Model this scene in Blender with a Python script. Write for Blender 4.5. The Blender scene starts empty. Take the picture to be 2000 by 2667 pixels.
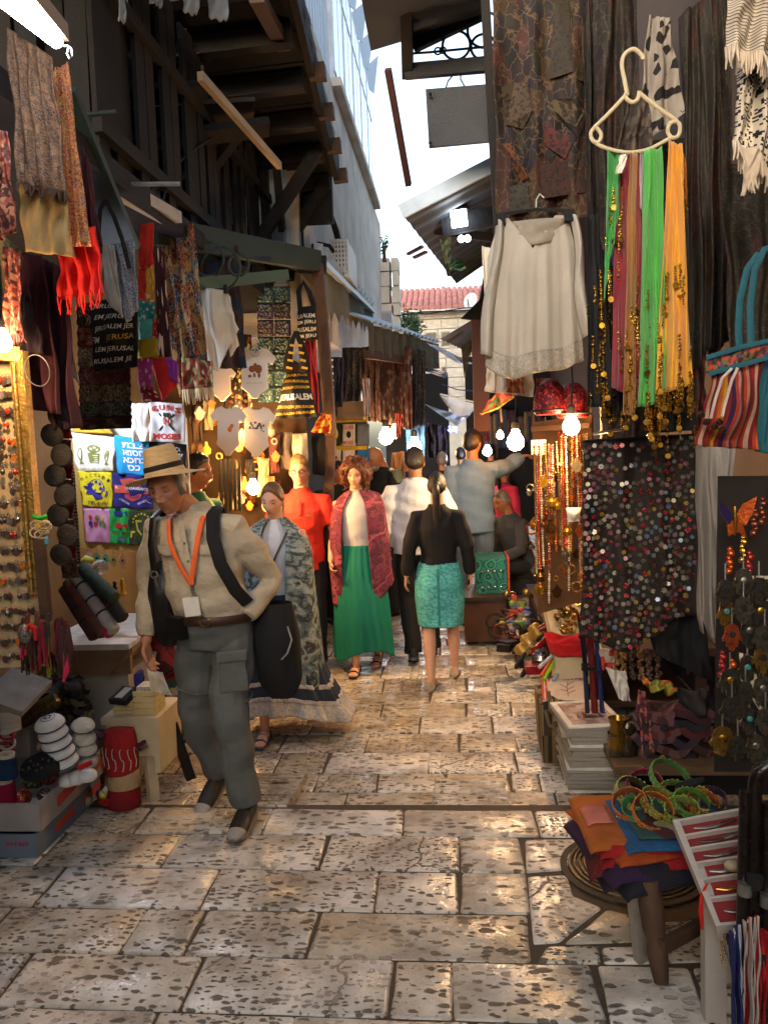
import bpy,math,random
import numpy as np
from mathutils import Vector,Matrix,noise
random.seed(7)
D=bpy.data
SC=bpy.context.scene
COL=SC.collection
V=Vector
PI=math.pi
# ---------------------------------------------------------------- camera, sky, sun, exposure
FPX=2200.0
CAM=V((0,0,1.75))
_yaw,_pit,_rol=math.radians(4.85),math.radians(4.78),math.radians(2.0)
_f=V((-math.sin(_yaw)*math.cos(_pit),math.cos(_yaw)*math.cos(_pit),-math.sin(_pit)))
_r=V((math.cos(_yaw),math.sin(_yaw),0))
_u=_r.cross(_f)
_u2=_u*math.cos(_rol)+_r*math.sin(_rol)
_r2=_r*math.cos(_rol)-_u*math.sin(_rol)
cd=D.cameras.new('camera')
cam=D.objects.new('camera',cd)
COL.objects.link(cam)
cam.matrix_world=Matrix(((_r2.x,_u2.x,-_f.x,CAM.x),(_r2.y,_u2.y,-_f.y,CAM.y),(_r2.z,_u2.z,-_f.z,CAM.z),(0,0,0,1)))
cd.sensor_fit='VERTICAL'
cd.sensor_height=36
cd.lens=FPX/2667*36
cd.clip_start=.05
cd.clip_end=3000
SC.camera=cam
world=D.worlds.new('World')
SC.world=world
world.use_nodes=True
wn=world.node_tree
sky=wn.nodes.new('ShaderNodeTexSky')
sky.sky_type='NISHITA'
sky.sun_disc=False
SUN_EL,SUN_AZ=math.radians(12),math.radians(200)
sky.sun_elevation=SUN_EL
sky.sun_rotation=SUN_AZ
sky.air_density=1.0
sky.dust_density=3.0
bg=wn.nodes['Background']
hs=wn.nodes.new('ShaderNodeHueSaturation')
hs.inputs['Saturation'].default_value=.75
wn.links.new(sky.outputs[0],hs.inputs['Color'])
wn.links.new(hs.outputs[0],bg.inputs[0])
bg.inputs[1].default_value=0.15
sl=D.lights.new('sun','SUN')
sl.energy=0.5
sl.angle=math.radians(30)
sl.color=(1,.93,.85)
sun=D.objects.new('sun',sl)
COL.objects.link(sun)
_sd=V((math.sin(SUN_AZ)*math.cos(SUN_EL),math.cos(SUN_AZ)*math.cos(SUN_EL),math.sin(SUN_EL)))
sun.rotation_euler=_sd.to_track_quat('Z','Y').to_euler()
sun.location=(0,-5,20)
SC.view_settings.view_transform='Standard'
SC.view_settings.look='None'
SC.view_settings.gamma=1
SC.view_settings.exposure=2.12
SC.view_settings.use_curve_mapping=False
SC.cycles.use_denoising=True
SC.cycles.denoiser='OPENIMAGEDENOISE'
SC.cycles.max_bounces=6
SC.cycles.diffuse_bounces=4
SC.cycles.glossy_bounces=3
SC.cycles.transmission_bounces=4
SC.cycles.sample_clamp_indirect=6
SC.cycles.caustics_reflective=False
SC.cycles.caustics_refractive=False
def ray(px,py):
 return _f+_r2*((px-1000)/FPX)+_u2*((1333.5-py)/FPX)
def P(px,py,y):
 v=ray(px,py)
 return CAM+v*(y/v.y)
def G(px,py,z=0.0):
 v=ray(px,py)
 return CAM+v*((z-CAM.z)/v.z)
def WX(px,py,x):
 v=ray(px,py)
 return CAM+v*(x/v.x)
def lerp(a,b,t):return a+(b-a)*t
def sstep(a,b,x):
 t=min(1,max(0,(x-a)/(b-a)))
 return t*t*(3-2*t)
def cr(pts,k=6):
 pts=[V(p)for p in pts];out=[]
 for i in range(len(pts)-1):
  a,p,q,c=pts[max(i-1,0)],pts[i],pts[i+1],pts[min(i+2,len(pts)-1)]
  for j in range(k):
   t=j/k
   out.append(.5*((2*p)+(q-a)*t+(2*a-5*p+4*q-c)*t*t+(3*p-a-3*q+c)*t**3))
 return out+[pts[-1]]
 # ---------------------------------------------------------------- mesh builder
class B:
 def __init__(s):
  s.v=[];s.f=[];s.m=[];s.uv=[];s.cm=0;s.hasuv=False
 def add(s,vs,fs,uv=None):
  o=len(s.v)
  s.v+=[tuple(p)for p in vs]
  for f in fs:
   s.f.append(tuple(i+o for i in f));s.m.append(s.cm)
   s.uv.append([uv[i]for i in f]if uv else None)
  if uv:s.hasuv=True
  return s
 def mat(s,i):s.cm=i;return s
 def box(s,c,size,rot=None,top=1.0):
  x,y,z=size[0]/2,size[1]/2,size[2]/2
  c=V(c)
  vs=[]
  for k in(-1,1):
   t=top if k>0 else 1
   for sx,sy in((-1,-1),(1,-1),(1,1),(-1,1)):
    p=V((sx*x*t,sy*y*t,k*z))
    vs.append((rot@p if rot else p)+c)
  return s.add(vs,[(3,2,1,0),(4,5,6,7),(0,1,5,4),(1,2,6,5),(2,3,7,6),(3,0,4,7)])
 def bar(s,a,b,w,h=None,up=V((0,0,1))):
  a,b=V(a),V(b);h=h or w
  d=(b-a);L=d.length;d=d.normalized()
  x=d.cross(up)
  if x.length<1e-4:x=d.cross(V((1,0,0)))
  x.normalize();z=x.cross(d)
  R=Matrix((x,d,z)).transposed()
  return s.box((a+b)/2,(w,L,h),R)
 def tube(s,pts,r,n=8,ell=(1,1),cap=True,closed=False,xref=None):
  pts=[V(p)for p in pts]
  N=len(pts)
  if not hasattr(r,'__len__'):r=[r]*N
  vs=[];prev=None
  for i,p in enumerate(pts):
   if closed:t=pts[(i+1)%N]-pts[i-1]
   else:t=pts[min(i+1,N-1)]-pts[max(i-1,0)]
   if t.length<1e-9:t=V((0,0,1))
   t=t.normalized()
   if prev is None:
    ref=V(xref)if xref else(V((1,0,0))if abs(t.x)<.9 else V((0,1,0)))
    x=(ref-t*ref.dot(t)).normalized()
   else:
    x=(prev-t*prev.dot(t))
    x=x.normalized()if x.length>1e-6 else prev
   prev=x
   y=t.cross(x)
   rr=r[i]
   ra,rb=(rr if hasattr(rr,'__len__')else(rr*ell[0],rr*ell[1]))
   for k in range(n):
    a=2*PI*k/n
    vs.append(p+x*(math.cos(a)*ra)+y*(math.sin(a)*rb))
  fs=[]
  for i in range(N if closed else N-1):
   j=(i+1)%N
   for k in range(n):
    k2=(k+1)%n
    fs.append((i*n+k,i*n+k2,j*n+k2,j*n+k))
  if cap and not closed:
   fs.append(tuple(range(n-1,-1,-1)));fs.append(tuple((N-1)*n+k for k in range(n)))
  return s.add(vs,fs)
 def lathe(s,prof,c=(0,0,0),n=16,M=None,sq=1.0):
  vs=[];c=V(c)
  for r,z in prof:
   for k in range(n):
    a=2*PI*k/n
    p=V((r*math.cos(a),r*sq*math.sin(a),z))
    vs.append((M@p if M else p)+c)
  fs=[]
  for i in range(len(prof)-1):
   for k in range(n):
    k2=(k+1)%n
    fs.append((i*n+k,i*n+k2,(i+1)*n+k2,(i+1)*n+k))
  if prof[0][0]>1e-5:fs.append(tuple(range(n-1,-1,-1)))
  if prof[-1][0]>1e-5:fs.append(tuple((len(prof)-1)*n+k for k in range(n)))
  return s.add(vs,fs)
 def ball(s,c,r,n=12,m=8,M=None):
  if not hasattr(r,'__len__'):r=(r,r,r)
  c=V(c);vs=[]
  for i in range(m+1):
   t=PI*i/m
   for k in range(n):
    a=2*PI*k/n
    p=V((r[0]*math.sin(t)*math.cos(a),r[1]*math.sin(t)*math.sin(a),-r[2]*math.cos(t)))
    vs.append((M@p if M else p)+c)
  fs=[]
  for i in range(m):
   for k in range(n):
    k2=(k+1)%n
    fs.append((i*n+k,i*n+k2,(i+1)*n+k2,(i+1)*n+k))
  return s.add(vs,fs)
 def grid(s,S,nu=16,nv=16,thick=0.0,u0=0,u1=1,v0=0,v1=1):
  pts=[];uv=[]
  for j in range(nv+1):
   for i in range(nu+1):
    u=lerp(u0,u1,i/nu);v=lerp(v0,v1,j/nv)
    pts.append(V(S(u,v)));uv.append((u,1-v))
  W=nu+1
  fs=[(j*W+i,(j+1)*W+i,(j+1)*W+i+1,j*W+i+1)for j in range(nv)for i in range(nu)]
  if thick:
   nor=[]
   for j in range(nv+1):
    for i in range(nu+1):
     a=pts[j*W+min(i+1,nu)]-pts[j*W+max(i-1,0)]
     b=pts[min(j+1,nv)*W+i]-pts[max(j-1,0)*W+i]
     q=a.cross(b)
     nor.append(q.normalized()if q.length>1e-12 else V((0,-1,0)))
   n0=len(pts)
   pts=pts+[p+q*thick for p,q in zip(pts,nor)]
   uv=uv+uv
   fs+=[tuple(n0+k for k in reversed(f))for f in fs]
   bd=[j*W for j in range(nv+1)]+[nv*W+i for i in range(1,nu+1)]+[j*W+nu for j in range(nv-1,-1,-1)]+[i for i in range(nu-1,0,-1)]
   for q in range(len(bd)):
    a,b=bd[q],bd[(q+1)%len(bd)]
    fs.append((b,a,a+n0,b+n0))
  return s.add(pts,fs,uv)
 def prism(s,poly,o,x,y,th):
  o,x,y=V(o),V(x),V(y)
  nrm=x.cross(y).normalized()
  n=len(poly)
  vs=[o+x*a+y*b+nrm*(th/2)for a,b in poly]+[o+x*a+y*b-nrm*(th/2)for a,b in poly]
  fs=[tuple(range(n)),tuple(range(2*n-1,n-1,-1))]+[(i,n+i,n+(i+1)%n,(i+1)%n)for i in range(n)]
  fs[2:]=[tuple(reversed(f))for f in fs[2:]]
  fs[2:]=[tuple(reversed(f))for f in fs[2:]]
  return s.add(vs,fs)
 def ring(s,c,R,r,nrm=(0,0,1),n=24,m=6,ell=1.0):
  q=V(nrm).normalized().to_track_quat('Z','Y')
  return s.tube([V(c)+q@V((R*math.cos(2*PI*k/n),R*ell*math.sin(2*PI*k/n),0))for k in range(n)],r,n=m,closed=True)
 def mesh(s,name,smooth=35):
  me=D.meshes.new(name)
  me.from_pydata(s.v,[],s.f)
  if s.hasuv:
   ul=me.uv_layers.new(name='UVMap')
   flat=[]
   for f,q in zip(s.f,s.uv):
    for k in range(len(f)):flat+=(q[k]if q else(0,0))
   ul.data.foreach_set('uv',flat)
  if any(s.m):me.polygons.foreach_set('material_index',s.m)
  if smooth:
   me.polygons.foreach_set('use_smooth',[True]*len(me.polygons))
   if smooth<180:me.set_sharp_from_angle(angle=math.radians(smooth))
  me.update()
  return me
 def obj(s,name,mats,parent=None,smooth=35):
  return link(name,s.mesh(name,smooth),mats,parent)
def link(name,me,mats=None,parent=None):
 o=D.objects.new(name,me)
 COL.objects.link(o)
 if mats is not None and not len(me.materials):
  for m in(mats if isinstance(mats,(list,tuple))else[mats]):me.materials.append(m)
 if parent is not None:adopt(o,parent)
 return o
def adopt(o,parent):
 o.parent=parent
 o.matrix_parent_inverse=wm(parent).inverted()
def wm(o):
 m=Matrix.LocRotScale(o.location,o.rotation_euler,o.scale)
 return(wm(o.parent)@o.matrix_parent_inverse@m)if o.parent else m
def tag(o,label=None,cat=None,group=None,kind=None):
 if label:o['label']=label
 if cat:o['category']=cat
 if group:o['group']=group
 if kind:o['kind']=kind
 return o
def T(name,label,cat,loc=(0,0,0),group=None):
 o=D.objects.new(name,None)
 COL.objects.link(o)
 o.location=loc
 o.empty_display_size=.05
 return tag(o,label,cat,group)
def dup(o,loc=None,rz=None,label=None,scale=None,parent=None,mats=None):
 c=o.copy();COL.objects.link(c)
 if loc is not None:c.location=loc
 if rz is not None:c.rotation_euler=(0,0,rz)if not hasattr(rz,'__len__')else rz
 if scale is not None:c.scale=(scale,)*3 if not hasattr(scale,'__len__')else scale
 if label:c['label']=label
 if parent is not None:c.parent=parent
 for ch in list(o.children):dup(ch,parent=c)
 return c
def remesh(b,vox,it=4,name='m',fac=.5):
 me=b.mesh('tmp',0)
 o=D.objects.new('tmp',me);COL.objects.link(o)
 m=o.modifiers.new('r','REMESH');m.mode='VOXEL';m.voxel_size=vox
 if it:
  q=o.modifiers.new('s','SMOOTH');q.iterations=it;q.factor=fac
 dg=bpy.context.evaluated_depsgraph_get()
 res=D.meshes.new_from_object(o.evaluated_get(dg))
 D.objects.remove(o);D.meshes.remove(me)
 res.name=name
 res.polygons.foreach_set('use_smooth',[True]*len(res.polygons))
 return res
def mesh_np(me):
 a=np.empty(len(me.vertices)*3,np.float32);me.vertices.foreach_get('co',a)
 return a.reshape(-1,3)
def set_np(me,a):
 me.vertices.foreach_set('co',a.astype(np.float32).ravel());me.update()
def wrinkle(me,amp,freq=(14,14,22),seed=0.0):
 a=mesh_np(me);n=np.empty(len(me.vertices)*3,np.float32)
 me.vertices.foreach_get('normal',n);n=n.reshape(-1,3)
 x,y,z=a[:,0]*freq[0]+seed,a[:,1]*freq[1],a[:,2]*freq[2]
 w=np.sin(z+1.7*np.sin(x*1.1+seed)+.8*np.sin(y*1.3))*.6+.4*np.sin(2.1*z-1.3*x+2*np.sin(.7*y+seed))
 set_np(me,a+n*(w*amp)[:,None])
_txt={}
def text2d(s,shear=0.0,bold=0.0):
 k=(s,shear,bold)
 if k in _txt:return _txt[k]
 c=D.curves.new('t','FONT');c.body=s;c.size=1;c.align_x='CENTER';c.align_y='CENTER'
 c.shear=shear;c.offset=bold;c.resolution_u=2
 o=D.objects.new('t',c);COL.objects.link(o)
 me=D.meshes.new_from_object(o.evaluated_get(bpy.context.evaluated_depsgraph_get()))
 D.objects.remove(o);D.curves.remove(c)
 v=[(p.co.x,p.co.y)for p in me.vertices];f=[tuple(q.vertices)for q in me.polygons]
 D.meshes.remove(me)
 if v:
  xs=[p[0]for p in v];ys=[p[1]for p in v]
  cx,cy,w,h=(min(xs)+max(xs))/2,(min(ys)+max(ys))/2,max(xs)-min(xs),max(ys)-min(ys)
  v=[((p[0]-cx)/w,(p[1]-cy)/h)for p in v]
  _txt[k]=(v,f,w/h)
 else:_txt[k]=(v,f,1)
 return _txt[k]
def on_surf(S,u,v,off):
 e=.004
 p=V(S(u,v));a=V(S(u+e,v))-V(S(u-e,v));b=V(S(u,v+e))-V(S(u,v-e))
 n=a.cross(b).normalized()
 if n.dot(CAM-p)<0:n=-n
 return p+n*off
def print_text(b,S,s,u,v,w,h,rot=0.0,off=.004,shear=0,bold=0.0,arc=0.0,umin=-9,umax=9):
 vv,ff,_=text2d(s,shear,bold)
 ca,sa=math.cos(rot),math.sin(rot)
 pts=[]
 uu=[]
 for x,y in vv:
  x2,y2=x*w,y*h
  if arc:y2+=arc*(1-(2*x)**2)
  U=u+x2*ca-y2*sa;Vv=v-(x2*sa+y2*ca)
  uu.append(U)
  pts.append(on_surf(S,U,Vv,off))
 b.add(pts,[f for f in ff if all(umin<uu[i]<umax for i in f)])
def print_poly(b,S,poly,off=.004):
 b.add([on_surf(S,u,v,off)for u,v in poly],[tuple(range(len(poly)))])
def circ(u,v,ru,rv,n=14,a0=0,a1=2*PI):
 return[(u+ru*math.cos(a0+(a1-a0)*k/n),v+rv*math.sin(a0+(a1-a0)*k/n))for k in range(n)]
 # ---------------------------------------------------------------- materials
def _new(name):
 m=D.materials.new(name);m.use_nodes=True
 nt=m.node_tree;return m,nt,nt.nodes['Principled BSDF'],nt.links
def rgb(c,k=1.0):
 if isinstance(c,tuple):return(c[0]*k,c[1]*k,c[2]*k,1)
 if isinstance(c,str):
  c=[int(c[i:i+2],16)/255 for i in(0,2,4)]
  c=[x/12.92 if x<=.04045 else((x+.055)/1.055)**2.4 for x in c]
 return(c[0]*k,c[1]*k,c[2]*k,1)
_mc={}
def mk(name,col,rough=.7,metal=0.0,var=.25,vs=12.0,bump=.15,bs=120.0,stretch=(1,1,1),spec=.4,sheen=0.0,trans=0.0):
 if name in _mc:return _mc[name]
 m,nt,bs_,L=_new(name)
 tc=nt.nodes.new('ShaderNodeTexCoord');mp=nt.nodes.new('ShaderNodeMapping');mp.inputs['Scale'].default_value=stretch
 L.new(tc.outputs['Object'],mp.inputs[0])
 nz=nt.nodes.new('ShaderNodeTexNoise');nz.inputs['Scale'].default_value=vs;nz.inputs['Detail'].default_value=6
 L.new(mp.outputs[0],nz.inputs['Vector'])
 rp=nt.nodes.new('ShaderNodeValToRGB');L.new(nz.outputs[0],rp.inputs[0])
 rp.color_ramp.elements[0].position=.3;rp.color_ramp.elements[1].position=.7
 rp.color_ramp.elements[0].color=rgb(col,1-var);rp.color_ramp.elements[1].color=rgb(col,1+var*.6)
 L.new(rp.outputs[0],bs_.inputs['Base Color'])
 bs_.inputs['Metallic'].default_value=metal
 bs_.inputs['Specular IOR Level'].default_value=spec
 if sheen:bs_.inputs['Sheen Weight'].default_value=sheen
 if trans:bs_.inputs['Transmission Weight'].default_value=trans
 rr=nt.nodes.new('ShaderNodeMapRange');L.new(nz.outputs[0],rr.inputs[0])
 rr.inputs[3].default_value=max(0.02,rough-.12);rr.inputs[4].default_value=min(1,rough+.12)
 L.new(rr.outputs[0],bs_.inputs['Roughness'])
 if bump:
  n2=nt.nodes.new('ShaderNodeTexNoise');n2.inputs['Scale'].default_value=bs;n2.inputs['Detail'].default_value=3
  L.new(mp.outputs[0],n2.inputs['Vector'])
  bp=nt.nodes.new('ShaderNodeBump');bp.inputs['Strength'].default_value=bump;bp.inputs['Distance'].default_value=.01
  L.new(n2.outputs[0],bp.inputs['Height']);L.new(bp.outputs[0],bs_.inputs['Normal'])
 _mc[name]=m
 return m
def pat(name,cols,kind='voronoi',scale=(10,10),rough=.75,metal=0.0,warp=.3,bump=.2,const=True,coord='UV',sheen=0.0,glit=0.0,wave=0.0,line=None):
 """printed or woven colours: kind voronoi | stripes (across u) | bands (along v) | noise | check | rings"""
 if name in _mc:return _mc[name]
 m,nt,bs_,L=_new(name)
 tc=nt.nodes.new('ShaderNodeTexCoord');mp=nt.nodes.new('ShaderNodeMapping')
 mp.inputs['Scale'].default_value=(scale[0],scale[1],scale[2]if len(scale)>2 else 1)
 L.new(tc.outputs[coord],mp.inputs[0])
 vec=mp.outputs[0]
 if warp:
  nz=nt.nodes.new('ShaderNodeTexNoise');nz.inputs['Scale'].default_value=1.3;nz.inputs['Detail'].default_value=3
  L.new(vec,nz.inputs['Vector'])
  mx=nt.nodes.new('ShaderNodeVectorMath');mx.operation='MULTIPLY_ADD'
  L.new(nz.outputs['Color'],mx.inputs[0]);mx.inputs[1].default_value=(warp,)*3;L.new(vec,mx.inputs[2])
  vec=mx.outputs[0]
 fac=None
 if kind=='voronoi':
  vo=nt.nodes.new('ShaderNodeTexVoronoi');vo.inputs['Scale'].default_value=1
  L.new(vec,vo.inputs['Vector'])
  sp=nt.nodes.new('ShaderNodeSeparateColor');L.new(vo.outputs['Color'],sp.inputs[0]);fac=sp.outputs[0]
  h=vo.outputs['Distance']
 elif kind=='noise':
  n3=nt.nodes.new('ShaderNodeTexNoise');n3.inputs['Scale'].default_value=1;n3.inputs['Detail'].default_value=5
  L.new(vec,n3.inputs['Vector']);fac=n3.outputs[0];h=fac
  mr=nt.nodes.new('ShaderNodeMapRange');L.new(fac,mr.inputs[0]);mr.inputs[1].default_value=.28;mr.inputs[2].default_value=.72;fac=mr.outputs[0]
 elif kind=='rings':
  vo=nt.nodes.new('ShaderNodeTexVoronoi');vo.inputs['Scale'].default_value=1
  L.new(vec,vo.inputs['Vector']);fr=nt.nodes.new('ShaderNodeMath');fr.operation='MULTIPLY';fr.inputs[1].default_value=2.2
  L.new(vo.outputs['Distance'],fr.inputs[0]);f2=nt.nodes.new('ShaderNodeMath');f2.operation='FRACT';L.new(fr.outputs[0],f2.inputs[0]);fac=f2.outputs[0];h=vo.outputs['Distance']
 else:
  sx=nt.nodes.new('ShaderNodeSeparateXYZ');L.new(vec,sx.inputs[0])
  def frac(o):
   f=nt.nodes.new('ShaderNodeMath');f.operation='FRACT';L.new(o,f.inputs[0]);return f.outputs[0]
  if kind=='stripes':fac=frac(sx.outputs[0])
  elif kind=='bands':fac=frac(sx.outputs[1])
  else:
   wn_=nt.nodes.new('ShaderNodeTexWhiteNoise');wn_.noise_dimensions='2D'
   fl=nt.nodes.new('ShaderNodeVectorMath');fl.operation='FLOOR';L.new(vec,fl.inputs[0]);L.new(fl.outputs[0],wn_.inputs[0]);fac=wn_.outputs[0]
  h=fac
 rp=nt.nodes.new('ShaderNodeValToRGB');L.new(fac,rp.inputs[0])
 cr=rp.color_ramp
 cr.interpolation='CONSTANT' if const else 'LINEAR'
 n=len(cols)
 while len(cr.elements)<n:cr.elements.new(.5)
 for i in range(n):
  cr.elements[i].position=(i/n)if const else(i/max(1,n-1))
 for i in range(n):cr.elements[i].color=rgb(cols[i])
 n4=nt.nodes.new('ShaderNodeTexNoise');n4.inputs['Scale'].default_value=9;n4.inputs['Detail'].default_value=5;L.new(tc.outputs['Object'],n4.inputs['Vector'])
 mr=nt.nodes.new('ShaderNodeMapRange');L.new(n4.outputs[0],mr.inputs[0]);mr.inputs[1].default_value=.3;mr.inputs[2].default_value=.7;mr.inputs[3].default_value=.72;mr.inputs[4].default_value=1.1
 mm=nt.nodes.new('ShaderNodeMix');mm.data_type='RGBA';mm.blend_type='MULTIPLY';mm.inputs[0].default_value=1
 L.new(rp.outputs[0],mm.inputs[6]);L.new(mr.outputs[0],mm.inputs[7]);out=mm.outputs[2]
 if line:
  v2=nt.nodes.new('ShaderNodeTexVoronoi');v2.feature='DISTANCE_TO_EDGE';v2.inputs['Scale'].default_value=line[1]
  L.new(vec,v2.inputs['Vector']);gt=nt.nodes.new('ShaderNodeMath');gt.operation='LESS_THAN';gt.inputs[1].default_value=line[2];L.new(v2.outputs[0],gt.inputs[0])
  m3=nt.nodes.new('ShaderNodeMix');m3.data_type='RGBA';L.new(gt.outputs[0],m3.inputs[0]);L.new(out,m3.inputs[6]);m3.inputs[7].default_value=rgb(line[0]);out=m3.outputs[2]
 L.new(out,bs_.inputs['Base Color'])
 bs_.inputs['Roughness'].default_value=rough;bs_.inputs['Metallic'].default_value=metal
 bs_.inputs['Specular IOR Level'].default_value=.3
 if sheen:bs_.inputs['Sheen Weight'].default_value=sheen
 nw=nt.nodes.new('ShaderNodeTexNoise');nw.inputs['Scale'].default_value=260;L.new(tc.outputs['Object'],nw.inputs['Vector'])
 bp=nt.nodes.new('ShaderNodeBump');bp.inputs['Strength'].default_value=bump;bp.inputs['Distance'].default_value=.006
 L.new(nw.outputs[0],bp.inputs['Height'])
 nrm=bp.outputs[0]
 if glit:
  v3=nt.nodes.new('ShaderNodeTexVoronoi');v3.inputs['Scale'].default_value=190;L.new(tc.outputs['Object'],v3.inputs['Vector'])
  vm=nt.nodes.new('ShaderNodeVectorMath');vm.operation='SUBTRACT';L.new(v3.outputs['Color'],vm.inputs[0]);vm.inputs[1].default_value=(.5,.5,.5)
  v4=nt.nodes.new('ShaderNodeVectorMath');v4.operation='MULTIPLY_ADD';L.new(vm.outputs[0],v4.inputs[0]);v4.inputs[1].default_value=(glit,)*3;L.new(nrm,v4.inputs[2])
  v5=nt.nodes.new('ShaderNodeVectorMath');v5.operation='NORMALIZE';L.new(v4.outputs[0],v5.inputs[0]);nrm=v5.outputs[0]
 L.new(nrm,bs_.inputs['Normal'])
 _mc[name]=m
 return m
def glow(name,col,s):
 if name in _mc:return _mc[name]
 m,nt,b_,L=_new(name)
 b_.inputs['Base Color'].default_value=(.9,.9,.9,1)
 b_.inputs['Emission Color'].default_value=rgb(col);b_.inputs['Emission Strength'].default_value=s
 _mc[name]=m
 return m
def glass(name,col=(.9,.95,.95),rough=.05):
 if name in _mc:return _mc[name]
 m,nt,b_,L=_new(name)
 b_.inputs['Base Color'].default_value=rgb(col);b_.inputs['Roughness'].default_value=rough
 b_.inputs['Transmission Weight'].default_value=.9;b_.inputs['IOR'].default_value=1.45
 _mc[name]=m
 return m
def stone_mat(name,c0,c1,pit,world_pit=1.0):
 m,nt,b_,L=_new(name)
 N=nt.nodes.new
 tc=N('ShaderNodeTexCoord');oi=N('ShaderNodeObjectInfo')
 off=N('ShaderNodeVectorMath');off.operation='MULTIPLY_ADD'
 cx=N('ShaderNodeCombineXYZ');L.new(oi.outputs['Random'],cx.inputs[0]);L.new(oi.outputs['Random'],cx.inputs[1])
 L.new(cx.outputs[0],off.inputs[0]);off.inputs[1].default_value=(37,53,0);L.new(tc.outputs['Object'],off.inputs[2])
 P0=off.outputs[0]
 def nz(scale,det=5,vec=None,sc=(1,1,1)):
  mp=N('ShaderNodeMapping');mp.inputs['Scale'].default_value=sc;L.new(vec or P0,mp.inputs[0])
  n=N('ShaderNodeTexNoise');n.inputs['Scale'].default_value=scale;n.inputs['Detail'].default_value=det;L.new(mp.outputs[0],n.inputs['Vector']);return n
 def mr(x,a,b,c=0,d=1):
  q=N('ShaderNodeMapRange');q.interpolation_type='SMOOTHSTEP';L.new(x,q.inputs[0])
  for i,k in enumerate((a,b,c,d)):q.inputs[1+i].default_value=k
  return q.outputs[0]
 def mul(x,y,op='MULTIPLY'):
  q=N('ShaderNodeMath');q.operation=op
  for i,k in enumerate((x,y)):
   if isinstance(k,(int,float)):q.inputs[i].default_value=k
   else:L.new(k,q.inputs[i])
  return q.outputs[0]
 wn_=nz(22,4)
 wv=N('ShaderNodeVectorMath');wv.operation='MULTIPLY_ADD';L.new(wn_.outputs['Color'],wv.inputs[0]);wv.inputs[1].default_value=(.055,.03,0);L.new(P0,wv.inputs[2])
 r2=N('ShaderNodeMath');r2.operation='FRACT';L.new(mul(oi.outputs['Random'],7.31),r2.inputs[0])
 ksc=mr(r2.outputs[0],0,1,.62,1.35)
 sv=N('ShaderNodeVectorMath');sv.operation='SCALE';L.new(wv.outputs[0],sv.inputs[0]);L.new(ksc,sv.inputs['Scale'])
 dens=mr(mul(nz(2.6,3).outputs[0],mul(r2.outputs[0],.22),'ADD'),.42,.66)
 def pits(sx,sy,r0,r1,skip):
  mp=N('ShaderNodeMapping');mp.inputs['Scale'].default_value=(sx,sy,1);L.new(sv.outputs[0],mp.inputs[0])
  vo=N('ShaderNodeTexVoronoi');vo.voronoi_dimensions='2D';vo.inputs['Scale'].default_value=1;L.new(mp.outputs[0],vo.inputs['Vector'])
  sp=N('ShaderNodeSeparateColor');L.new(vo.outputs['Color'],sp.inputs[0])
  thr=mr(sp.outputs[0],skip,1,0,r1)
  d=mul(vo.outputs['Distance'],thr,'SUBTRACT')
  return mr(d,-.10,.04,1,0),sp
 pa,sp=pits(27,50,.1,.45,.16)
 pb,_=pits(15,30,.1,.36,.78)
 big=mul(pa,mr(dens,0,1,.45,1))
 pm=mul(big,pb,'MAXIMUM')
 sm=mr(nz(75,3,None,(.6,1.2,1)).outputs[0],.66,.72)
 pm=mul(pm,mul(sm,.55),'MAXIMUM')
 cv=N('ShaderNodeTexVoronoi');cv.feature='DISTANCE_TO_EDGE';cv.voronoi_dimensions='2D';cv.inputs['Scale'].default_value=1.7
 cw_=N('ShaderNodeVectorMath');cw_.operation='MULTIPLY_ADD';L.new(nz(6,4).outputs['Color'],cw_.inputs[0]);cw_.inputs[1].default_value=(.16,.16,0);L.new(P0,cw_.inputs[2]);L.new(cw_.outputs[0],cv.inputs['Vector'])
 crk=mul(mr(cv.outputs['Distance'],.004,.011,1,0),mr(r2.outputs[0],.60,.66))
 pm=mul(pm,mul(crk,.9),'MAXIMUM')
 rp=N('ShaderNodeValToRGB');L.new(nz(5,8).outputs[0],rp.inputs[0])
 rp.color_ramp.elements[0].color=rgb(c0);rp.color_ramp.elements[0].position=.3
 rp.color_ramp.elements[1].color=rgb(c1);rp.color_ramp.elements[1].position=.68
 hv=N('ShaderNodeHueSaturation');L.new(rp.outputs[0],hv.inputs['Color'])
 L.new(mr(oi.outputs['Random'],0,1,.80,1.12),hv.inputs['Value']);L.new(mr(oi.outputs['Random'],0,1,1.15,.6),hv.inputs['Saturation'])
 grime=mr(nz(2.4,7).outputs[0],.50,.72,0,.62)
 mg=N('ShaderNodeMix');mg.data_type='RGBA';L.new(grime,mg.inputs[0]);L.new(hv.outputs[0],mg.inputs[6]);mg.inputs[7].default_value=rgb(c0,.55)
 mx=N('ShaderNodeMix');mx.data_type='RGBA';L.new(mul(pm,.86),mx.inputs[0]);L.new(mg.outputs[2],mx.inputs[6]);mx.inputs[7].default_value=rgb(pit)
 L.new(mx.outputs[2],b_.inputs['Base Color'])
 ro=mr(nz(9,4).outputs[0],.3,.7,.16,.38)
 L.new(mul(ro,mul(pm,.4),'ADD'),b_.inputs['Roughness'])
 b_.inputs['Specular IOR Level'].default_value=.5
 h=mul(mul(pm,-1.0),mul(nz(4.5,2).outputs[0],2.2),'ADD')
 h=mul(h,mul(nz(40,4).outputs[0],.35),'ADD')
 bp=N('ShaderNodeBump');bp.inputs['Strength'].default_value=.8;bp.inputs['Distance'].default_value=.011
 L.new(h,bp.inputs['Height']);L.new(bp.outputs[0],b_.inputs['Normal'])
 return m
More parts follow.
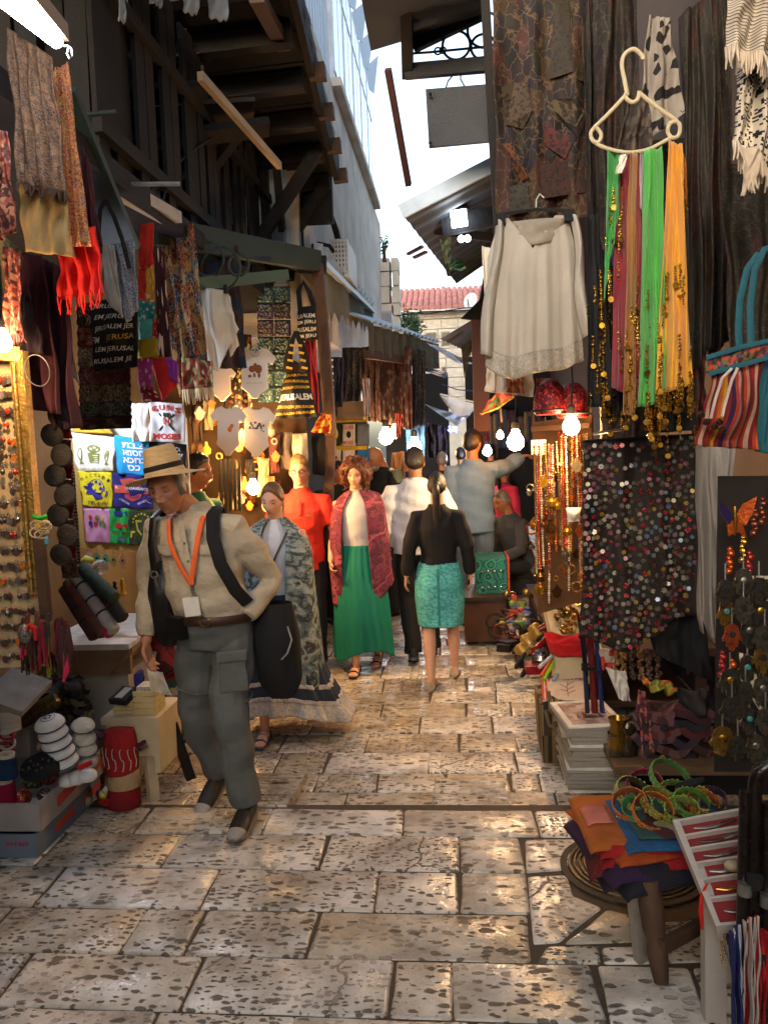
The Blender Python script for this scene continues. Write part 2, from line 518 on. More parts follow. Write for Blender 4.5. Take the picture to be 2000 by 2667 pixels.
 # ================================================================ SETTING
NEAR,FAR=0.0,-0.10
m_stone=stone_mat('polished_limestone','a09482','ddd3c2','43392d')
m_mortar=mk('dark_joint','4a4034',.85,vs=30,bump=.6,bs=60)
m_earth=mk('packed_ground','3a332b',.9,vs=3)
ground=B().box((0,40,-.45),(400,500,.1)).obj('ground',m_earth,smooth=0);tag(ground,kind='structure')
mb=B().box((-.4,1.2,-.07),(6.4,5.5,.124)).box((-.4,28.0,-.17),(6.4,48.1,.124)).obj('mortar_bed',m_mortar,smooth=0);tag(mb,kind='structure')
paving=D.objects.new('street_paving',None);COL.objects.link(paving);tag(paving,kind='structure')
NST=[0]
def stone(poly,z,parent=paving,th=.14,rr=.012,name='paving_stone',mat=None,dome=.004):
 n=len(poly)
 area=sum(poly[i][0]*poly[(i+1)%n][1]-poly[(i+1)%n][0]*poly[i][1]for i in range(n))
 if area<0:poly=poly[::-1]
 cx=sum(p[0]for p in poly)/n;cy=sum(p[1]for p in poly)/n
 loop=[]
 for i in range(n):
  a,p,c=V(poly[i-1]),V(poly[i]),V(poly[(i+1)%n])
  r1=min(rr*random.uniform(.5,2),(a-p).length*.3);r2=min(rr*random.uniform(.5,2),(c-p).length*.3)
  loop.append(p+(a-p).normalized()*r1)
  loop.append(p+((a-p).normalized()*r1+(c-p).normalized()*r2)*.25)
  loop.append(p+(c-p).normalized()*r2)
  L=(c-p).length
  k=max(1,int(L/.14))
  for q in range(1,k):
   t=q/k;e=(c-p).normalized()
   loop.append(p.lerp(c,t)+V((-e.y,e.x))*random.uniform(-.002,.004))
 N=len(loop)
 tx,ty=random.uniform(-.005,.005),random.uniform(-.004,.004)
 if z<-.05:tx*=.5;ty*=.3
 def zz(p):return z+(p.x-cx)*tx+(p.y-cy)*ty
 dz=random.uniform(-.002,.002)
 c2=V((cx,cy))
 vs=[]
 for k,(ins,h)in enumerate(((.0,-th),(.0,-.008),(.003,-.0025),(.010,0.0))):
  for p in loop:
   d=c2-p;q=p+d.normalized()*min(ins*1.3,d.length*.4)
   vs.append((q.x-cx,q.y-cy,zz(q)+h+dz))
 fs=[(k*N+i,k*N+(i+1)%N,(k+1)*N+(i+1)%N,(k+1)*N+i)for k in range(3)for i in range(N)]
 fs.append(tuple(3*N+i for i in range(N)))
 b=B().add(vs,fs)
 o=b.obj(name,mat or m_stone,None,smooth=50)
 o.location=(cx,cy,0)
 adopt(o,parent)
 NST[0]+=1
 return o
def row(y0l,y1l,xs,z,g=.004,skew=0.0):
 """stones of one course between two slightly slanting lines y = a + b x, joints at xs"""
 for a,b in zip(xs[:-1],xs[1:]):
  def yy(l,x):return l[0]+l[1]*x
  g2=g*random.uniform(.6,1.3)
  s0=random.uniform(-.012,.012)
  stone([(a+g2,yy(y0l,a)+g),(b-g2,yy(y0l,b)+g),(b-g2+s0,yy(y1l,b)-g),(a+g2+s0,yy(y1l,a)-g)],z)
def pxline(yl,yr,z):
 a,b=G(0,yl,z),G(1350,yr,z)
 k=(b.y-a.y)/(b.x-a.x)
 return(a.y-k*a.x,k)
lines=[pxline(2619,2660,0),pxline(2477,2505,0),pxline(2359,2379,0),pxline(2252,2272,0),pxline(2166,2178,0),pxline(2098,2110,0)]
jx=[(None,[20,495,1020,1180,1560],2570),(None,[338,502,810,1378],2437),(None,[121,545,983,1196,1372],2318),(None,[120,441,842,1198,1362],2222),(None,[30,370,695,1053,1399],2140)]
m0=lines[0]
yb=m0[0]
for k in range(3):
 l0=(m0[0]-.29*(k+1),m0[1]);l1=(m0[0]-.29*k,m0[1])
 xs=[-2.5]
 while xs[-1]<1.7:xs.append(xs[-1]+random.uniform(.42,.66))
 row(l0,l1,xs,NEAR)
for i,(_,js,ym)in enumerate(jx):
 xs=[G(j,ym,0).x for j in js]
 rowmid=(lines[i],lines[i+1])
 left=[xs[0]-.5-.04*i,xs[0]-1.0]
 full=sorted([x for x in left]+xs)
 while full[0]>-2.4:full=[full[0]-random.uniform(.4,.6)]+full
 if i in(0,4):
  while full[-1]<1.7:full.append(full[-1]+random.uniform(.3,.5))
 row(lines[i],lines[i+1],full,NEAR)
for pl in([(1367,2185),(1500,2185),(1475,2262),(1370,2270)],[(1373,2280),(1476,2276),(1492,2330),(1568,2362),(1455,2452),(1388,2456)],[(1468,2456),(1580,2366),(1690,2392),(1688,2448)],[(1398,2505),(1424,2462),(1558,2462),(1564,2507)],[(1566,2464),(1690,2462),(1700,2506),(1572,2507)],[(1700,2400),(1850,2390),(1900,2500),(1712,2505)],[(1840,2250),(1990,2240),(2060,2380),(1850,2376)],[(1510,2185),(1700,2183),(1690,2200),(1520,2215)],[(1740,2185),(1930,2183),(1960,2230),(1800,2225)]):
 stone([tuple(G(x,y,0).xy)for x,y in pl],NEAR)
ys=[G(1000,y,FAR).y for y in(2062,2013,1958,1910,1867,1832,1802,1766,1735)]
STEP_Y=lines[5][0]-.4*lines[5][1]
ys=[STEP_Y+.02]+ys
while ys[-1]<13.5:ys.append(ys[-1]+random.uniform(.29,.35))
fj={0:[(900,2085),(760,2085)],1:[(825,2038),(985,2038),(1165,2040),(1330,2040),(1405,2040)],2:[(725,1985),(850,1985),(1118,1985),(1345,1985),(1470,1985)],3:[(735,1934),(955,1934),(1195,1934),(1345,1934)],4:[(815,1888),(1093,1888),(1282,1888)],5:[(995,1850),(1213,1850),(1330,1850)],6:[(850,1816),(1120,1816),(1290,1816)],7:[(1000,1785),(1215,1785),(1290,1785)]}
for i in range(len(ys)-1):
 if i in fj:xs=sorted(G(x,y,FAR).x for x,y in fj[i])
 else:
  xs=[random.uniform(-.75,-.3)]
  while xs[-1]<.8:xs.append(xs[-1]+random.uniform(.35,.75))
 lo,hi=(-2.3,1.5)if ys[i]<6 else(-1.75,1.25)
 while xs[0]>lo:xs=[xs[0]-random.uniform(.4,.65)]+xs
 while xs[-1]<hi:xs.append(xs[-1]+random.uniform(.35,.6))
 y1=(ys[i+1],0);y0=(ys[i],0)
 if i==0:
  y0=(lines[5][0]+.015,lines[5][1])
 row(y0,y1,xs,FAR,g=.004)
bfar=B()
yy=13.5
while yy<30:
 x=-1.9+random.uniform(0,.3)
 while x<1.5:
  w=random.uniform(.4,.7)
  bfar.box((x+w/2,yy+.15,-.115+random.uniform(-.004,.004)),(w-.016,.30,.03));x+=w
 yy+=.315
fp=bfar.obj('far_stones',m_stone,paving,smooth=0);tag(fp,kind='stuff')
def ramp(x0,x1,y0,y1,zlo,zhi,label):
 t=T('ramp',label,'stone ramp',((x0+x1)/2,(y0+y1)/2,FAR),'grooved ramp stones at the step')
 ym=(y0+y1)/2
 for a,b in((y0,ym-.008),(ym+.008,y1)):
  def hz(y):return lerp(zhi,zlo,(y-y0)/(y1-y0))
  prof=[(a,FAR-.03),(a,hz(a)-.012),(a+.012,hz(a))]
  for f in(.3,.62):
   yc=lerp(a,b,f);prof+=[(yc-.010,hz(yc)),(yc-.006,hz(yc)-.014),(yc+.006,hz(yc)-.014),(yc+.010,hz(yc))]
  prof+=[(b-.012,hz(b)),(b,hz(b)-.012),(b,FAR-.03)]
  bb=B();n=len(prof)
  vs=[(x0-(x0+x1)/2+random.uniform(-.006,.006),p[0]-ym,p[1])for p in prof]+[(x1-(x0+x1)/2+random.uniform(-.006,.006),p[0]-ym,p[1])for p in prof]
  fs=[(i,i+n,i+n+1,i+1)for i in range(n-1)]+[tuple(range(n)),tuple(range(2*n-1,n-1,-1))]
  o=bb.add(vs,[tuple(reversed(f))for f in fs]).obj('ramp_stone',m_stone,None,smooth=30)
  o.location=((x0+x1)/2,ym,0);adopt(o,t)
r1a,r1b=G(1150,2085,FAR),G(1312,2000,FAR)
ramp(G(1130,2075,FAR+.04).x,G(1318,2075,FAR+.04).x,STEP_Y+.03,STEP_Y+.60,FAR+.012,-.008,'pair of grooved ramp stones on the open right side of the step')
ramp(G(560,2080,FAR+.04).x,G(768,2080,FAR+.04).x,STEP_Y+.03,STEP_Y+.62,FAR+.03,.0,'pair of grooved ramp stones beside the walking man in the straw hat')
for k,(x,y,z,w)in enumerate(((432,1940,FAR+.02,.05),(640,1790,FAR+.012,.02),(1180,1905,FAR+.012,.018),(760,2235,.012,.014))):
 p=G(x,y,z);bq=B()
 bq.grid(lambda u,v,p=p,w=w:p+V(((u-.5)*w*2,(v-.5)*w*1.4,w*.35*math.sin(7*u+2)*math.sin(5*v+1))),6,6,.001)
 tag(bq.obj('paper_scrap',mk('dirty_paper','b8b2a6',.85)),['crumpled white paper scrap by the bench leg','small scrap beside the blue sandal','tiny scrap in the middle of the lane','tiny scrap on the near paving'][k],'litter')
mc=G(1648,2258,0)
m_iron=mk('worn_iron','5a5042',.36,metal=.65,vs=25,bump=.4,bs=90)
t=T('manhole','round ribbed iron manhole cover set in the paving by the headband table','manhole cover',(mc.x,mc.y,0))
prof=[(.0,.002)]
r=.03
while r<.235:
 prof+=[(r,.002),(r+.003,.011),(r+.009,.011),(r+.012,.002)];r+=.0195
prof+=[(.243,.004),(.246,.008),(.256,.008),(.258,.001)]
B().lathe(prof[::-1],(mc.x,mc.y,0),48).obj('cover',m_iron,t,smooth=20)
B().lathe([(.290,-.05),(.290,.0022),(.262,.003),(.260,-.05)],(mc.x,mc.y,0),48).obj('collar',mk('collar_concrete','40372d',.75,vs=18,bump=.6,bs=50),t,smooth=30)
# ---------------------------------------------------------------- buildings
m_plaster=mk('white_plaster','b9b4ac',.9,var=.3,vs=2.2,bump=.3,bs=25)
m_clad=mk('blue_white_cladding','aebfd2',.45,var=.12,vs=1.5,bump=.05,stretch=(1,1,.2))
m_darkwood=mk('dark_old_wood','17120f',.85,var=.5,vs=5,stretch=(1,.2,1),bump=.5,bs=30)
m_darkwood2=mk('near_black_board','0f0e11',.85,var=.6,vs=5,bump=.7,bs=25,stretch=(1,.3,1))  # near-black base, mottled at random
m_brownwood=mk('brown_wood','4c3525',.75,var=.4,vs=7,stretch=(1,.25,1),bump=.35,bs=40)
m_palewood=mk('pale_batten','a89272',.7,var=.3,vs=6,stretch=(1,.3,1),bump=.3)
m_darkbrown=mk('dark_brown_board','1a1411',.9,var=.6,vs=6,bump=.6,bs=30,stretch=(1,.3,1))  # very dark brown base with random mottling
m_greenwood=mk('dull_green_paint','2c3834',.6,var=.3,vs=4)
m_iron2=mk('black_iron','16171c',.6,metal=.4,vs=20)
m_steel=mk('dull_steel','8b8b88',.35,metal=.8,vs=20)
m_tin=mk('grey_corrugated_tin','2a3038',.65,metal=.1,var=.35,vs=3,bump=.1)
m_tin2=mk('pale_corrugated_tin','9fb0c4',.45,metal=.25,var=.3,vs=3,bump=.1)
m_window=mk('dim_window_glass','c3d6ea',.08,var=.05,vs=2,bump=0,spec=.8)
m_black=mk('dark_shop_inside','14110f',.9,vs=4)  # near-black stands in for shade inside shops; plain black on small parts
m_stonewall=mk('yellow_stone_block','cfc6b8',.9,var=.18,vs=3,bump=.6,bs=18)
m_tile=mk('red_roof_tile','b07c78',.85,var=.25,vs=4,bump=.2)
def corr(S,nu,nv,name,m,parent,amp=.02,nw=10,along='u',th=.004):
 def S2(u,v):
  p=V(S(u,v));a=V(S(min(1,u+.01),v))-V(S(max(0,u-.01),v));b=V(S(u,min(1,v+.01)))-V(S(u,max(0,v-.01)))
  n=a.cross(b).normalized();w=u if along=='u' else v
  s=math.sin(2*PI*nw*w)
  return p+n*amp*max(-.6,min(.6,s))
 return B().grid(S2,nu,nv,th).obj(name,m,parent,smooth=60)
def quadS(tl,tr,br,bl):
 tl,tr,br,bl=V(tl),V(tr),V(br),V(bl)
 return lambda u,v:lerp(lerp(tl,tr,u),lerp(bl,br,u),v)
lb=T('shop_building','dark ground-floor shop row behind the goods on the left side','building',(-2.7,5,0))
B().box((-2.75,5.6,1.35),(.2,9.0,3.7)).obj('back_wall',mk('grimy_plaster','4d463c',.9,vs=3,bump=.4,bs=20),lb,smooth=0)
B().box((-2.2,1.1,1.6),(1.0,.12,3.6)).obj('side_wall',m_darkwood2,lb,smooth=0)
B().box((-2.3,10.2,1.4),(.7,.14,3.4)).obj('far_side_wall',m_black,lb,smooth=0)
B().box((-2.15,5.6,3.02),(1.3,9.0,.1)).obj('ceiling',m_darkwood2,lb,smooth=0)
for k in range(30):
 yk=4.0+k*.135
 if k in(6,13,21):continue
 B().box((-1.62+random.uniform(-.03,.03),yk,3.72+random.uniform(-.1,.1)),(.025,.125,1.25+random.uniform(-.15,.1)),Matrix.Rotation(random.uniform(-.025,.025),3,'X')).obj('upright_board',[m_darkwood,m_darkwood2,m_darkbrown][k%3],lb,smooth=0)
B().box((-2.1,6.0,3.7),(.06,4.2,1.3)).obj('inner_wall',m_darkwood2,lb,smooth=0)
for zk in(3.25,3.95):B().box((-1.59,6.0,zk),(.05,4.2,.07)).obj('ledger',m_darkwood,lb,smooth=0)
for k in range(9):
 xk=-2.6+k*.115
 B().box((xk,3.95+random.uniform(-.03,.03),3.75+random.uniform(-.1,.1)),(.10,.025,1.2),Matrix.Rotation(random.uniform(-.03,.03),3,'Y')).obj('front_board',[m_darkwood2,m_darkbrown,m_darkwood][k%3],lb,smooth=0)
bal=T('wooden_balcony','dark timber balcony jutting over the street at upper left','balcony',(-1.7,6.5,4.2))
E1,E0=P(878,462,8.0),P(716,-230,5.0)
def be(t,s=0.0,dz=0.0):
 return lerp(E0,E1,t)+V((-s,0,dz-.05*s))
n=18
for i in range(n):
 t0,t1=i/n,(i+1)/n-.003
 dz=random.uniform(0,.014)
 B().add([be(t0,.03,dz),be(t1,.03,dz),be(t1,1.75,dz),be(t0,1.75,dz),be(t0,.03,dz+.03),be(t1,.03,dz+.03),be(t1,1.75,dz+.03),be(t0,1.75,dz+.03)],[(0,3,2,1),(4,5,6,7),(0,1,5,4),(1,2,6,5),(2,3,7,6),(3,0,4,7)]).obj('board',m_darkwood if random.random()<.5 else m_darkwood2,bal,smooth=0)
for k in range(6):
 t=.14+.84*k/5
 B().bar(be(t,.06,-.07),be(t,1.7,-.07),.11,.13).obj('joist',m_darkwood,bal,smooth=0)
 if k>1:B().bar(be(t,-.10,-.02),be(t,.02,-.02),.10,.11).obj('joist_end',m_brownwood,bal,smooth=0)
B().bar(be(0,0,.06),be(1,0,.06),.05,.26).obj('edge_beam',m_darkwood,bal,smooth=0)
B().bar(be(.5,.75,-.16),be(1.0,.75,-.16),.12,.14).obj('long_beam',m_darkwood,bal,smooth=0)
B().box(be(1,.85,-.12),(1.6,.08,.5)).obj('end_board',m_darkwood2,bal,smooth=0)
for t in(.78,.97):
 B().bar(be(t,.1,-.1),be(t,.8,-1.0),.08,.10).obj('brace',m_darkwood,bal,smooth=0)
for s_ in(.35,.5,.62):
 B().bar(be(.98,s_,-.95+s_*.2),be(.98,s_,-.1),.045).obj('railing_bar',m_darkwood,bal,smooth=0)
for k in range(11):
 t=random.uniform(.15,.8);a=be(t,-.04,.12);L=random.uniform(.06,.2);w=random.uniform(.03,.08)
 B().add([a+V((0,-w,0)),a+V((0,w,0)),a+V((.03,w*.2,-L)),a+V((.01,-w*.3,-L*.7))],[(0,1,2,3)]).obj('torn_strip',mk('torn_felt','8d8f95',.9,vs=10),bal,smooth=0)
fr=T('timber_frame','rough dark timber frame nailed up below the balcony','timber frame',(-2.0,5.6,3.2))
for(x0,y0,x1,y1,d,w)in((330,380,700,330,5.6,.16),(310,250,540,235,5.2,.14),(330,560,520,400,5.4,.12),(430,600,620,350,5.9,.10),(720,430,735,600,7.2,.09),(650,440,660,600,7.0,.10),(560,420,600,620,6.6,.12)):
 B().bar(P(x0,y0,d),P(x1,y1,d+.3),.05,w,V((0,-1,.2))).obj('timber',m_darkwood,fr,smooth=0)
B().bar(P(350,320,5.75),P(660,300,6.0),.03,.42,V((0,-1,.1))).obj('panel_board',mk('brown_panel','332a22',.85,vs=4),fr,smooth=0)
for k,q in enumerate((((235,180,4.2),(330,215,4.6),(430,200,5.2),(560,150,6.2)),((240,60,4.4),(360,120,5.0),(520,110,6.0),(640,60,6.6)),((420,540,4.6),(470,420,5.2),(610,330,6.2),(720,330,7.0)),((260,420,4.1),(300,300,4.6),(360,260,5.0)))):
 tag(B().tube(cr([P(*p)for p in q]),.007,6).obj('cable',m_iron2),['upper sagging','top','rising','short'][k]+' black cable across the dark boards under the balcony','cable')
for k,(pts,d)in enumerate(((((306,-20),(322,-20),(326,45),(312,52)),4.0),(((402,-20),(424,-20),(418,8),(410,10)),4.3),(((472,-20),(520,-20),(514,28),(480,30)),4.5),(((536,-20),(592,-20),(594,44),(546,46)),4.7))):
 S_=quadS(*[P(x,y,d)for x,y in pts])
 tag(B().grid(lambda u,v,S_=S_:V(S_(u,v))+V((0,.02*math.sin(6*u+4*v),-.02*abs(math.sin(9*u))*v)),10,8,.004).obj('rag',mk('grey_rag','8c9094',.9,var=.3,vs=10),None,180),['leftmost narrow','small pointed','blue-white rounded','widest torn'][k]+' pale rag dangling at the top of the picture','rag')
def batten(label,a,b,w,h,m,name='batten'):
 return tag(B().bar(a,b,w,h).obj(name,m,smooth=0),label,'batten')
batten('long pale wooden batten slanting free below the balcony',P(522,198,4.7),P(728,432,6.2),.035,.05,m_palewood)
batten('thick round-edged timber slanting under the balcony eave at the top',P(668,-10,5.2),P(738,120,6.1),.09,.07,m_brownwood)
tl=T('tube_light','unlit white batten light fitting beside the grey print bag','light fitting',P(350,520,4.4))
B().bar(P(262,462,3.9),P(452,568,4.7),.10,.06).obj('housing',mk('dusty_white_metal','a89f92',.5,vs=8),tl,smooth=0)
B().tube([P(262,488,3.9),P(440,585,4.7)],.018,8).obj('tube',mk('dead_tube','b0a898',.3,vs=4),tl)
for k,(x0,y0,x1,y1,d)in enumerate(((240,480,470,479,4.0),(158,305,302,292,3.6))):
 tag(B().tube([P(x0,y0,d),P(x1,y1,d+.12)],.011,8).obj('hanging_rod',m_steel if k==0 else m_greenwood),['short steel rod sticking out above the grey print bag','short green rod sticking out in front of the red paisley scarf'][k],'rod')
gp=tag(B().bar(P(120,230,3.4),P(300,640,4.1),.25,.03,V((0,-1,.3))).obj('green_board',m_greenwood,smooth=0),'sloping dull green board behind the red paisley scarf','board')
XB=-1.42
cb=T('clad_building','tall building with blue-white ribbed metal cladding above the balcony','building',(XB-1.5,9.2,0))
B().box((XB-1.55,9.25,8.5),(3.0,3.1,10.6)).obj('wall',m_clad,cb,smooth=0)
for k in range(15):
 yk=7.8+2.9*k/14
 B().box((XB-.03,yk,8.5),(.035,.05,10.5)).obj('rib',m_clad,cb,smooth=0)
B().box((XB-.02,9.25,3.28),(.06,3.1,.08)).obj('ledge',m_tin,cb,smooth=0)
cw=T('plaster_building','white plastered building with long window band and air conditioner','building',(XB-1.4,14,0))
Xp=-1.35
zt=P(985,500,12.9).z
B().box((Xp-1.5,12.6,4.5),(3.0,9.6,3.2)).obj('wall',m_plaster,cw,smooth=0)
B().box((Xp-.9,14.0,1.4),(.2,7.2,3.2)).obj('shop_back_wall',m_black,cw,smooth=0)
B().box((Xp-1.56,13.6,7.3),(3.0,5.7,2.4)).obj('upper_storey',m_clad,cw,smooth=0)
for k in range(5):
 y0=10.85+1.12*k
 w=B().box((Xp-.04,y0+.52,7.2),(.06,1.0,1.9)).obj('window',mk('window_frame_paint','c8ced6',.5,vs=5),cw,smooth=0)
 for a in(.28,.76):
  B().box((Xp-.005,y0+a,7.0),(.02,.40,1.2)).obj('pane',m_window,w,smooth=0)
  B().box((Xp-.005,y0+a,7.9),(.02,.40,.4)).obj('pane',m_window,w,smooth=0)
B().box((Xp+.03,13.4,6.13),(.16,5.6,.1)).obj('sill',m_plaster,cw,smooth=0)
for k in range(6):
 yk=11.0+1.05*k
 B().add([(Xp-.3,yk,8.5),(Xp+.02,yk+.5,8.4),(Xp+.1,yk+.85,9.25),(Xp-.3,yk+.03,8.5),(Xp+.02,yk+.53,8.4),(Xp+.1,yk+.88,9.25)],[(0,1,2),(5,4,3),(0,3,4,1),(1,4,5,2),(2,5,3,0)]).obj('roof_fin',m_clad,cw,smooth=0)
tag(B().tube([P(832,520,8.6)+V((.06,0,0)),P(862,600,8.7)+V((.06,0,0)),P(885,690,8.8)+V((.05,0,0))],.022,8).obj('drain_pipe',m_iron2),'thick black pipe running down the white plaster wall','pipe')
tag(B().tube([P(845,520,8.7),P(872,610,8.75),P(893,700,8.8)],.012,6).obj('cable',m_iron2),'thin black cable beside the pipe on the white plaster wall','cable')
tag(B().tube([P(812,668,8.5),P(812,640,8.5),P(830,634,8.5),P(858,640,8.5),P(868,655,8.6)],.02,8).obj('curved_pipe',m_iron2),'bent grey pipe looping to the air conditioner','pipe')
def window_grille(label,x0,y0,x1,y1,d,dep):
 t=T('air_conditioner',label,'air conditioner',P((x0+x1)/2,y1,d))
 a,c=P(x0,y0,d),P(x1,y1,d)
 B().box(((a.x+c.x)/2,d+dep/2+.02,(a.z+c.z)/2),(c.x-a.x,dep,a.z-c.z)).obj('casing',mk('white_casing','b4bac2',.5,vs=4),t,smooth=0)
 g=B();nx,nz=5,8
 for i in range(nx+1):g.bar((lerp(a.x,c.x,i/nx),d,c.z),(lerp(a.x,c.x,i/nx),d,a.z),.015)
 for i in range(nz+1):g.bar((a.x,d,lerp(c.z,a.z,i/nz)),(c.x,d,lerp(c.z,a.z,i/nz)),.015)
 g.obj('grille',mk('white_bars','c4ccd4',.5,vs=4),t,smooth=0)
 B().box(((a.x+c.x)/2,d+.014,(a.z+c.z)/2),(c.x-a.x-.04,.01,a.z-c.z-.04)).obj('fan_opening',mk('blue_black_opening','26384a',.5,vs=4),t,smooth=0)
window_grille('white air conditioner with barred front high on the plaster wall',862,626,908,718,8.6,.75)
window_grille('smaller barred white box above the far left awning',990,812,1020,845,13.5,.6)
sp=T('stone_pier','weathered stone block pier closing the left side of the street','stone pier',P(1020,1100,17))
zc=P(1020,850,17).z-.6
k=0
while zc<P(1020,692,17).z:
 h=random.uniform(.24,.34)
 for xa,xb in((985,1020),(1020,1043)):
  if k%2:xa,xb=xa+3,xb+2
  a,c=P(xa,800,17),P(xb+random.uniform(-5,2),800,17)
  B().box(((a.x+c.x)/2,17.3+random.uniform(-.03,.03),zc+h/2),(c.x-a.x-.02,.6,h-.02)).obj('stone',m_stonewall,sp,smooth=0)
 zc+=h;k+=1
m_leaf=mk('dark_green_leaf','3c5a34',.6,var=.5,vs=4,bump=0)
def shrub(name,label,c,R,n,m):
 t=T(name,label,'shrub',c)
 b=B()
 for k in range(n):
  d=V((random.gauss(0,1),random.gauss(0,1),random.gauss(0,1))).normalized()*random.uniform(.4,1)
  p=V(c)+V((d.x*R[0],d.y*R[1],d.z*R[2]))*(1+.35*noise.noise(d*3))
  q=V((random.gauss(0,1),random.gauss(0,1),random.gauss(0,1))).normalized();w=q.orthogonal().normalized();L=random.uniform(.07,.13)
  b.add([p,p+q*L*.5+w*L*.22,p+q*L,p+q*L*.5-w*L*.22],[(0,1,2,3)])
 b.obj('foliage',m_leaf,t,smooth=0)
 B().tube([V(c)-V((0,0,R[2]*1.3)),V(c)],[.04,.02],6).obj('stem',m_brownwood,t)
shrub('shrub','dark green bush growing out beside the stone pier',P(1068,862,19),(.32,.3,.5),900,m_leaf)
shrub('wall_plant','small tuft of leaves on the corner of the plaster building',P(1000,640,15.5),(.05,.05,.22),40,m_leaf)
eb=T('stone_house','pale stone house with red tiled roof closing the street','house',(.4,24,0))
zE=P(1150,808,24).z;xL=P(1030,800,24).x;xR=xL+5.0
B().box(((xL+xR)/2,26.0,zE/2-.1),(xR-xL,3.94,zE+.2)).obj('wall',m_stonewall,eb,smooth=0)
blk=B().box((0,0,0),(1,1,1)).mesh('stone',0)
blk.materials.append(m_stonewall)
zr=P(1150,1060,24).z;nb=0
while zr<zE-.04 and nb<290:
 h=.27;x=xL+random.uniform(-.3,0)
 while x<xL+3.0:
  w=random.uniform(.35,.6)
  if x+w>xL+.05:
   x0=max(x,xL);o=link('stone',blk);o.location=((x0+x+w)/2,24.0+random.uniform(-.012,.012),zr+h/2);o.scale=(x+w-x0-.02,.12,min(h,zE-zr)-.02);adopt(o,eb);nb+=1
  x+=w
 zr+=h
for(x0,y0,x1,y1)in((1108,866,1136,900),(1148,864,1172,898),(1150,955,1160,968)):
 a,c=P(x0,y0,23.9),P(x1,y1,23.9)
 w=B().box(((a.x+c.x)/2,23.93,(a.z+c.z)/2),(c.x-a.x,.06,a.z-c.z)).obj('window',mk('window_surround','9c8e7c',.8,vs=6),eb,smooth=0)
 B().box(((a.x+c.x)/2,23.89,(a.z+c.z)/2),(c.x-a.x-.06,.03,a.z-c.z-.06)).obj('pane',mk('dark_pane','3c4044',.2,vs=6),w,smooth=0)
zR=P(1150,757,26).z
rows_=9
rf=B().add([(xL-.15,23.7,zE-.02),(xR,23.7,zE-.02),(xR,26,zR-.04),(xL-.15,26,zR-.04),(xR,28.3,zE),(xL-.15,28.3,zE)],[(0,1,2,3),(3,2,4,5)]).obj('roof',m_tile,eb,smooth=0)
tb=B()
for r in range(10):
 f0,f1=r/10,(r+1.12)/10
 for c in range(22):
  x=xL-.1+c*.16
  y0,y1=lerp(23.68,26,f0),lerp(23.68,26,f1);z0,z1=lerp(zE,zR,f0)+.05,lerp(zE,zR,f1)+.035
  tb.tube([(x,y0,z0),(x,y1,z1)],[.085,.075],7)
tag(tb.obj('roof_tiles',m_tile,rf,smooth=60),kind='stuff')
B().bar((xL-.2,23.62,zE-.06),(xR,23.62,zE-.06),.08,.07).obj('gutter',mk('pale_gutter','c9c2bd',.6,vs=4),eb,smooth=0)
def dish(label,c,R,nrm):
 t=T('satellite_dish',label,'satellite dish',c)
 q=V(nrm).normalized().to_track_quat('Z','Y').to_matrix()
 prof=[(R*k/6,.25*R*(k/6)**2)for k in range(7)]
 B().lathe(prof+[(R*.97,.25*R+.01)],c,20,q).obj('reflector',mk('white_dish','d8dadc',.5,vs=3),t)
 B().tube([V(c),V(c)-V((0,0,R*1.3))],.025,6).tube([V(c)+q@V((0,-R*.8,.1)),V(c)+q@V((0,0,R*.8))],.012,6).obj('mount',m_iron2,t)
dish('white satellite dish at the right end of the red roof',P(1228,785,22.5),.22,(-.8,-1,.3))
dish('grey satellite dish seen edge-on over the ridge of the red roof',P(1155,752,26.4),.25,(.5,-.3,1))
tag(B().box((-.9,21.4,1.6),(1.6,.2,3.6)).obj('shop_shade_backdrop',m_black,smooth=0),'black slab painted as an unlit shop front far down the street behind the crowd','shop front')  # black slab: the shade of a shop interior painted as colour
lcn=T('sky_block_canopy','unseen dark board canopy added over the left stalls to block skylight','canopy',(-1.8,2.5,4.45))  # out of view; added to keep skylight off the left stalls
B().box((-1.95,2.2,4.45),(1.6,5.4,.06)).obj('boards',m_darkwood2,lcn,smooth=0)
rcn=T('sky_block_canopy','unseen dark board canopy added over the right stalls to shade the goods','canopy',(1.2,1,4.65))  # unseen cover added and extended to shade the right-hand goods
B().box((1.22,1.8,4.65),(1.7,6.6,.06)).obj('boards',m_darkwood2,rcn,smooth=0)
bh=T('unseen_house_walls','row of unseen house walls added behind the viewer to hold back skylight','building',(0,-6,0))  # walls out of view, added to cut the sky light from behind
B().box((-2.9,-3.6,2.4),(.4,9.2,5.2)).obj('wall',m_plaster,bh,smooth=0)
B().box((2.15,-1.0,2.4),(.4,14.4,5.2)).obj('wall',m_plaster,bh,smooth=0)
B().box((-.4,-8.4,1.8),(5.6,.4,4.0)).obj('end_wall',m_stonewall,bh,smooth=0)
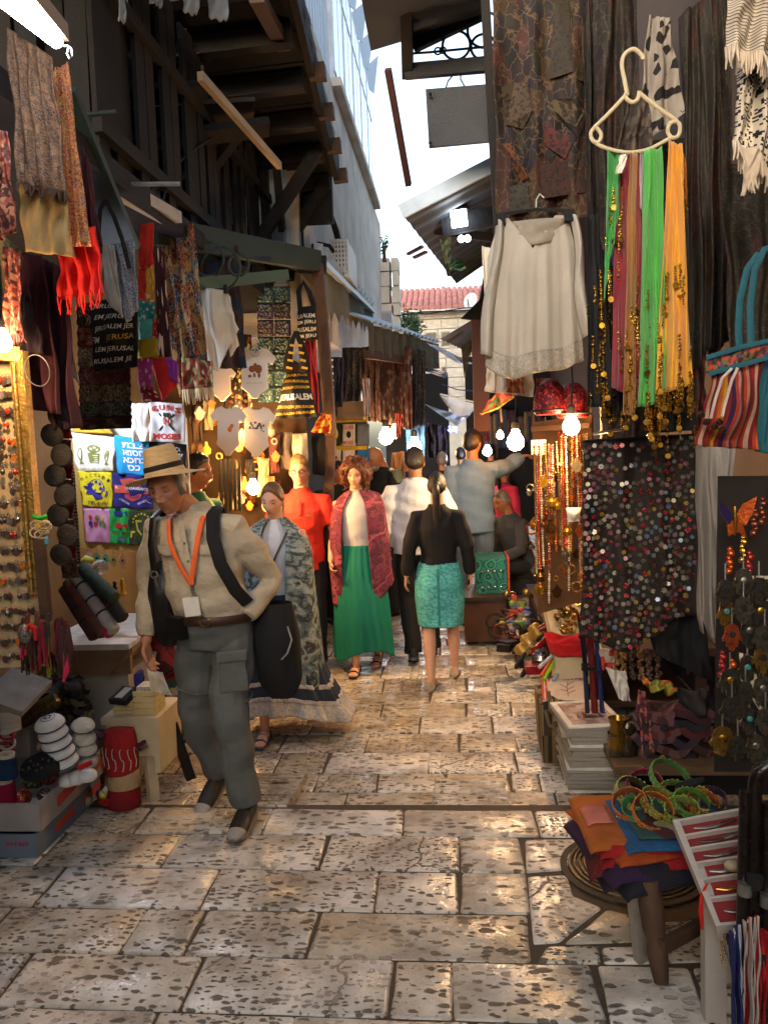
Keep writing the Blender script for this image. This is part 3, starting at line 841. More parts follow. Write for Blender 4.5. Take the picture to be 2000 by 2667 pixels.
# ---------------------------------------------------------------- right shop row
rb=T('market_hall','dark shop row with hung textiles along the right side','building',(1.9,5,0))
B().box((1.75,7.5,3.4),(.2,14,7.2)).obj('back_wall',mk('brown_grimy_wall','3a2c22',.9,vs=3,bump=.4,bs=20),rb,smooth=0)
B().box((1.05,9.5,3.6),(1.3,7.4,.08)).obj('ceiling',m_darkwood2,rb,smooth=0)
post=tag(B().bar(P(1262,-20,5.1),P(1300,640,5.1),.06,.05).obj('wooden_post',m_darkwood,smooth=0),'rough brown post at the street edge of the camel tapestry','post')
tc_=T('tin_canopy','high corrugated tin canopy with iron frame at the top of the picture','canopy',P(1100,60,5.6))
cs=quadS(P(930,-60,4.9),P(1290,-60,5.0),P(1255,45,5.8),P(966,133,5.8))
corr(cs,80,8,'tin_sheet',m_tin,tc_,.018,9,'v')
B().bar(P(1058,-30,5.3),P(1062,195,5.85),.07,.09,V((0,-1,0))).obj('hanger_post',m_iron2,tc_,smooth=0)
B().bar(P(1056,187,5.8),P(1272,168,5.7),.05,.09).obj('lower_rail',m_iron2,tc_,smooth=0)
B().bar(P(1075,118,5.8),P(1268,25,5.7),.05,.09).obj('sloping_rail',m_iron2,tc_,smooth=0)
B().bar(P(1064,100,5.8),P(1152,56,5.75),.04,.03).obj('thin_rail',m_iron2,tc_,smooth=0)
B().tube([P(1050,141,5.8),P(1120,136,5.8),P(1262,122,5.7)],.008,6).obj('rod',m_iron2,tc_)
for(x,y,rr)in((1188,118,34),(1262,78,42),(1258,122,30)):
 B().ring(P(x,y,5.77),rr/FPX*5.8,.009,V((0,1,0)),28).obj('ring',m_iron2,tc_)
B().ring(P(1140,133,5.77),.022,.006,(0,1,0),14).ring(P(1153,131,5.77),.02,.006,(0,1,0),14).obj('scroll',m_iron2,tc_)
sg=T('hanging_sign','blank dark sign panel hanging against the white sky','sign',P(1200,225,5.7))
a,b2,c2,d2=P(1108,232,5.7),P(1300,216,5.7),P(1300,366,5.7),P(1117,383,5.7)
B().grid(quadS(a,b2,c2,d2),1,1,.03).obj('panel',mk('slate_panel','1b1f28',.6,var=.1,vs=3),sg,smooth=0)
for q in((1160,232,1185,190),(1210,226,1200,186)):
 B().tube([P(q[0],q[1],5.71),P((q[0]+q[2])/2-6,(q[1]+q[3])/2,5.71),P(q[2],q[3],5.75)],.005,5).obj('hook',m_iron2,sg)
for(x,y)in((1120,245),(1120,372),(1285,232)):
 B().ball(P(x,y,5.66),.012,8,6).obj('rivet',m_iron2,sg)
batten('thin dark red stick hanging alone against the sky',P(1010,180,6.4),P(1064,482,7.0),.045,.05,mk('red_brown_wood','3e1f1b',.7,vs=6),'hanging_stick')
lc=T('tin_awning','lower corrugated tin awning sloping out over the right side','awning',P(1180,560,7))
ls=quadS(P(1046,556,6.2),P(1300,424,6.2),P(1330,640,10.0),P(1188,738,10.4))
corr(ls,8,110,'tin_sheet',m_tin,lc,.02,13,'v')
B().bar(P(1044,552,6.17),P(1300,420,6.17),.03,.10).obj('edge_strip',m_tin2,lc,smooth=0)
B().bar(P(1130,545,7.0),P(1170,710,9.6),.05,.08).obj('rafter',m_darkwood,lc,smooth=0)
B().bar(P(1150,590,7.0),P(1300,560,7.0),.05,.16).obj('beam',m_darkwood2,lc,smooth=0)
B().bar(P(1132,600,7.3),P(1290,620,7.3),.04,.07).obj('lower_beam',m_darkwood,lc,smooth=0)
tag(B().bar(P(1062,662,6.8),P(1100,642,6.7),.03,.02).bar(P(1078,671,6.8),P(1110,656,6.7),.03,.02).obj('stick_ends',mk('red_brown_wood','3e1f1b'),lc,smooth=0))
tf=T('ceiling_light','bright white light fitting under the lower tin awning','lamp',P(1195,575,6.9))
B().bar(P(1175,572,6.9),P(1215,566,6.9),.10,.11).obj('lit_box',glow('cool_lamp','e8f4ff',5),tf,smooth=0)
B().bar(P(1172,552,6.93),P(1218,546,6.93),.12,.02).obj('cap',m_iron2,tf,smooth=0)
for k,(x,y)in enumerate(((1201,622),(1217,621))):
 t=T('spot_lamp',['left one of two round white lamps under the lower tin awning','right one of two round white lamps under the lower tin awning'][k],'lamp',P(x,y,7.0))
 B().ball(P(x,y,7.0),.028,12,8).obj('bulb',glow('cool_lamp','e8f4ff',5),t)
 B().tube([P(x,y-10,7.05),P(x+3,y-40,7.05)],.012,6).obj('stem',m_iron2,t)
def scrap(name,label,cat,pts,d,m,parent=None):
 tl_,tr_,br_,bl_=[P(x,y,d+.05*k)for k,(x,y)in enumerate(pts)]
 S=quadS(tl_,tr_,br_,bl_)
 def S2(u,v):return V(S(u,v))+V((0,.04*math.sin(7*u+3*v)+.02*math.sin(17*v+5*u),0))
 o=B().grid(S2,10,10,.004).obj(name,m,parent)
 return tag(o,label,cat)
m_tarp=mk('pale_blue_tarp','a4b4cc',.6,var=.3,vs=4,bump=.4,bs=15)
m_greencl=mk('pale_green_cloth','7c9c86',.8,var=.4,vs=6)
scrap('green_rag','torn pale green cloth hanging under the lower awning','cloth',((1146,622),(1175,620),(1172,680),(1160,690)),7.4,m_greencl)
scrap('green_tarp','faded green tarp sheet lining the lower awning','tarp',((1175,545),(1285,512),(1290,575),(1180,600)),7.6,m_greencl)
scrap('green_bag','bunched green plastic at the tip of the lower awning','plastic',((1168,685),(1200,672),(1215,700),(1172,706)),8.4,mk('teal_plastic','3f8474',.4,vs=8))
fa=T('far_awning','old tin awning with ragged edge further down on the right','awning',P(1200,850,11))
corr(quadS(P(1148,884,10),P(1262,815,10),P(1275,850,13),P(1215,915,13)),6,40,'tin_sheet',mk('brown_tin','4a4238',.7,vs=3),fa,.02,8,'v')
b=B()
for k in range(14):
 p=P(1200+k*5.5,898+3*math.sin(k)-k*2,10.4);L=random.uniform(.15,.5)
 b.add([p,p+V((.06,0,0)),p+V((.03,.02,-L))],[(0,1,2)])
b.obj('ragged_edge',mk('dark_rag','2c2a28',.9,vs=8),fa,smooth=0)
tag(B().box(P(1252,980,8.6),(.16,.12,1.1)).obj('red_post',mk('red_brown_wood','3e1f1b'),smooth=0),'reddish post behind the white blouse','post')
dp=T('dark_gable','dark gable end of a shop roof rising behind the white blouse','roof',P(1240,800,9))
B().prism([(0,0),(.33,.30),(.42,.95),(.55,.9),(.55,-.1)],P(1200,830,9),(1,0,0),(0,0,1),.06).obj('gable_board',m_darkwood2,dp,smooth=0)
tag(B().box(P(1330,1150,14.6),(1.5,.2,2.9)).obj('shop_shade_backdrop',m_black,smooth=0),'black slab painted as an unlit shop front behind the raised arm at the far right','shop front')  # black backdrop in place of the shade inside the far shop
rnd=random.Random(41)
for k in range(14):
 x,y=1255+12*k+rnd.uniform(-3,3),1060+rnd.uniform(0,40)
 p=P(x,y,14.3);h_=rnd.uniform(.35,.8);w_=rnd.uniform(.06,.10);c=['3a2a24','5c2020','4a4038','6a5a3c','2a3440','503024','38222c'][k%7]
 q=quadS(p+V((-w_,0,0)),p+V((w_,0,0)),p+V((w_*1.1,.02,-h_)),p+V((-w_,.02,-h_)))
 tag(B().grid(lambda u,v,q=q,k=k:V(q(u,v))+V((0,.02*math.sin(7*u+k),0)),8,6,.004).obj('hanging_cloth',mk('far_right_cloth_'+c,c,.9),None,180),['brown','dark red','grey-brown','ochre','slate','rust','plum'][k%7]+' cloth hanging %s on the far right shop front'%('left of the middle' if k<7 else 'right of the middle'),'cloth','cloths on the far right shop front')
 # ---------------------------------------------------------------- left awnings
m_awn=mk('olive_canvas','5c573c',.85,var=.3,vs=5,bump=.3,bs=60)
m_awn2=mk('dark_olive_canvas','3a3a2e',.85,var=.3,vs=5)
aw=T('scalloped_awning','olive canvas awning with a scalloped hem on the left side','awning',P(880,760,9))
A0,A1=P(815,672,6.9),P(968,815,11.5)
def aws(u,v):
 p=lerp(A0,A1,u);n=13
 sc=.10*abs(math.sin(PI*n*u))
 L=lerp(.45,.28,u)-sc*.9
 return p+V((.02*math.sin(20*u),0,-v*L-.07*0))
B().grid(aws,104,4,.006).obj('scalloped_hem',m_awn,aw)
def awt(u,v):return lerp(lerp(A0,A1,v),lerp(A0,A1,v)+V((-1.0,0,.10)),u)+V((0,0,.02*math.sin(14*v)))
B().grid(awt,6,24,.01).obj('canvas_top',m_awn2,aw)
B().bar(A0+V((.02,0,.02)),A1+V((.02,0,.02)),.05,.05).obj('edge_rail',m_tin2,aw,smooth=0)
for k in range(14):
 p=lerp(A0,A1,(k+.5)/14)
 B().add([p+V((0,-.12,.06)),p+V((.02,.12,.06)),p+V((.05,.10,.16)),p+V((.0,-.1,.13))],[(0,1,2,3)]).obj('torn_flap',m_tin2,aw,smooth=0)
a2=T('corrugated_awning','pale corrugated awning with fringed valance further along the left','awning',P(1060,890,11))
C0,C1=P(966,835,9.2),P(1148,892,12.5)
def cor(u,v):return lerp(C0,C1,v)+V((-1.1*u,0,.45*u))
corr(cor,6,120,'tin_sheet',m_tin2,a2,.025,16,'v')
def vl(u,v):return lerp(C0,C1,u)+V((-.03+.015*math.sin(60*u),0,-.03-v*(.30+.03*math.sin(90*u))))
B().grid(vl,120,3,.004).obj('valance',mk('grey_fringe','5c5a4c',.85,vs=10),a2)
B().bar(C0+V((-.06,-.05,-.36)),C1+V((-.06,0,-.33)),.06,.09).obj('beam',m_brownwood,a2,smooth=0)
tp=scrap('sagging_tarp','pale blue tarp sagging from the end of the corrugated awning','tarp',((1110,892),(1150,905),(1232,948),(1190,945)),11.6,m_tarp)
scrap('tin_scrap','small strip of pale tin below the sagging tarp','tin sheet',((1102,952),(1165,972),(1160,984),(1102,966)),12.2,m_tin2)
scrap('low_tarp','crumpled pale tarp over the far stalls','tarp',((1105,1052),(1215,1090),(1250,1050),(1190,1110)),12.5,m_tarp)
t=T('folded_umbrella','white market umbrella tipped on its side over the far stalls','umbrella',P(1195,1050,11.5))
def um(u,v):
 a=-1.2+2.4*u
 p=lerp(P(1146,1028,11.5),P(1246,1052,11.5),u)
 return p+V((0,.25*v,-(.20*math.sin(PI*u)+.0)*v-.015+.0))
B().grid(um,16,6,.004).obj('canopy',mk('white_canvas','c9cbc4',.8,vs=6),t)
B().tube([P(1146,1026,11.5),P(1246,1050,11.5)],.012,6).obj('rim',mk('white_canvas','c9cbc4',.8),t)
tag(B().tube([P(1150,1000,12),P(1190,1015,12),P(1235,1018,12)],.008,5).obj('purple_string',mk('purple_cord','4a3a8a',.7)),'purple string across the far end of the street','string')
cable=B()
for q in(((1035,822),(1100,812),(1170,810),(1250,806)),((1060,812),(1110,818),(1200,803),(1240,800))):
 cable.tube([P(x,y,17)for x,y in q],.012,5)
tag(cable.obj('cable',m_iron2),'sagging electric cables crossing below the red roof','cable')
gb=T('green_beam','dull green beam with iron hoops above the white hanging tunic','beam',P(620,730,5.4))
B().bar(P(494,742,5.0),P(745,716,6.1),.05,.075).obj('beam',mk('green_beam_paint','41584e',.6,vs=5),gb,smooth=0)
B().bar(P(400,600,4.8),P(830,680,6.9),.06,.16).obj('upper_beam',m_greenwood,gb,smooth=0)
for(x,y,rr)in((545,675,42),(622,690,28),(575,700,55)):
 B().ring(P(x,y,5.3),rr/FPX*5.3,.008,(.2,1,0),24).obj('hoop',m_greenwood,gb)
bt=T('brown_column','worn wooden column between the yellow bag and the book rack','post',P(850,1200,6.9))
B().bar(P(828,690,6.9),P(862,1135,6.9),.09,.09).bar(P(862,1135,6.92),P(850,1420,6.92),.08,.08).obj('post',m_brownwood,bt,smooth=0)
B().bar(P(775,690,6.95),P(850,690,6.95),.06,.14).obj('head_block',m_darkwood,bt,smooth=0)
# ================================================================ PEOPLE
def skin_mat(name,col):
 m,nt,b_,L=_new(name)
 at=nt.nodes.new('ShaderNodeAttribute');at.attribute_name='tint'
 tc=nt.nodes.new('ShaderNodeTexCoord');nz=nt.nodes.new('ShaderNodeTexNoise');nz.inputs['Scale'].default_value=40;nz.inputs['Detail'].default_value=5
 L.new(tc.outputs['Object'],nz.inputs['Vector'])
 rp=nt.nodes.new('ShaderNodeValToRGB');L.new(nz.outputs[0],rp.inputs[0])
 rp.color_ramp.elements[0].color=rgb(col,.85);rp.color_ramp.elements[1].color=rgb(col,1.1)
 mm=nt.nodes.new('ShaderNodeMix');mm.data_type='RGBA';mm.blend_type='MULTIPLY';mm.inputs[0].default_value=1
 L.new(rp.outputs[0],mm.inputs[6]);L.new(at.outputs['Color'],mm.inputs[7]);L.new(mm.outputs[2],b_.inputs['Base Color'])
 b_.inputs['Roughness'].default_value=.5;b_.inputs['Subsurface Weight'].default_value=.08;b_.inputs['Subsurface Radius'].default_value=(.01,.004,.002)
 b_.inputs['Specular IOR Level'].default_value=.35
 return m
SK_OLD,SK_FAIR,SK_TAN=skin_mat('weathered_skin','b87f62'),skin_mat('fair_skin','d3a083'),skin_mat('tan_skin','a8714f')
def hair_mat(name,col):
 return mk(name,col,.45,var=.5,vs=30,bump=.6,bs=160,stretch=(1,1,.15),spec=.5)
H_DARK,H_BROWN,H_RED,H_GREY,H_SAND=hair_mat('black_hair','1c1512'),hair_mat('light_brown_hair','6e4b2e'),hair_mat('auburn_hair','5e3019'),hair_mat('grey_hair','857c74'),hair_mat('sandy_hair','8a6a44')
def gs(x,c,s):return math.exp(-((x-c)/s)**2)
def head_pt(ux,uy,uz,fem=False,old=False):
 s=sstep(.15,-1.0,uz)
 w=.074 if not fem else .070
 x=w*ux*(1-(.36 if fem else .27)*s)
 if uy>0:y=.100*uy*(1-.42*sstep(-.1,-.9,uz))
 else:y=.092*uy*(1-.10*s)
 z=.118*uz
 if uz<-.85:z=-.118*(.85+(-.85-uz)*.55)
 if uy<-.02:
  f=sstep(-.02,-.35,uy)
  ax=abs(x)
  d=0
  pr=0
  if z>-.026:pr=sstep(.034,-.022,z)
  else:pr=sstep(-.044,-.026,z)
  d+=(.023+.003*old)*pr*gs(x,0,.0105+.004*sstep(.01,-.025,z))
  d+=.009*gs(ax,.013,.007)*gs(z,-.030,.009)
  d-=.011*gs(ax,.031,.016)*gs(z,.012,.013)
  d+=.0055*gs(ax,.028,.024)*gs(z,.034,.010)
  d+=.005*gs(ax,.046,.016)*gs(z,-.014,.018)
  d+=.008*gs(x,0,.022)*(gs(z,-.051,.0055)+gs(z,-.0635,.006))
  d-=.005*gs(x,0,.024)*gs(z,-.0575,.0022)
  d-=.004*gs(x,0,.02)*gs(z,-.075,.007)
  d+=.009*gs(x,0,.020)*gs(z,-.095,.014)
  if old:d-=.004*gs(ax,.034+(-.03-z)*.15,.005)*sstep(-.02,-.035,z)*sstep(-.085,-.06,z);d-=.004*gs(ax,.045,.012)*gs(z,-.04,.018)
  y-=d*f
 return V((x,y,z))
def head_tint(x,y,z,fem,old):
 ax=abs(x);t=V((1,1,1))
 if y<-.03:
  lip=gs(x,0,.021)**2*max(gs(z,-.052,.0055),gs(z,-.0625,.0055))
  t=t.lerp(V((.82,.50,.48))if fem else V((.8,.6,.56)),min(1,lip*1.1))
  t=t.lerp(V((.25,.14,.12)),.8*gs(x,0,.02)*gs(z,-.0575,.0018))  # dark mouth line: crease shade painted on the skin
  br=gs(ax,.031,.018)**2*gs(z,.0335-.25*max(0,ax-.035),.0042)
  t=t.lerp(V((.22,.16,.13)),min(.92,1.2*br*(1.0 if not fem else .8)))
  t=t.lerp(V((.58,.42,.38)),.7*gs(ax,.031,.015)*gs(z,.010,.009))  # eye sockets darkened: shade put into the skin tint
  t=t.lerp(V((.3,.2,.18)),.7*gs(ax,.0095,.004)*gs(z,-.0345,.0028))  # nostril shade painted as two dark spots
  t=t.lerp(V((1,.80,.76)),.5*gs(ax,.045,.02)*gs(z,-.02,.02))
  if not fem:t=t.lerp(V((.80,.74,.72)),.5*sstep(-.035,-.055,z))
 return t
def hairline(kind,az,uz):
 """how thick the hair is in a direction (0 = bare skin)"""
 def ip(tab):
  for(a,b),(c,d)in zip(tab[:-1],tab[1:]):
   if az<=c:return b+(d-b)*(az-a)/(c-a)
  return tab[-1][1]
 if kind=='short':h=ip([(0,.66),(.6,.60),(1.0,.42),(1.25,.05),(1.45,-.12),(1.7,.12),(2.1,-.35),(PI,-.55)]);th=.012+.010*sstep(.3,1,uz)
 elif kind=='quiff':h=ip([(0,.62),(.6,.58),(1.0,.42),(1.25,.05),(1.45,-.05),(1.7,.15),(2.1,-.30),(PI,-.5)]);th=.007+.026*sstep(.35,.95,uz)*(1.2 if az<1.3 else .8)
 elif kind=='pulled':h=ip([(0,.70),(.5,.62),(.9,.40),(1.25,.10),(1.5,.0),(1.8,-.1),(2.2,-.45),(PI,-.55)]);th=.010+.006*sstep(.3,1,uz)
 elif kind=='curly':h=ip([(0,.60),(.5,.50),(.85,.22),(1.1,-.25),(1.3,-.62),(PI,-.75)]);th=.030+.030*sstep(.8,1.4,az)*(1-.4*sstep(.4,1,uz))
 elif kind=='fringe_grey':h=ip([(0,1.5),(1.0,1.2),(1.2,.1),(1.4,-.35),(1.7,.0),(2.2,-.5),(PI,-.6)]);th=.014
 else:return 0
 return th*sstep(h-.02,h+.16,uz)if uz>h-.02 else 0
def body_hand(b,w,d,n,side,curl=.35,sc=1.0,spread=.9):
 """palm, four bent fingers of different length and a thumb; side = +1/-1 picks the thumb's side"""
 w,d,n=V(w),V(d).normalized(),V(n)
 n=(n-d*n.dot(d)).normalized();s=d.cross(n)*side
 L=.088*sc
 b.tube([w-d*.02,w+d*.03*sc,w+d*L*.75,w+d*L],[(.024*sc,.018*sc),(.033*sc,.016*sc),(.040*sc,.014*sc),(.036*sc,.011*sc)],10,xref=s)
 for k,(o,ln)in enumerate(((.029,.074),(.0105,.083),(-.0095,.077),(-.0285,.060))):
  p=w+d*(L*(.95 if k in(1,2)else .90))+s*(o*sc)
  dd=(d+s*(o*1.6*spread)).normalized()
  c=curl*(1+.18*k)
  pts=[p-dd*.02,p]
  ang=0
  for q,f in enumerate((.45,.31,.24)):
   ang+=c*(.8 if q==0 else 1.0)
   dr=(dd*math.cos(ang)+n*math.sin(ang))
   p=p+dr*(ln*f*sc);pts.append(p)
  b.tube(pts,[.0085*sc,.0092*sc,.0085*sc,.0078*sc,.0062*sc],8)
 p=w+d*(.022*sc)+s*(.024*sc)
 d1=(d*.62+s*.70+n*.30).normalized();d2=(d*.85+s*.25+n*.40).normalized()
 b.tube([p,p+d1*.040*sc,p+d1*.040*sc+d2*.030*sc,p+d1*.040*sc+d2*.055*sc],[.014*sc,.0125*sc,.0105*sc,.007*sc],8)
def put(o,root):
 o.parent=root
 return o
def pobj(b,name,mat,root,smooth=60):return put(b.obj(name,mat,None,smooth),root)
def wmesh(b,vox,it,name,mat,root,amp=0,freq=(14,14,22),seed=0.0):
 me=remesh(b,vox,it,name)
 if amp:wrinkle(me,amp,freq,seed)
 return put(link(name,me,mat),root)
def person(label,loc,yaw,H,**k):
 fem=k.get('fem',False);old=k.get('old',False);vox=k.get('vox',.009)
 root=T('person',label,'person',loc,k.get('group'))
 root.rotation_euler=(0,0,yaw);sc=H/1.75;root.scale=(sc,sc,sc)
 lx,ly=k.get('lean',(0,0))
 zs=k.get('hip',.93)
 dz=zs-.93
 def ln(p):
  p=V(p);p.z+=dz;h=max(0,p.z-zs-.02)
  return p+V((lx*h,ly*h,0))
 sw=.165 if fem else .19
 shR,shL=ln((-sw,.0,1.395)),ln((sw,.0,1.395))
 hd=ln((0,-.015,1.632))+V(k.get('headoff',(0,0,0)))
 hy,hp,hr=k.get('head',(0,0,0))
 HR=Matrix.Rotation(hy,3,'Z')@Matrix.Rotation(hp,3,'X')@Matrix.Rotation(hr,3,'Y')
 piv=V((0,.02,-.09))
 def hx(p):return hd+piv+HR@(V(p)-piv)
 arms={}
 arms['R']=k.get('armR',((-sw-.06,.03,1.15),(-sw-.07,-.03,.90)))
 arms['L']=k.get('armL',((sw+.06,.03,1.15),(sw+.07,-.03,.90)))
 legs={'R':k.get('legR',((-.10,-.02,.49),(-.10,.02,.085),0,0)),'L':k.get('legL',((.10,-.02,.49),(.10,.02,.085),0,0))}
 hips={'R':V((-.088,0,zs-.03)),'L':V((.088,0,zs-.03))}
 sh={'R':shR,'L':shL}
 b=B()
 b.tube([ln((0,.015,1.36)),ln((0,.02,1.46)),lerp(ln((0,.02,1.5)),hd+V((0,.02,-.06)),.5),hd+V((0,.02,-.045))],[.075,.06,.054,.055],12)
 b.tube([ln((0,0,.90)),ln((0,0,1.05)),ln((0,0,1.25)),ln((0,.005,1.40))],[(.135,.085),(.125,.085),(.14,.095),(.13,.07)],14,xref=(1,0,0))
 f=.9 if fem else 1.0
 for q in 'RL':
  e,w=V(arms[q][0]),V(arms[q][1])
  if len(arms[q])>2 and arms[q][2]=='hidden':w=lerp(e,w,.8)
  b.tube([lerp(sh[q],ln((0,0,1.40)),.5),sh[q],lerp(sh[q],e,.5),e,lerp(e,w,.35),w],[.05*f,.052*f,.044*f,.037*f,.039*f,.026*f],10)
  kn,an=V(legs[q][0]),V(legs[q][1])
  b.tube([hips[q],lerp(hips[q],kn,.5),kn,lerp(kn,an,.35),lerp(kn,an,.75),an],[.078,.070,.052,.056 if not fem else .053,.038,.033],10)
  hnd=arms[q][2]if len(arms[q])>2 else None
  if hnd!='hidden':
   dd,nn,cu=hnd if hnd else((w-e).normalized()+V((0,-.15,0)),V((1 if q=='R' else-1,0,0)),.30)
   body_hand(b,w,dd,nn,1 if q=='R' else-1,cu,.95*f)
  ty,tp=legs[q][2],legs[q][3]
  FR=Matrix.Rotation(ty,3,'Z')@Matrix.Rotation(tp,3,'X')
  if k.get('barefoot'):
   b.tube([an,an+FR@V((0,.02,-.045)),an+FR@V((0,-.06,-.045)),an+FR@V((0,-.13,-.058)),an+FR@V((0,-.175,-.064))],[.033,(.032,.035),(.038,.03),(.044,.02),(.036,.012)],10,xref=FR@V((1,0,0)))
 bm=remesh(b,k.get('svox',vox*.75),3,'skin')
 va=mesh_np(bm);fa_=[tuple(p.vertices)for p in bm.polygons]
 n0=len(va)
 hv=[];tint=[(1,1,1,1)]*n0
 NU,NV=64,54
 for j in range(NV+1):
  th=PI*j/NV
  for i in range(NU):
   a=2*PI*i/NU
   az=a-.45*math.sin(a)
   ux,uy,uz=math.sin(th)*math.sin(az),-math.sin(th)*math.cos(az),math.cos(th)
   p=head_pt(ux,uy,uz,fem,old)
   t=head_tint(p.x,p.y,p.z,fem,old)
   hv.append(hx(p));tint.append((t.x,t.y,t.z,1))
 hf=[(n0+j*NU+i,n0+(j+1)*NU+i,n0+(j+1)*NU+(i+1)%NU,n0+j*NU+(i+1)%NU)for j in range(NV)for i in range(NU)]
 eb=B()
 for sx in(-1,1):
  eb.ball((0,0,0),(.009,.018,.030),8,6,Matrix.Rotation(.25*sx,3,'Z'))
  for q in range(len(eb.v)-56,len(eb.v)):
   x,y,z=eb.v[q];p=hx((x+sx*.0735*(.95 if fem else 1),y+.012,z-.002));eb.v[q]=tuple(p)
 n1=n0+len(hv)
 tint+=[(1,.85,.8,1)]*len(eb.v)
 D.meshes.remove(bm)
 me=D.meshes.new('body')
 me.from_pydata([tuple(p)for p in va]+[tuple(p)for p in hv]+eb.v,[],fa_+hf+[tuple(i+n1 for i in q)for q in eb.f])
 at=me.color_attributes.new('tint','FLOAT_COLOR','POINT')
 at.data.foreach_set('color',[c for q in tint for c in q])
 me.polygons.foreach_set('use_smooth',[True]*len(me.polygons))
 put(link('body',me,k.get('skin',SK_FAIR)),root)
 if not k.get('noeyes'):
  for sx in(-1,1):
   c=hx((sx*.0305,-.0715,.0125))
   lid=k.get('lid',.45)
   eb=B().ball(c,(.0115,.0105,.0085),10,8,HR)
   pobj(eb,'eye',mk('eye_white','cfc6bd',.25,var=.05),root)
   B_=B().ball(hx((sx*.0305+.001,-.0795,.0115)),(.0050,.0035,.0050),8,6,HR)
   pobj(B_,'iris',mk('dark_iris','2a2018',.2,var=.1),root)
   lb_=B()
   for s_ in range(1):
    lb_.ball(hx((sx*.0305,-.0705,.0125+.006*(1-lid))),(.0135,.0125,.0085),10,6,HR)
   o=pobj(lb_,'eyelid',mk('lid_'+k.get('skin',SK_FAIR).name,{'weathered_skin':'9c684e','fair_skin':'b98468','tan_skin':'8a5a3e'}[k.get('skin',SK_FAIR).name],.55,var=.1),root)
 kind=k.get('hair','short');hm=k.get('hairm',H_DARK)
 if kind not in('bald',):
  b=B();NU,NV=56,40;vs=[];ok=[]
  for j in range(NV+1):
   th=PI*j/NV
   for i in range(NU):
    a=2*PI*i/NU
    az=abs((a+PI)%(2*PI)-PI)
    ux,uy,uz=math.sin(th)*math.sin(a),-math.sin(th)*math.cos(a),math.cos(th)
    p=head_pt(ux,uy if uy>0 else uy*.97,uz,fem)
    t=hairline(kind,az,uz)
    nn=V((ux,uy,uz))
    rough_=noise.noise(V((ux*9+H*7,uy*9,uz*(3 if kind in('pulled','short')else 9))))*(.3 if kind!='curly' else .55)
    vs.append(hx(p+nn*(t*(1+rough_)if t>0 else-.004)));ok.append(t>0)
  fs=[]
  for j in range(NV):
   for i in range(NU):
    q=(j*NU+i,(j+1)*NU+i,(j+1)*NU+(i+1)%NU,j*NU+(i+1)%NU)
    if any(ok[x]for x in q):fs.append(q)
  b.add(vs,fs)
  rnd=random.Random(int(H*1000))
  if kind=='curly':
   for n_ in range(260):
    a=rnd.uniform(-PI,PI);uz=rnd.uniform(-.8,1);az=abs(a)
    if hairline('curly',az,uz)<=0:continue
    r_=math.sqrt(max(0,1-uz*uz));nn=V((r_*math.sin(a),-r_*math.cos(a),uz))
    p=head_pt(nn.x,nn.y,nn.z,fem)+nn*rnd.uniform(.022,.052)
    s1=nn.orthogonal().normalized();s2=nn.cross(s1);ph=rnd.uniform(0,6)
    b.tube([hx(p+(s1*math.cos(ph+q*1.1)+s2*math.sin(ph+q*1.1))*.012+nn*(.004*q)+V((0,0,-.006*q)))for q in range(6)],[.006,.0065,.006,.005,.004,.002],5)
  if kind=='pulled':
   tl_=k.get('tail',.22)
   b.ball(hx((0,.105,.02)),(.035,.03,.035),10,8)
   b.tube([hx((0,.11,.02)),hx((0,.145,-.01)),hx((0,.14,-.06)),hx((0,.125,-.06))+V((0,.0,-tl_*.5)),hx((0,.12,-.06))+V((.0,-.0,-tl_))],[.022,.03,.032,.03,.008],10)
  pobj(b,'hair',hm,root,80)
 tp=k.get('top')
 if tp:
  lo=tp.get('loose',.0);hem=tp.get('hem',.84)+dz
  b=B()
  wd=tp.get('w',1.0)*(.88 if fem else 1.0)
  prof=[(hem,.172,.125,.0),(.95+dz,.170,.122,0),(1.06+dz,.163 if not fem else .150,.118,0),(1.20+dz,.176,.124 if not fem else .128,-.005),(1.31+dz,.182,.122 if not fem else .125,-.003),(1.38+dz,.165,.104,.005),(1.44+dz,.120,.080,.012),(1.475+dz,.075,.066,.016),(1.50+dz,.062,.060,.018)]
  if tp.get('belly'):prof[1]=(.95+dz,.178,.135,-.012);prof[2]=(1.06+dz,.182,.142,-.018);prof[3]=(1.2+dz,.184,.134,-.012)
  prof=[prof[0]]+[p for p in prof[1:]if p[0]>hem+.02]
  if hem>.92+dz and tp.get('belly'):prof[0]=(hem,.170,.128,-.008)
  b.tube([ln((0,cy,z-dz))for z,rx,ry,cy in prof],[((rx+lo)*wd,(ry+lo))for z,rx,ry,cy in prof],20,xref=(1,0,0))
  sl_=tp.get('sleeve',1.0)
  for q in('RL' if sl_>0 else ''):
   e,w=V(arms[q][0]),V(arms[q][1])
   g=.9 if fem else 1.0
   pts=[ln((sh[q].x*.35-ln((0,0,1.43)).x*.35*0,.008,1.425))if False else lerp(ln((0,.010,1.425)),sh[q],.40),sh[q]+V((0,0,-.004)),lerp(sh[q],e,.45),e,lerp(e,w,.5),lerp(e,w,.93)]
   rr=[.052*g,.064*g+lo*.6,.062*g+lo,.053*g+lo,.047*g+lo,.040*g+lo*.8]
   if sl_<.3:pts=pts[:2]+[lerp(sh[q],e,.40),lerp(sh[q],e,.75)];rr=rr[:2]+[.068*g+lo,.066*g+lo]
   elif sl_<.7:pts=pts[:4]+[lerp(e,w,.3)];rr=rr[:4]+[rr[4]]
   b.tube(pts,rr,12)
  o=wmesh(b,tp.get('vox',vox),3,tp.get('name','shirt'),tp['m'],root,tp.get('wr',.004),(13,15,26),H*7)
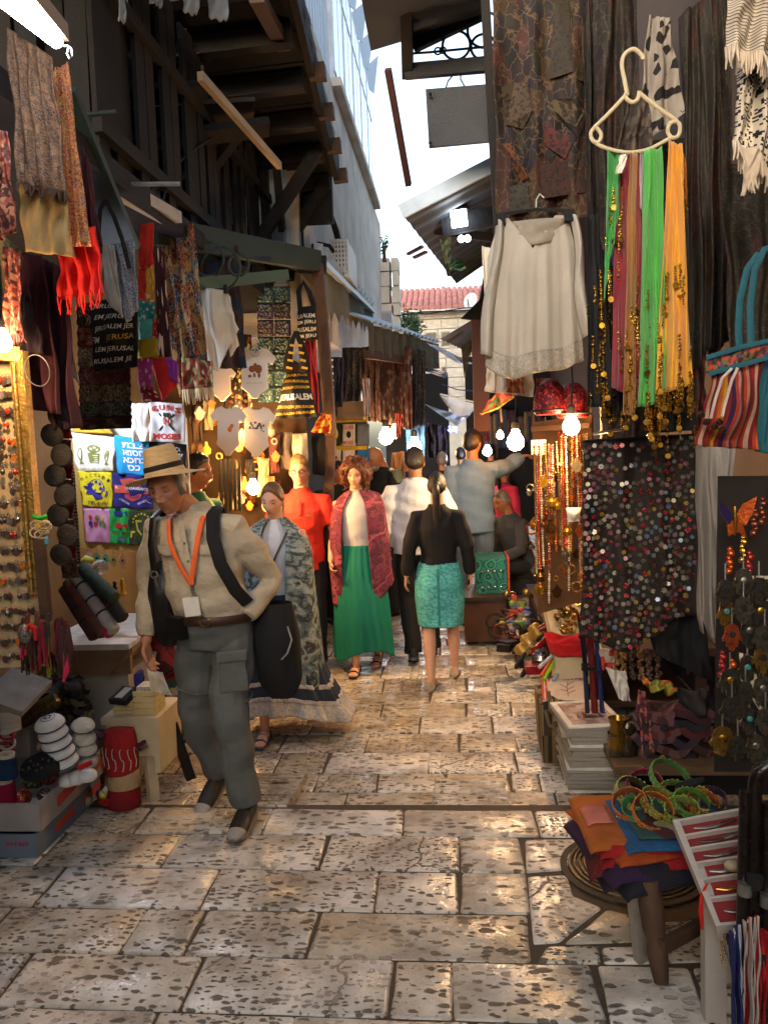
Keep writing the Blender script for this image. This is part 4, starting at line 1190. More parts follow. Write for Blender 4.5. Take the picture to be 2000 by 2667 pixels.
  if tp.get('collar'):
   cb_=B()
   def col_(u,v):
    a=lerp(.35,2*PI-.35,u)
    r_=.066+.016*v
    return ln((r_*math.sin(a),.012-(r_*.95)*math.cos(a)-.02*v*(math.cos(a)>.5),1.515-.05*v-.045*(1+math.cos(a))*.5))
   cb_.grid(col_,28,4,.004)
   put(pobj(cb_,'collar',tp['m'],o),o)
 bo=k.get('bottom')
 if bo and bo['kind']=='trousers':
  lo=bo.get('loose',.012)
  b=B()
  b.tube([ln((0,0,bo.get('waist',1.02)+dz)),V((0,0,zs+.0)),V((0,.0,zs-.10))],[(.160+bo.get('wo',0),.118+2*bo.get('wo',0)),(.172+bo.get('wo',0),.13+bo.get('wo',0)*1.5),(.165,.125)],18,xref=(1,0,0))
  for q in 'RL':
   kn,an=V(legs[q][0]),V(legs[q][1])
   b.tube([hips[q],lerp(hips[q],kn,.3),lerp(hips[q],kn,.7),kn,lerp(kn,an,.4),lerp(kn,an,.8),an+V((0,0,bo.get('hemz',-.02)))],[.095,.094+lo*.4,.080+lo*.7,.066+lo,.062+lo,.056+lo,.058+lo*1.1],12)
  wmesh(b,bo.get('vox',vox),3,'trousers',bo['m'],root,bo.get('wr',.005),(12,12,17),H*3)
 if bo and bo['kind']=='skirt':
  prof=bo['prof'];nf=bo.get('nf',11);amp=bo.get('amp',.06);sd=bo.get('seed',1.0)
  def sk_(u,v):
   x=v*(len(prof)-1);i=min(int(x),len(prof)-2);t=x-i
   z,rx,ry,cx,cy=[lerp(p,q,t)for p,q in zip(prof[i],prof[i+1])]
   a=2*PI*u
   g=1+amp*(v**1.2)*(math.sin(nf*a+sd+1.5*v)*.6+math.sin((nf*1.7//1)*a+2*sd)*.3+math.sin(3*a+sd)*.45)+amp*.30*(.35+.65*v)*math.sin(23*a+2.5*math.sin(4*v+sd)+sd)
   tw=bo.get('sweep',(0,0))
   return V((cx+rx*g*math.sin(a)+tw[0]*v*v*max(0,math.sin(a)),cy-ry*g*math.cos(a),z+bo.get('hemwave',0)*v*math.sin(2*a+sd)))
  tiers=bo.get('tiers')
  if not tiers:pobj(B().grid(sk_,180,40,.004),'skirt',bo['m'],root,180)
  else:
   first=None
   for(v0,v1,mm,nm,ofs)in tiers:
    def s2(u,v,sk_=sk_,ofs=ofs):
     p=sk_(u,v);c=V((0,0,p.z));d=(p-c);d.z=0
     return p+d.normalized()*ofs
    o=B().grid(s2,170,max(3,int(34*(v1-v0))),.004,0,1,v0,v1).obj(nm,mm,None,180)
    put(o,root if first is None else first)
    first=first or o
 so=k.get('shoe')
 if so:
  for q in 'RL':
   an=V(legs[q][1]);ty,tp_=legs[q][2],legs[q][3]
   FR=Matrix.Rotation(ty,3,'Z')@Matrix.Rotation(tp_,3,'X')
   kS=so.get('k',1.0)
   def fp(x,y,z):return an+FR@V((x*kS,y*kS,z))
   X=FR@V((1,0,0))
   if so['kind']=='sandal':
    b=B().tube([fp(0,.055,-.072),fp(0,0,-.072),fp(0,-.1,-.076),fp(0,-.19,-.078)],[(.03,.008),(.034,.008),(.045,.008),(.034,.007)],12,xref=X)
    o=pobj(b,'sandal',so['m'],root)
    for(y0,w0)in((-.13,.043),(-.06,.037),(.035,.034)):
     st=B().tube([fp(w0*math.sin(t),y0+.0,-.066+(.050 if y0>-.1 else .036)*math.cos(t)*(1.4 if y0>0 else 1))for t in(-1.6,-1.0,-.4,.4,1.0,1.6)],.006,6)
     put(pobj(st,'strap',so['m'],o),o)
   else:
    b=B()
    b.tube([fp(0,.062,-.03),fp(0,.02,-.02),fp(0,-.05,-.03),fp(0,-.12,-.046),fp(0,-.185,-.058),fp(0,-.205,-.062)],[(.030,.040),(.040,.05),(.042,.046),(.048,.032),(.040,.022),(.02,.012)],14,xref=X)
    b.tube([fp(0,.01,-.04),fp(0,.012,.02)],[.043,.040],12)
    o=wmesh(b,.006,2,'shoe',so['m'],root)
    sb=B().tube([fp(0,.066,-.074),fp(0,.02,-.074),fp(0,-.06,-.074),fp(0,-.13,-.074),fp(0,-.19,-.07),fp(0,-.212,-.064)],[(.028,.013),(.040,.013),(.040,.012),(.050,.012),(.042,.011),(.02,.008)],14,xref=X)
    put(pobj(sb,'sole',so.get('sole',so['m']),o),o)
    if so.get('laces'):
     la=B()
     for q2 in range(5):
      y0=-.03-q2*.022;zt=-.030-.012*q2+.046-q2*.004
      la.tube([fp(-.03,y0,zt-.022),fp(0,y0-.004,zt+.005),fp(.03,y0,zt-.022)],.0035,5)
     put(pobj(la,'laces',so['laces'],o),o)
     tg=B().tube([fp(0,-.008,.0),fp(0,-.002,.04)],[(.022,.008),(.020,.006)],10,xref=X)
     put(pobj(tg,'tongue',so.get('accent',so['m']),o),o)
     tc_2=B().tube([fp(0,-.165,-.052),fp(0,-.195,-.056),fp(0,-.213,-.062)],[(.045,.026),(.038,.022),(.018,.010)],12,xref=X)
     put(pobj(tc_2,'toe_cap',so.get('toe',so['m']),o),o)
 return root,dict(ln=ln,hx=hx,HR=HR,sh=sh,arms=arms,legs=legs,sc=sc)
def shawl(root,name,m,rings,gap0,gap1,ln,nf=9,amp=.03,seed=0.0,thick=.006,hemf=None,nu=90,nv=44):
 def S(u,v):
  x=v*(len(rings)-1);i=min(int(x),len(rings)-2);t=x-i
  z,rx,ry,cx,cy=[lerp(p,q,t)for p,q in zip(rings[i],rings[i+1])]
  g=lerp(gap0,gap1,v)
  a=lerp(g,2*PI-g,u)
  k=1+amp*(.2+v)*(math.sin(nf*a+seed+2*v)+.5*math.sin(2.3*nf*a+3*seed-3*v))
  z2=z+(hemf(u)*v if hemf else 0)
  return ln((cx+rx*k*math.sin(a),cy-ry*k*math.cos(a),z2))
 return put(B().grid(S,nu,nv,thick).obj(name,m,None,180),root),S
def at_px(px,py,z):return G(px,py,z)
# ---- 1. the man in the straw hat
m_shirt=mk('khaki_cotton','b3a68f',.8,var=.14,vs=9,bump=.9,bs=20,stretch=(1,1,1.6))
m_greytr=mk('grey_green_trousers','5b5d5b',.85,var=.16,vs=9,bump=.9,bs=16,stretch=(1,1,1.3))
m_leather=mk('dark_brown_leather','3a2318',.45,var=.3,vs=30)
m_blk=mk('black_cloth','121214',.85,var=.3,vs=8)
m_blkleather=mk('black_leather','141415',.4,var=.3,vs=20)
man,q=person('elderly man in a straw hat, khaki shirt and grey trousers with an orange lanyard',G(588,2125,0),-.10,1.74,old=True,skin=SK_OLD,hair='fringe_grey',hairm=H_GREY,lean=(-.13,-.10),head=(-.06,.24,-.06),headoff=(-.03,-.055,-.045),vox=.007,svox=.0055,lid=.8,armR=((-.33,.02,1.16),(-.32,-.07,.86),(V((.15,-.10,-1)),V((.9,-.1,.15)),.32)),armL=((.25,.10,1.13),(.175,-.07,.97),'hidden'),legR=((-.145,.04,.50),(-.115,.22,.125),-.15,.35),legL=((.085,-.10,.51),(.135,-.06,.088),.08,-.05),top=dict(m=m_shirt,hem=.97,loose=.006,belly=True,wr=.009),bottom=dict(kind='trousers',m=m_greytr,loose=.019,wr=.011,hemz=.02,waist=.995,wo=.016),shoe=dict(kind='trainer',k=1.14,m=mk('black_trainer','26231f',.55,var=.4,vs=40),sole=mk('grey_sole','6e675e',.7,var=.3,vs=30),laces=mk('brown_lace','50463c',.8),accent=mk('orange_tongue','c05a34',.6),toe=mk('silver_toe','9a938a',.5,var=.2,vs=20)))
ln,hx=q['ln'],q['hx']
b=B();ring_=[ln((.202*math.sin(a),-.008-.170*math.cos(a),.982))for a in[2*PI*i/40 for i in range(40)]]
b.tube(ring_,[(.020,.006)]*40,8,closed=True,xref=(0,0,1))
belt=pobj(b,'belt',m_leather,man)
put(pobj(B().tube([ln((.028+.022*math.cos(a),-.186,.985+.022*math.sin(a)))for a in[2*PI*i/18 for i in range(18)]],.0035,6,closed=True),'buckle',mk('brass','a8854a',.3,metal=.9),belt),belt)
pobj(B().box(ln((-.125,-.155,.95)),(.105,.045,.10),Matrix.Rotation(-.5,3,'Z'),.92),'belt_pouch',m_blkleather,man)
pl=B()
pl.tube([ln((.004,-.148-.012*math.sin(PI*t),lerp(1.02,1.44,t)))for t in[i/8 for i in range(9)]],[(.014,.003)]*9,6,xref=(1,0,0))
pobj(pl,'placket',m_shirt,man)
for sx in(-1,1):
 S=lambda u,v,sx=sx:ln((sx*(.045+.095*u),-.150+.035*u*u,1.33-.035*v-.01*math.sin(PI*u)*v))
 pobj(B().grid(S,8,3,.006),'pocket_flap',m_shirt,man)
for z in(1.10,1.18,1.26,1.34):
 pobj(B().ball(ln((.006,-.163,z)),(.006,.003,.006),8,6),'button',mk('grey_button','6a6258',.4),man)
cb=B()
def mc_(u,v):
 a=lerp(.42,2*PI-.42,u);r_=.072+.022*v
 return ln((r_*math.sin(a),.012-r_*math.cos(a)-.012*v,1.51-.055*v-.06*(.5+.5*math.cos(a))))
pobj(cb.grid(mc_,30,4,.004),'collar',m_shirt,man)
for(c,r_,nm)in((V((.078,-.055,.60)),.098,'zip_seam'),(V((-.118,.025,.62)),.098,'zip_seam')):
 pobj(B().tube([c+V((r_*math.cos(a),r_*math.sin(a)*1.02,.010*math.sin(2*a)))for a in[2*PI*i/28 for i in range(28)]],(.005),6,closed=True),nm,m_greytr,man)
cp_=B().box((.125,-.128,.735),(.13,.035,.17),Matrix.Rotation(.45,3,'Z'),.9)
wmesh(cp_,.006,6,'cargo_pocket',m_greytr,man,.003)
wmesh(B().box((.126,-.138,.815),(.135,.024,.05),Matrix.Rotation(.45,3,'Z')),.005,4,'pocket_flap',m_greytr,man,.002)
m_or=mk('orange_ribbon','e2622a',.7,var=.1,vs=10)
lan=B()
for sx in(-1,1):
 pts=[ln((sx*.02,.085,1.475)),ln((sx*.072,.03,1.480)),ln((sx*.080,-.085,1.44)),ln((sx*.068,-.150,1.36)),ln((sx*.052,-.168,1.30)),ln((sx*.030,-.178,1.235)),ln((.004,-.182,1.155))]
 lan.tube(pts,[(.011,.0022)]*7,6,xref=(1,0,0))
lo_=pobj(lan,'lanyard',m_or,man)
put(pobj(B().tube([ln((.004,-.183,1.155)),ln((.003,-.185,1.105))],[.007,.003],8).ring(ln((.003,-.185,1.098)),.008,.002,(0,1,0),12),'clasp',m_steel,lo_),lo_)
put(pobj(B().box(ln((-.012,-.190,1.055)),(.075,.006,.085),Matrix.Rotation(-.12,3,'Y')),'badge',mk('white_badge','d8d4cc',.3,var=.06),lo_,0),lo_)
st=B()
st.tube([ln((.10,.10,1.44)),ln((.118,.03,1.485)),ln((.125,-.06,1.46)),ln((.130,-.125,1.36)),ln((.150,-.150,1.24)),ln((.185,-.130,1.12)),ln((.21,-.08,1.05))],[(.030,.006)]*7,8,xref=(1,0,0))
st_o=pobj(st,'black_strap',m_blk,man)
bg_=T('shoulder_bag','black leather tote hanging from the right shoulder of the man in the straw hat','bag',G(470,2100,0)+V((0,0,.9)))
MW=man.matrix_basis if False else Matrix.LocRotScale(man.location,man.rotation_euler,man.scale)
def mw(p):return MW@V(p)
def bagS(c,w,h,dpt,tilt=0.0,n=2.6):
 def S(u,v):
  a=2*PI*u;cs,sn=math.cos(a),math.sin(a)
  zz=v
  k_=(1-.10*zz)*(.35+.65*min(1,4.5*(1-zz))**.5)*(.75+.25*min(1,3*zz))
  x=w/2*math.copysign(abs(cs)**(2/n),cs);y=dpt/2*math.copysign(abs(sn)**(2/n),sn)*(.25+.75*math.sin(PI*min(1,.15+zz*.85))**.6)
  return V(c)+V((x*k_+tilt*v,y*k_+.004*math.sin(9*a+6*v),h*(.5-v)))
 return S
S=bagS(mw((-.245,.02,1.03)),.16,.42,.22)
B().grid(S,36,18).obj('bag_body',m_blkleather,bg_,180)
B().tube([mw(ln((-.16,.10,1.20))),mw(ln((-.155,.06,1.40))),mw(ln((-.150,0,1.478))),mw(ln((-.155,-.08,1.45))),mw(ln((-.175,-.12,1.33))),mw(ln((-.20,-.10,1.20)))],[(.017,.004)]*6,8,xref=(1,0,0)).obj('strap',m_blkleather,bg_)
B().ring(mw(ln((-.20,-.105,1.19))),.016,.004,(0,1,0),14).tube([mw(ln((-.20,-.105,1.18))),mw(ln((-.205,-.095,1.13)))],.006,6).obj('buckle',m_steel,bg_)
bk=T('day_bag','black soft bag hanging at the left hip of the man in the straw hat','bag',mw((.27,.06,.55)))
S=bagS(mw((.265,.07,.79)),.23,.46,.20,.02,2.1)
B().grid(S,40,20).obj('bag_body',m_blk,bk,180)
B().tube([mw((.36,-.03,.93)),mw((.38,-.04,.87)),mw((.36,-.05,.81)),mw((.33,-.05,.78))],.004,6).obj('cord',mk('grey_cord','8a8f94',.6),bk)
m_straw=mk('woven_straw','cdb081',.7,var=.2,vs=90,bump=.8,bs=220,stretch=(.3,.3,2.5))
hat=T('straw_hat','straw hat with a wide black band on the old man','hat',mw(hx((0,0,.08))))
HR=MW.to_3x3().normalized()@q['HR']@Matrix.Rotation(-.16,3,'X')@Matrix.Rotation(-.13,3,'Y')
hc=mw(hx((0,.008,.060)))
def hatS(u,v):
 a=2*PI*u
 if v<.5:
  t=v/.5
  r_=lerp(.195,.097,t**.8);z=.012*math.cos(2*a)*(1-t)+.012*t*t-.018*(1-t)*(math.cos(a)<0)*abs(math.cos(a))
 else:
  t=(v-.5)/.5
  r_=.097*(1-.36*t)if t<.75 else lerp(.097*.73,.0,(t-.75)/.25)
  z=lerp(.012,.130,min(1,t/.75))+(.006 if t>.75 else 0)-(.028*max(0,(t-.75)/.25)*(1 if abs(math.sin(a))<.9 else .6)if t>.75 else 0)
 return hc+HR@V((r_*.86*math.sin(a),-r_*1.05*math.cos(a),z))
B().grid(hatS,64,44,.003).obj('straw_body',m_straw,hat,60)
B().tube([hc+HR@V((.0925*.86*math.sin(a),-.0925*1.05*math.cos(a),.034))for a in[2*PI*i/48 for i in range(48)]],[(.021,.0035)]*48,8,closed=True,xref=HR@V((0,0,1))).obj('band',m_blk,hat)
gl=T('eyeglasses','thin rimmed glasses low on the nose of the old man','glasses',mw(hx((0,-.11,0))))
def glasses(t,hx_,mwf,m,z0=-.008,full=True,r0=.019):
 b=B()
 for sx in(-1,1):
  b.tube([mwf(hx_((sx*.032+r0*1.15*math.cos(a),-.107,z0+r0*.8*math.sin(a))))for a in[2*PI*i/18 for i in range(18)]],.0016 if not full else .0028,6,closed=True)
  b.tube([mwf(hx_((sx*.054,-.104,z0+.004))),mwf(hx_((sx*.072,-.06,z0+.010))),mwf(hx_((sx*.078,.01,.012)))],.0018,6)
 b.tube([mwf(hx_((-.011,-.108,z0+.004))),mwf(hx_((0,-.116,z0+.008))),mwf(hx_((.011,-.108,z0+.004)))],.0018,6)
 b.obj('frame',m,t)
glasses(gl,hx,mw,m_steel,-.012,False)
# ---- 2. woman in a grey printed shawl
def mwof(r):
 M=Matrix.LocRotScale(r.location,r.rotation_euler,r.scale)
 return lambda p:M@V(p)
m_greyshawl=pat('grey_teal_print',['4c5f66','8fa3a3','30343a','6f8488','a9b4ae','3a3838','5d6e74'],'noise',(9,16),warp=.8,const=False,rough=.9)
m_white=mk('white_cotton','d2d4d8',.85,var=.07,vs=6,bump=.7,bs=22)
m_lace=pat('white_lace',['d4cec4','c6c0b6','dcd6cc','bcb6ac'],'voronoi',(220,50),rough=.9,warp=.2,bump=.5)
m_denim=mk('slate_denim','343c4a',.9,var=.25,vs=9,bump=.3,bs=90)
w2,q=person('young woman in a grey-teal printed shawl over a tiered white and slate skirt',G(742,1915,FAR),.08,1.62,fem=True,hair='pulled',hairm=H_BROWN,tail=.16,head=(-.22,.24,.05),armR=((-.17,-.04,1.16),(-.05,-.17,1.05),'hidden'),armL=((.19,-.02,1.15),(.08,-.18,1.02),'hidden'),lid=.85,legR=((-.10,-.12,.50),(-.12,-.10,.085),-.1,-.02),legL=((.12,.10,.50),(.17,.34,.11),.1,.35),barefoot=True,vox=.009,svox=.0065,top=dict(m=m_white,hem=.9,name='white_top',sleeve=0),shoe=dict(kind='sandal',m=mk('blue_sandal_strap','3c4a6a',.6)),bottom=dict(kind='skirt',seed=2.0,nf=9,amp=.12,sweep=(.12,0),hemwave=.06,prof=[(1.0,.15,.12,0,0),(.85,.20,.16,0,0),(.6,.23,.22,.01,.02),(.4,.26,.25,.02,.04),(.26,.29,.27,.03,.05),(.15,.32,.29,.04,.06)],tiers=[(0,.62,m_denim,'skirt',0),(.60,.645,m_lace,'lace_trim',.006),(.62,.77,m_denim,'skirt_tier',.002),(.755,.80,m_lace,'lace_trim',.008),(.79,1.0,m_lace,'lace_hem',.004)]))
shawl(w2,'shawl',m_greyshawl,[(1.51,.075,.07,0,.02),(1.475,.150,.11,0,.015),(1.425,.218,.14,0,.01),(1.35,.240,.165,.005,.0),(1.2,.240,.19,.01,-.01),(1.0,.245,.20,.02,-.01),(.8,.25,.21,.03,0),(.58,.25,.22,.04,.01)],.50,.10,q['ln'],6,.028,1.0,hemf=lambda u:.22*(u-.75)-.10*math.sin(9*u))
put(pobj(B().tube([q['ln']((.09,-.10,1.42)),q['ln']((.02,-.155,1.28)),q['ln']((-.06,-.165,1.10))],[(.007,.002)]*3,6,xref=(1,0,0)),'bag_strap',m_leather,w2),w2)
# ---- 3. boy in a red polo
m_redpolo=mk('red_pique','c82a1a',.8,var=.12,vs=8,bump=.7,bs=24)
w3,q=person('teenage boy in a bright red polo shirt with dark rimmed glasses',P(792,1500,6.75).xy.to_3d()+V((0,0,FAR)),.05,1.74,hair='quiff',hairm=H_SAND,head=(.02,.03,.0),lid=.3,top=dict(m=m_redpolo,sleeve=.2,collar=True,hem=.84,loose=.012),bottom=dict(kind='trousers',m=mk('dark_navy_trousers','20222a',.9)),shoe=dict(kind='shoe',m=m_blkleather),svox=.0065)
t=T('eyeglasses','dark rimmed rectangular glasses on the boy in red','glasses',mwof(w3)(q['hx']((0,-.11,0))))
glasses(t,q['hx'],mwof(w3),m_blk,.012,True)
pobj(B().ball(q['ln']((.085,-.140,1.285)),(.020,.003,.008),10,6).ball(q['ln']((.068,-.142,1.289)),(.008,.003,.005),8,6),'chest_emblem',mk('green_emblem','3a5a3c',.8),w3)
pobj(B().tube([q['ln']((.004,-.150,1.20+.1)),q['ln']((.004,-.125,1.41))],[(.014,.003)]*2,6,xref=(1,0,0)),'placket',m_redpolo,w3)
# ---- 4. red-haired woman
m_pshawl=pat('purple_red_print',['3a2434','5c2c40','7c3348','4a2a3a','8c4450','6a2a4c','9c5450'],'noise',(7,11),warp=1.6,rough=.9,const=False,line=('a0505c',.35,.035))
m_green=mk('emerald_jersey','0d7a64',.75,var=.12,vs=6,bump=.15,bs=60)
w4,q=person('red-haired woman in a purple printed shawl and long emerald skirt',G(945,1742,FAR),-.06,1.70,fem=True,hair='curly',hairm=H_RED,head=(.0,.08,.04),lid=.55,armR=((-.21,.0,1.14),(-.21,-.13,.93),(V((.1,-.5,-.7)),V((1,0,0)),.7)),armL=((.20,-.02,1.14),(.14,-.15,1.0),'hidden'),legR=((-.07,-.08,.50),(-.03,-.14,.085),0,-.02),legL=((.08,.06,.50),(.10,.20,.11),0,.3),barefoot=True,svox=.0065,top=dict(m=mk('white_knit','cdc9cc',.85,var=.08,vs=9,bump=.3,bs=200),hem=.98,name='white_knit_top',sleeve=0),shoe=dict(kind='sandal',m=m_leather),bottom=dict(kind='skirt',m=m_green,seed=.6,nf=8,amp=.10,sweep=(.08,0),hemwave=.05,prof=[(1.06,.152,.125,0,0),(.95,.180,.14,0,0),(.8,.20,.165,.0,-.005),(.6,.215,.20,.005,0),(.4,.220,.215,.0,.0),(.25,.215,.215,-.01,.01),(.14,.20,.21,-.02,.01)]))
shawl(w4,'shawl',m_pshawl,[(1.51,.075,.075,0,.02),(1.475,.145,.105,0,.015),(1.43,.208,.135,0,.01),(1.36,.230,.152,0,.0),(1.2,.245,.17,0,-.01),(1.0,.255,.18,.005,-.01),(.85,.255,.18,.01,0),(.72,.26,.18,.02,.01)],.42,.52,q['ln'],7,.026,.4,hemf=lambda u:.16*math.sin(5*u)-.28*max(0,.5-u)*0-.12*(u<.3))
# ---- 5. bald man looking down
w5,q=person('bald bearded man in a black tee with green-grey shoulders, looking down',P(1005,1500,8.9).xy.to_3d()+V((0,0,FAR)),-.75,1.84,skin=SK_TAN,hair='bald',head=(-.1,.5,0),headoff=(0,-.03,-.02),noeyes=True,armR=((-.26,-.05,1.18),(-.14,-.30,1.10)),armL=((.26,-.05,1.18),(.10,-.32,1.12)),svox=.009,top=dict(m=m_blk,sleeve=.2,hem=.86,loose=.02,name='t_shirt',belly=True),bottom=dict(kind='trousers',m=mk('dark_navy_trousers','20222a',.9)),shoe=dict(kind='shoe',m=m_blkleather))
m_sage=mk('sage_panel','6c7358',.8)
b=B();b.tube([q['ln']((.07,.03,1.475)),q['ln']((.14,.02,1.462)),q['sh']['L']+V((.03,0,.055)),lerp(q['sh']['L'],V((.26,-.05,1.18)),.4)+V((.052,0,.03))],[(.028,.02),(.045,.02),(.06,.035),(.05,.04)],10)
pobj(b,'shoulder_panel',m_sage,w5)
b=B();b.ball(q['hx']((0,-.055,-.075)),(.050,.050,.040),14,10)
pobj(b,'beard',H_GREY,w5)
# ---- 6. man in a white shirt from behind
w6,q=person('man in a loose white shirt and black trousers walking away',G(1092,1738,FAR)+V((.0,.35,0)),PI+.05,1.78,skin=SK_TAN,hair='short',hairm=H_DARK,head=(0,.05,0),noeyes=True,legR=((-.09,-.10,.50),(-.10,-.05,.085),0,0),legL=((.09,.02,.50),(.06,.22,.11),0,.3),armR=((-.27,.02,1.15),(-.26,-.14,.95)),armL=((.28,.04,1.15),(.26,-.05,.93)),svox=.009,top=dict(m=m_white,hem=.88,loose=.034,collar=True,wr=.009),bottom=dict(kind='trousers',m=m_blk,loose=.015),shoe=dict(kind='shoe',m=m_blkleather))
# ---- 7. woman in a black cardigan and turquoise skirt
m_turq=pat('turquoise_lace_knit',['50b0b0','62c0bc','44a2a4','70c8c4'],'voronoi',(60,44),warp=.6,rough=.8,bump=.6)
w7,q=person('woman with dark ponytail, black cardigan and turquoise knee skirt, seen from behind',G(1152,1778,FAR),PI-.04,1.60,fem=True,skin=SK_FAIR,hair='pulled',hairm=H_DARK,tail=.42,head=(.0,.08,0),noeyes=True,armR=((-.235,.02,1.14),(-.255,-.04,.90)),armL=((.235,.04,1.14),(.27,.03,.90)),barefoot=True,svox=.0065,legR=((-.095,-.12,.48),(-.10,-.16,.10),.05,.15),legL=((.095,.02,.48),(.08,.18,.085),-.05,0),top=dict(m=m_blk,hem=.92,loose=.014,name='cardigan',wr=.005),shoe=None,bottom=dict(kind='skirt',m=m_turq,seed=.3,nf=5,amp=.012,prof=[(1.02,.165,.13,0,0),(.95,.185,.155,0,0),(.85,.205,.178,0,.012),(.72,.205,.165,0,.015),(.6,.195,.16,0,.01),(.50,.185,.155,0,.01)]))
m_beige=mk('beige_suede','b79f80',.8)
for qq in 'RL':
 an=V(q['legs'][qq][1]);FR=Matrix.Rotation(q['legs'][qq][3],3,'X')
 b=B().tube([an+FR@V((0,.05,-.05)),an+FR@V((0,.0,-.052)),an+FR@V((0,-.07,-.058)),an+FR@V((0,-.14,-.064)),an+FR@V((0,-.19,-.07))],[(.034,.036),(.040,.032),(.043,.026),(.048,.020),(.03,.012)],12,xref=(1,0,0))
 pobj(b,'flat_shoe',m_beige,w7)
pobj(B().tube([q['ln']((0,.175,.985)),V((0,.192,.86)),V((0,.184,.72)),V((0,.172,.52))],[(.010,.004)]*4,6,xref=(1,0,0)),'skirt_seam',mk('turquoise_seam','2f8684',.7),w7)
# ---- 8. man in a blue-grey shirt reaching up
m_blue=mk('pale_blue_grey_shirt','6c829a',.85,var=.12,vs=7,bump=.8,bs=20)
m_jean=mk('grey_blue_jeans','5a6878',.9,var=.2,vs=9,bump=.3,bs=100)
w8,q=person('man in a pale blue shirt and jeans reaching his arm out to the bulb',P(1236,1480,8.4).xy.to_3d()+V((0,0,FAR)),PI+.1,1.92,skin=SK_TAN,hair='short',hairm=H_DARK,head=(-.5,.0,0),noeyes=True,armL=((.22,.05,1.16),(.16,-.12,.98)),armR=((-.36,-.20,1.42),(-.50,-.30,1.50),(V((-.8,-.5,.1)),V((0,0,-1)),.4)),svox=.008,top=dict(m=m_blue,hem=.84,loose=.022,sleeve=1.0,wr=.007),bottom=dict(kind='trousers',m=m_jean,loose=.012),shoe=dict(kind='shoe',m=m_blkleather))
# ---- 9. man in profile behind the hat
w9,q=person('dark-haired man in a green collar, in profile behind the straw hat',P(522,1500,5.7).xy.to_3d()+V((0,0,FAR)),1.25,1.80,skin=SK_TAN,hair='short',hairm=H_DARK,head=(.1,.1,0),top=dict(m=mk('dark_green_jersey','1f5a3a',.8),collar=True,loose=.01,sleeve=.2),bottom=dict(kind='trousers',m=m_blk),shoe=dict(kind='shoe',m=m_blkleather),svox=.0075)
# ---- 10. dark-haired person behind the red-haired woman
w10,q=person('dark-haired person in black half hidden behind the red-haired woman',P(882,1500,8.6).xy.to_3d()+V((0,0,FAR)),.6,1.66,skin=SK_TAN,hair='short',hairm=H_DARK,head=(.3,.2,0),noeyes=True,svox=.01,top=dict(m=m_blk,loose=.02),bottom=dict(kind='trousers',m=m_blk),shoe=dict(kind='shoe',m=m_blkleather),vox=.012)
# ---- 11. woman in magenta
w11,q=person('woman in a magenta top and black skirt half hidden behind the blue shirt',P(1318,1480,9.9).xy.to_3d()+V((0,0,FAR)),2.4,1.56,fem=True,skin=SK_TAN,hair='pulled',tail=.2,hairm=H_DARK,noeyes=True,svox=.01,vox=.012,top=dict(m=mk('magenta_jersey','a8234e',.8),sleeve=.5),bottom=dict(kind='skirt',m=m_blk,prof=[(1.0,.16,.13,0,0),(.8,.2,.17,0,0),(.5,.21,.18,0,0),(.2,.23,.2,0,0)]),shoe=dict(kind='shoe',m=m_blkleather))
# ---- 12. seated trader
w12,q=person('seated trader in a grey jacket with clasped hands at the right stalls',P(1358,1500,9.2).xy.to_3d()+V((0,0,FAR)),-.9,1.70,skin=SK_TAN,hair='short',hairm=H_GREY,hip=.50,lean=(0,-.35),head=(0,.25,0),noeyes=True,svox=.009,vox=.011,armR=((-.24,-.22,.68),(-.05,-.46,.56)),armL=((.24,-.22,.68),(.05,-.46,.56)),legR=((-.12,-.42,.50),(-.12,-.42,.085),0,0),legL=((.12,-.42,.50),(.14,-.40,.085),0,0),top=dict(m=mk('dark_grey_jacket','3a3c42',.85),loose=.015),bottom=dict(kind='trousers',m=mk('charcoal_trousers','24262c',.9),loose=.01),shoe=dict(kind='shoe',m=m_blkleather))
t=T('stool','low dark stool under the seated trader','stool',w12.location)
c=V(w12.location)
B().box(c+V((0,0,.36)),(.32,.32,.05)).obj('seat',m_darkwood,t,smooth=0)
for sx in(-1,1):
 for sy in(-1,1):B().box(c+V((sx*.13,sy*.13,.17)),(.04,.04,.34)).obj('leg',m_darkwood,t,smooth=0)
 # ---- far walkers
for(px,d,H,yaw_,lab,hm_,tm,sk)in((1157,11.8,1.66,PI,'grey-haired walker in a dark jacket far down the street',H_GREY,m_blk,SK_TAN),(1205,13.0,1.70,PI+.2,'walker in a dark red top between the white and blue shirts far off',H_DARK,mk('dark_red_jersey','5c2026',.8),SK_TAN),(1060,12.6,1.62,.1,'walker in dark clothes coming up behind the bald man',H_DARK,mk('dark_navy_jersey','1c2030',.8),SK_TAN),(1283,14.0,1.72,PI,'most distant walker in black near the right stalls',H_DARK,m_blk,SK_TAN)):
 person(lab,P(px,1400,d).xy.to_3d()+V((0,0,FAR)),yaw_,H,hair='short',hairm=hm_,skin=sk,noeyes=True,vox=.016,svox=.013,top=dict(m=tm,loose=.015),bottom=dict(kind='trousers',m=m_blk),shoe=dict(kind='shoe',m=m_blkleather))
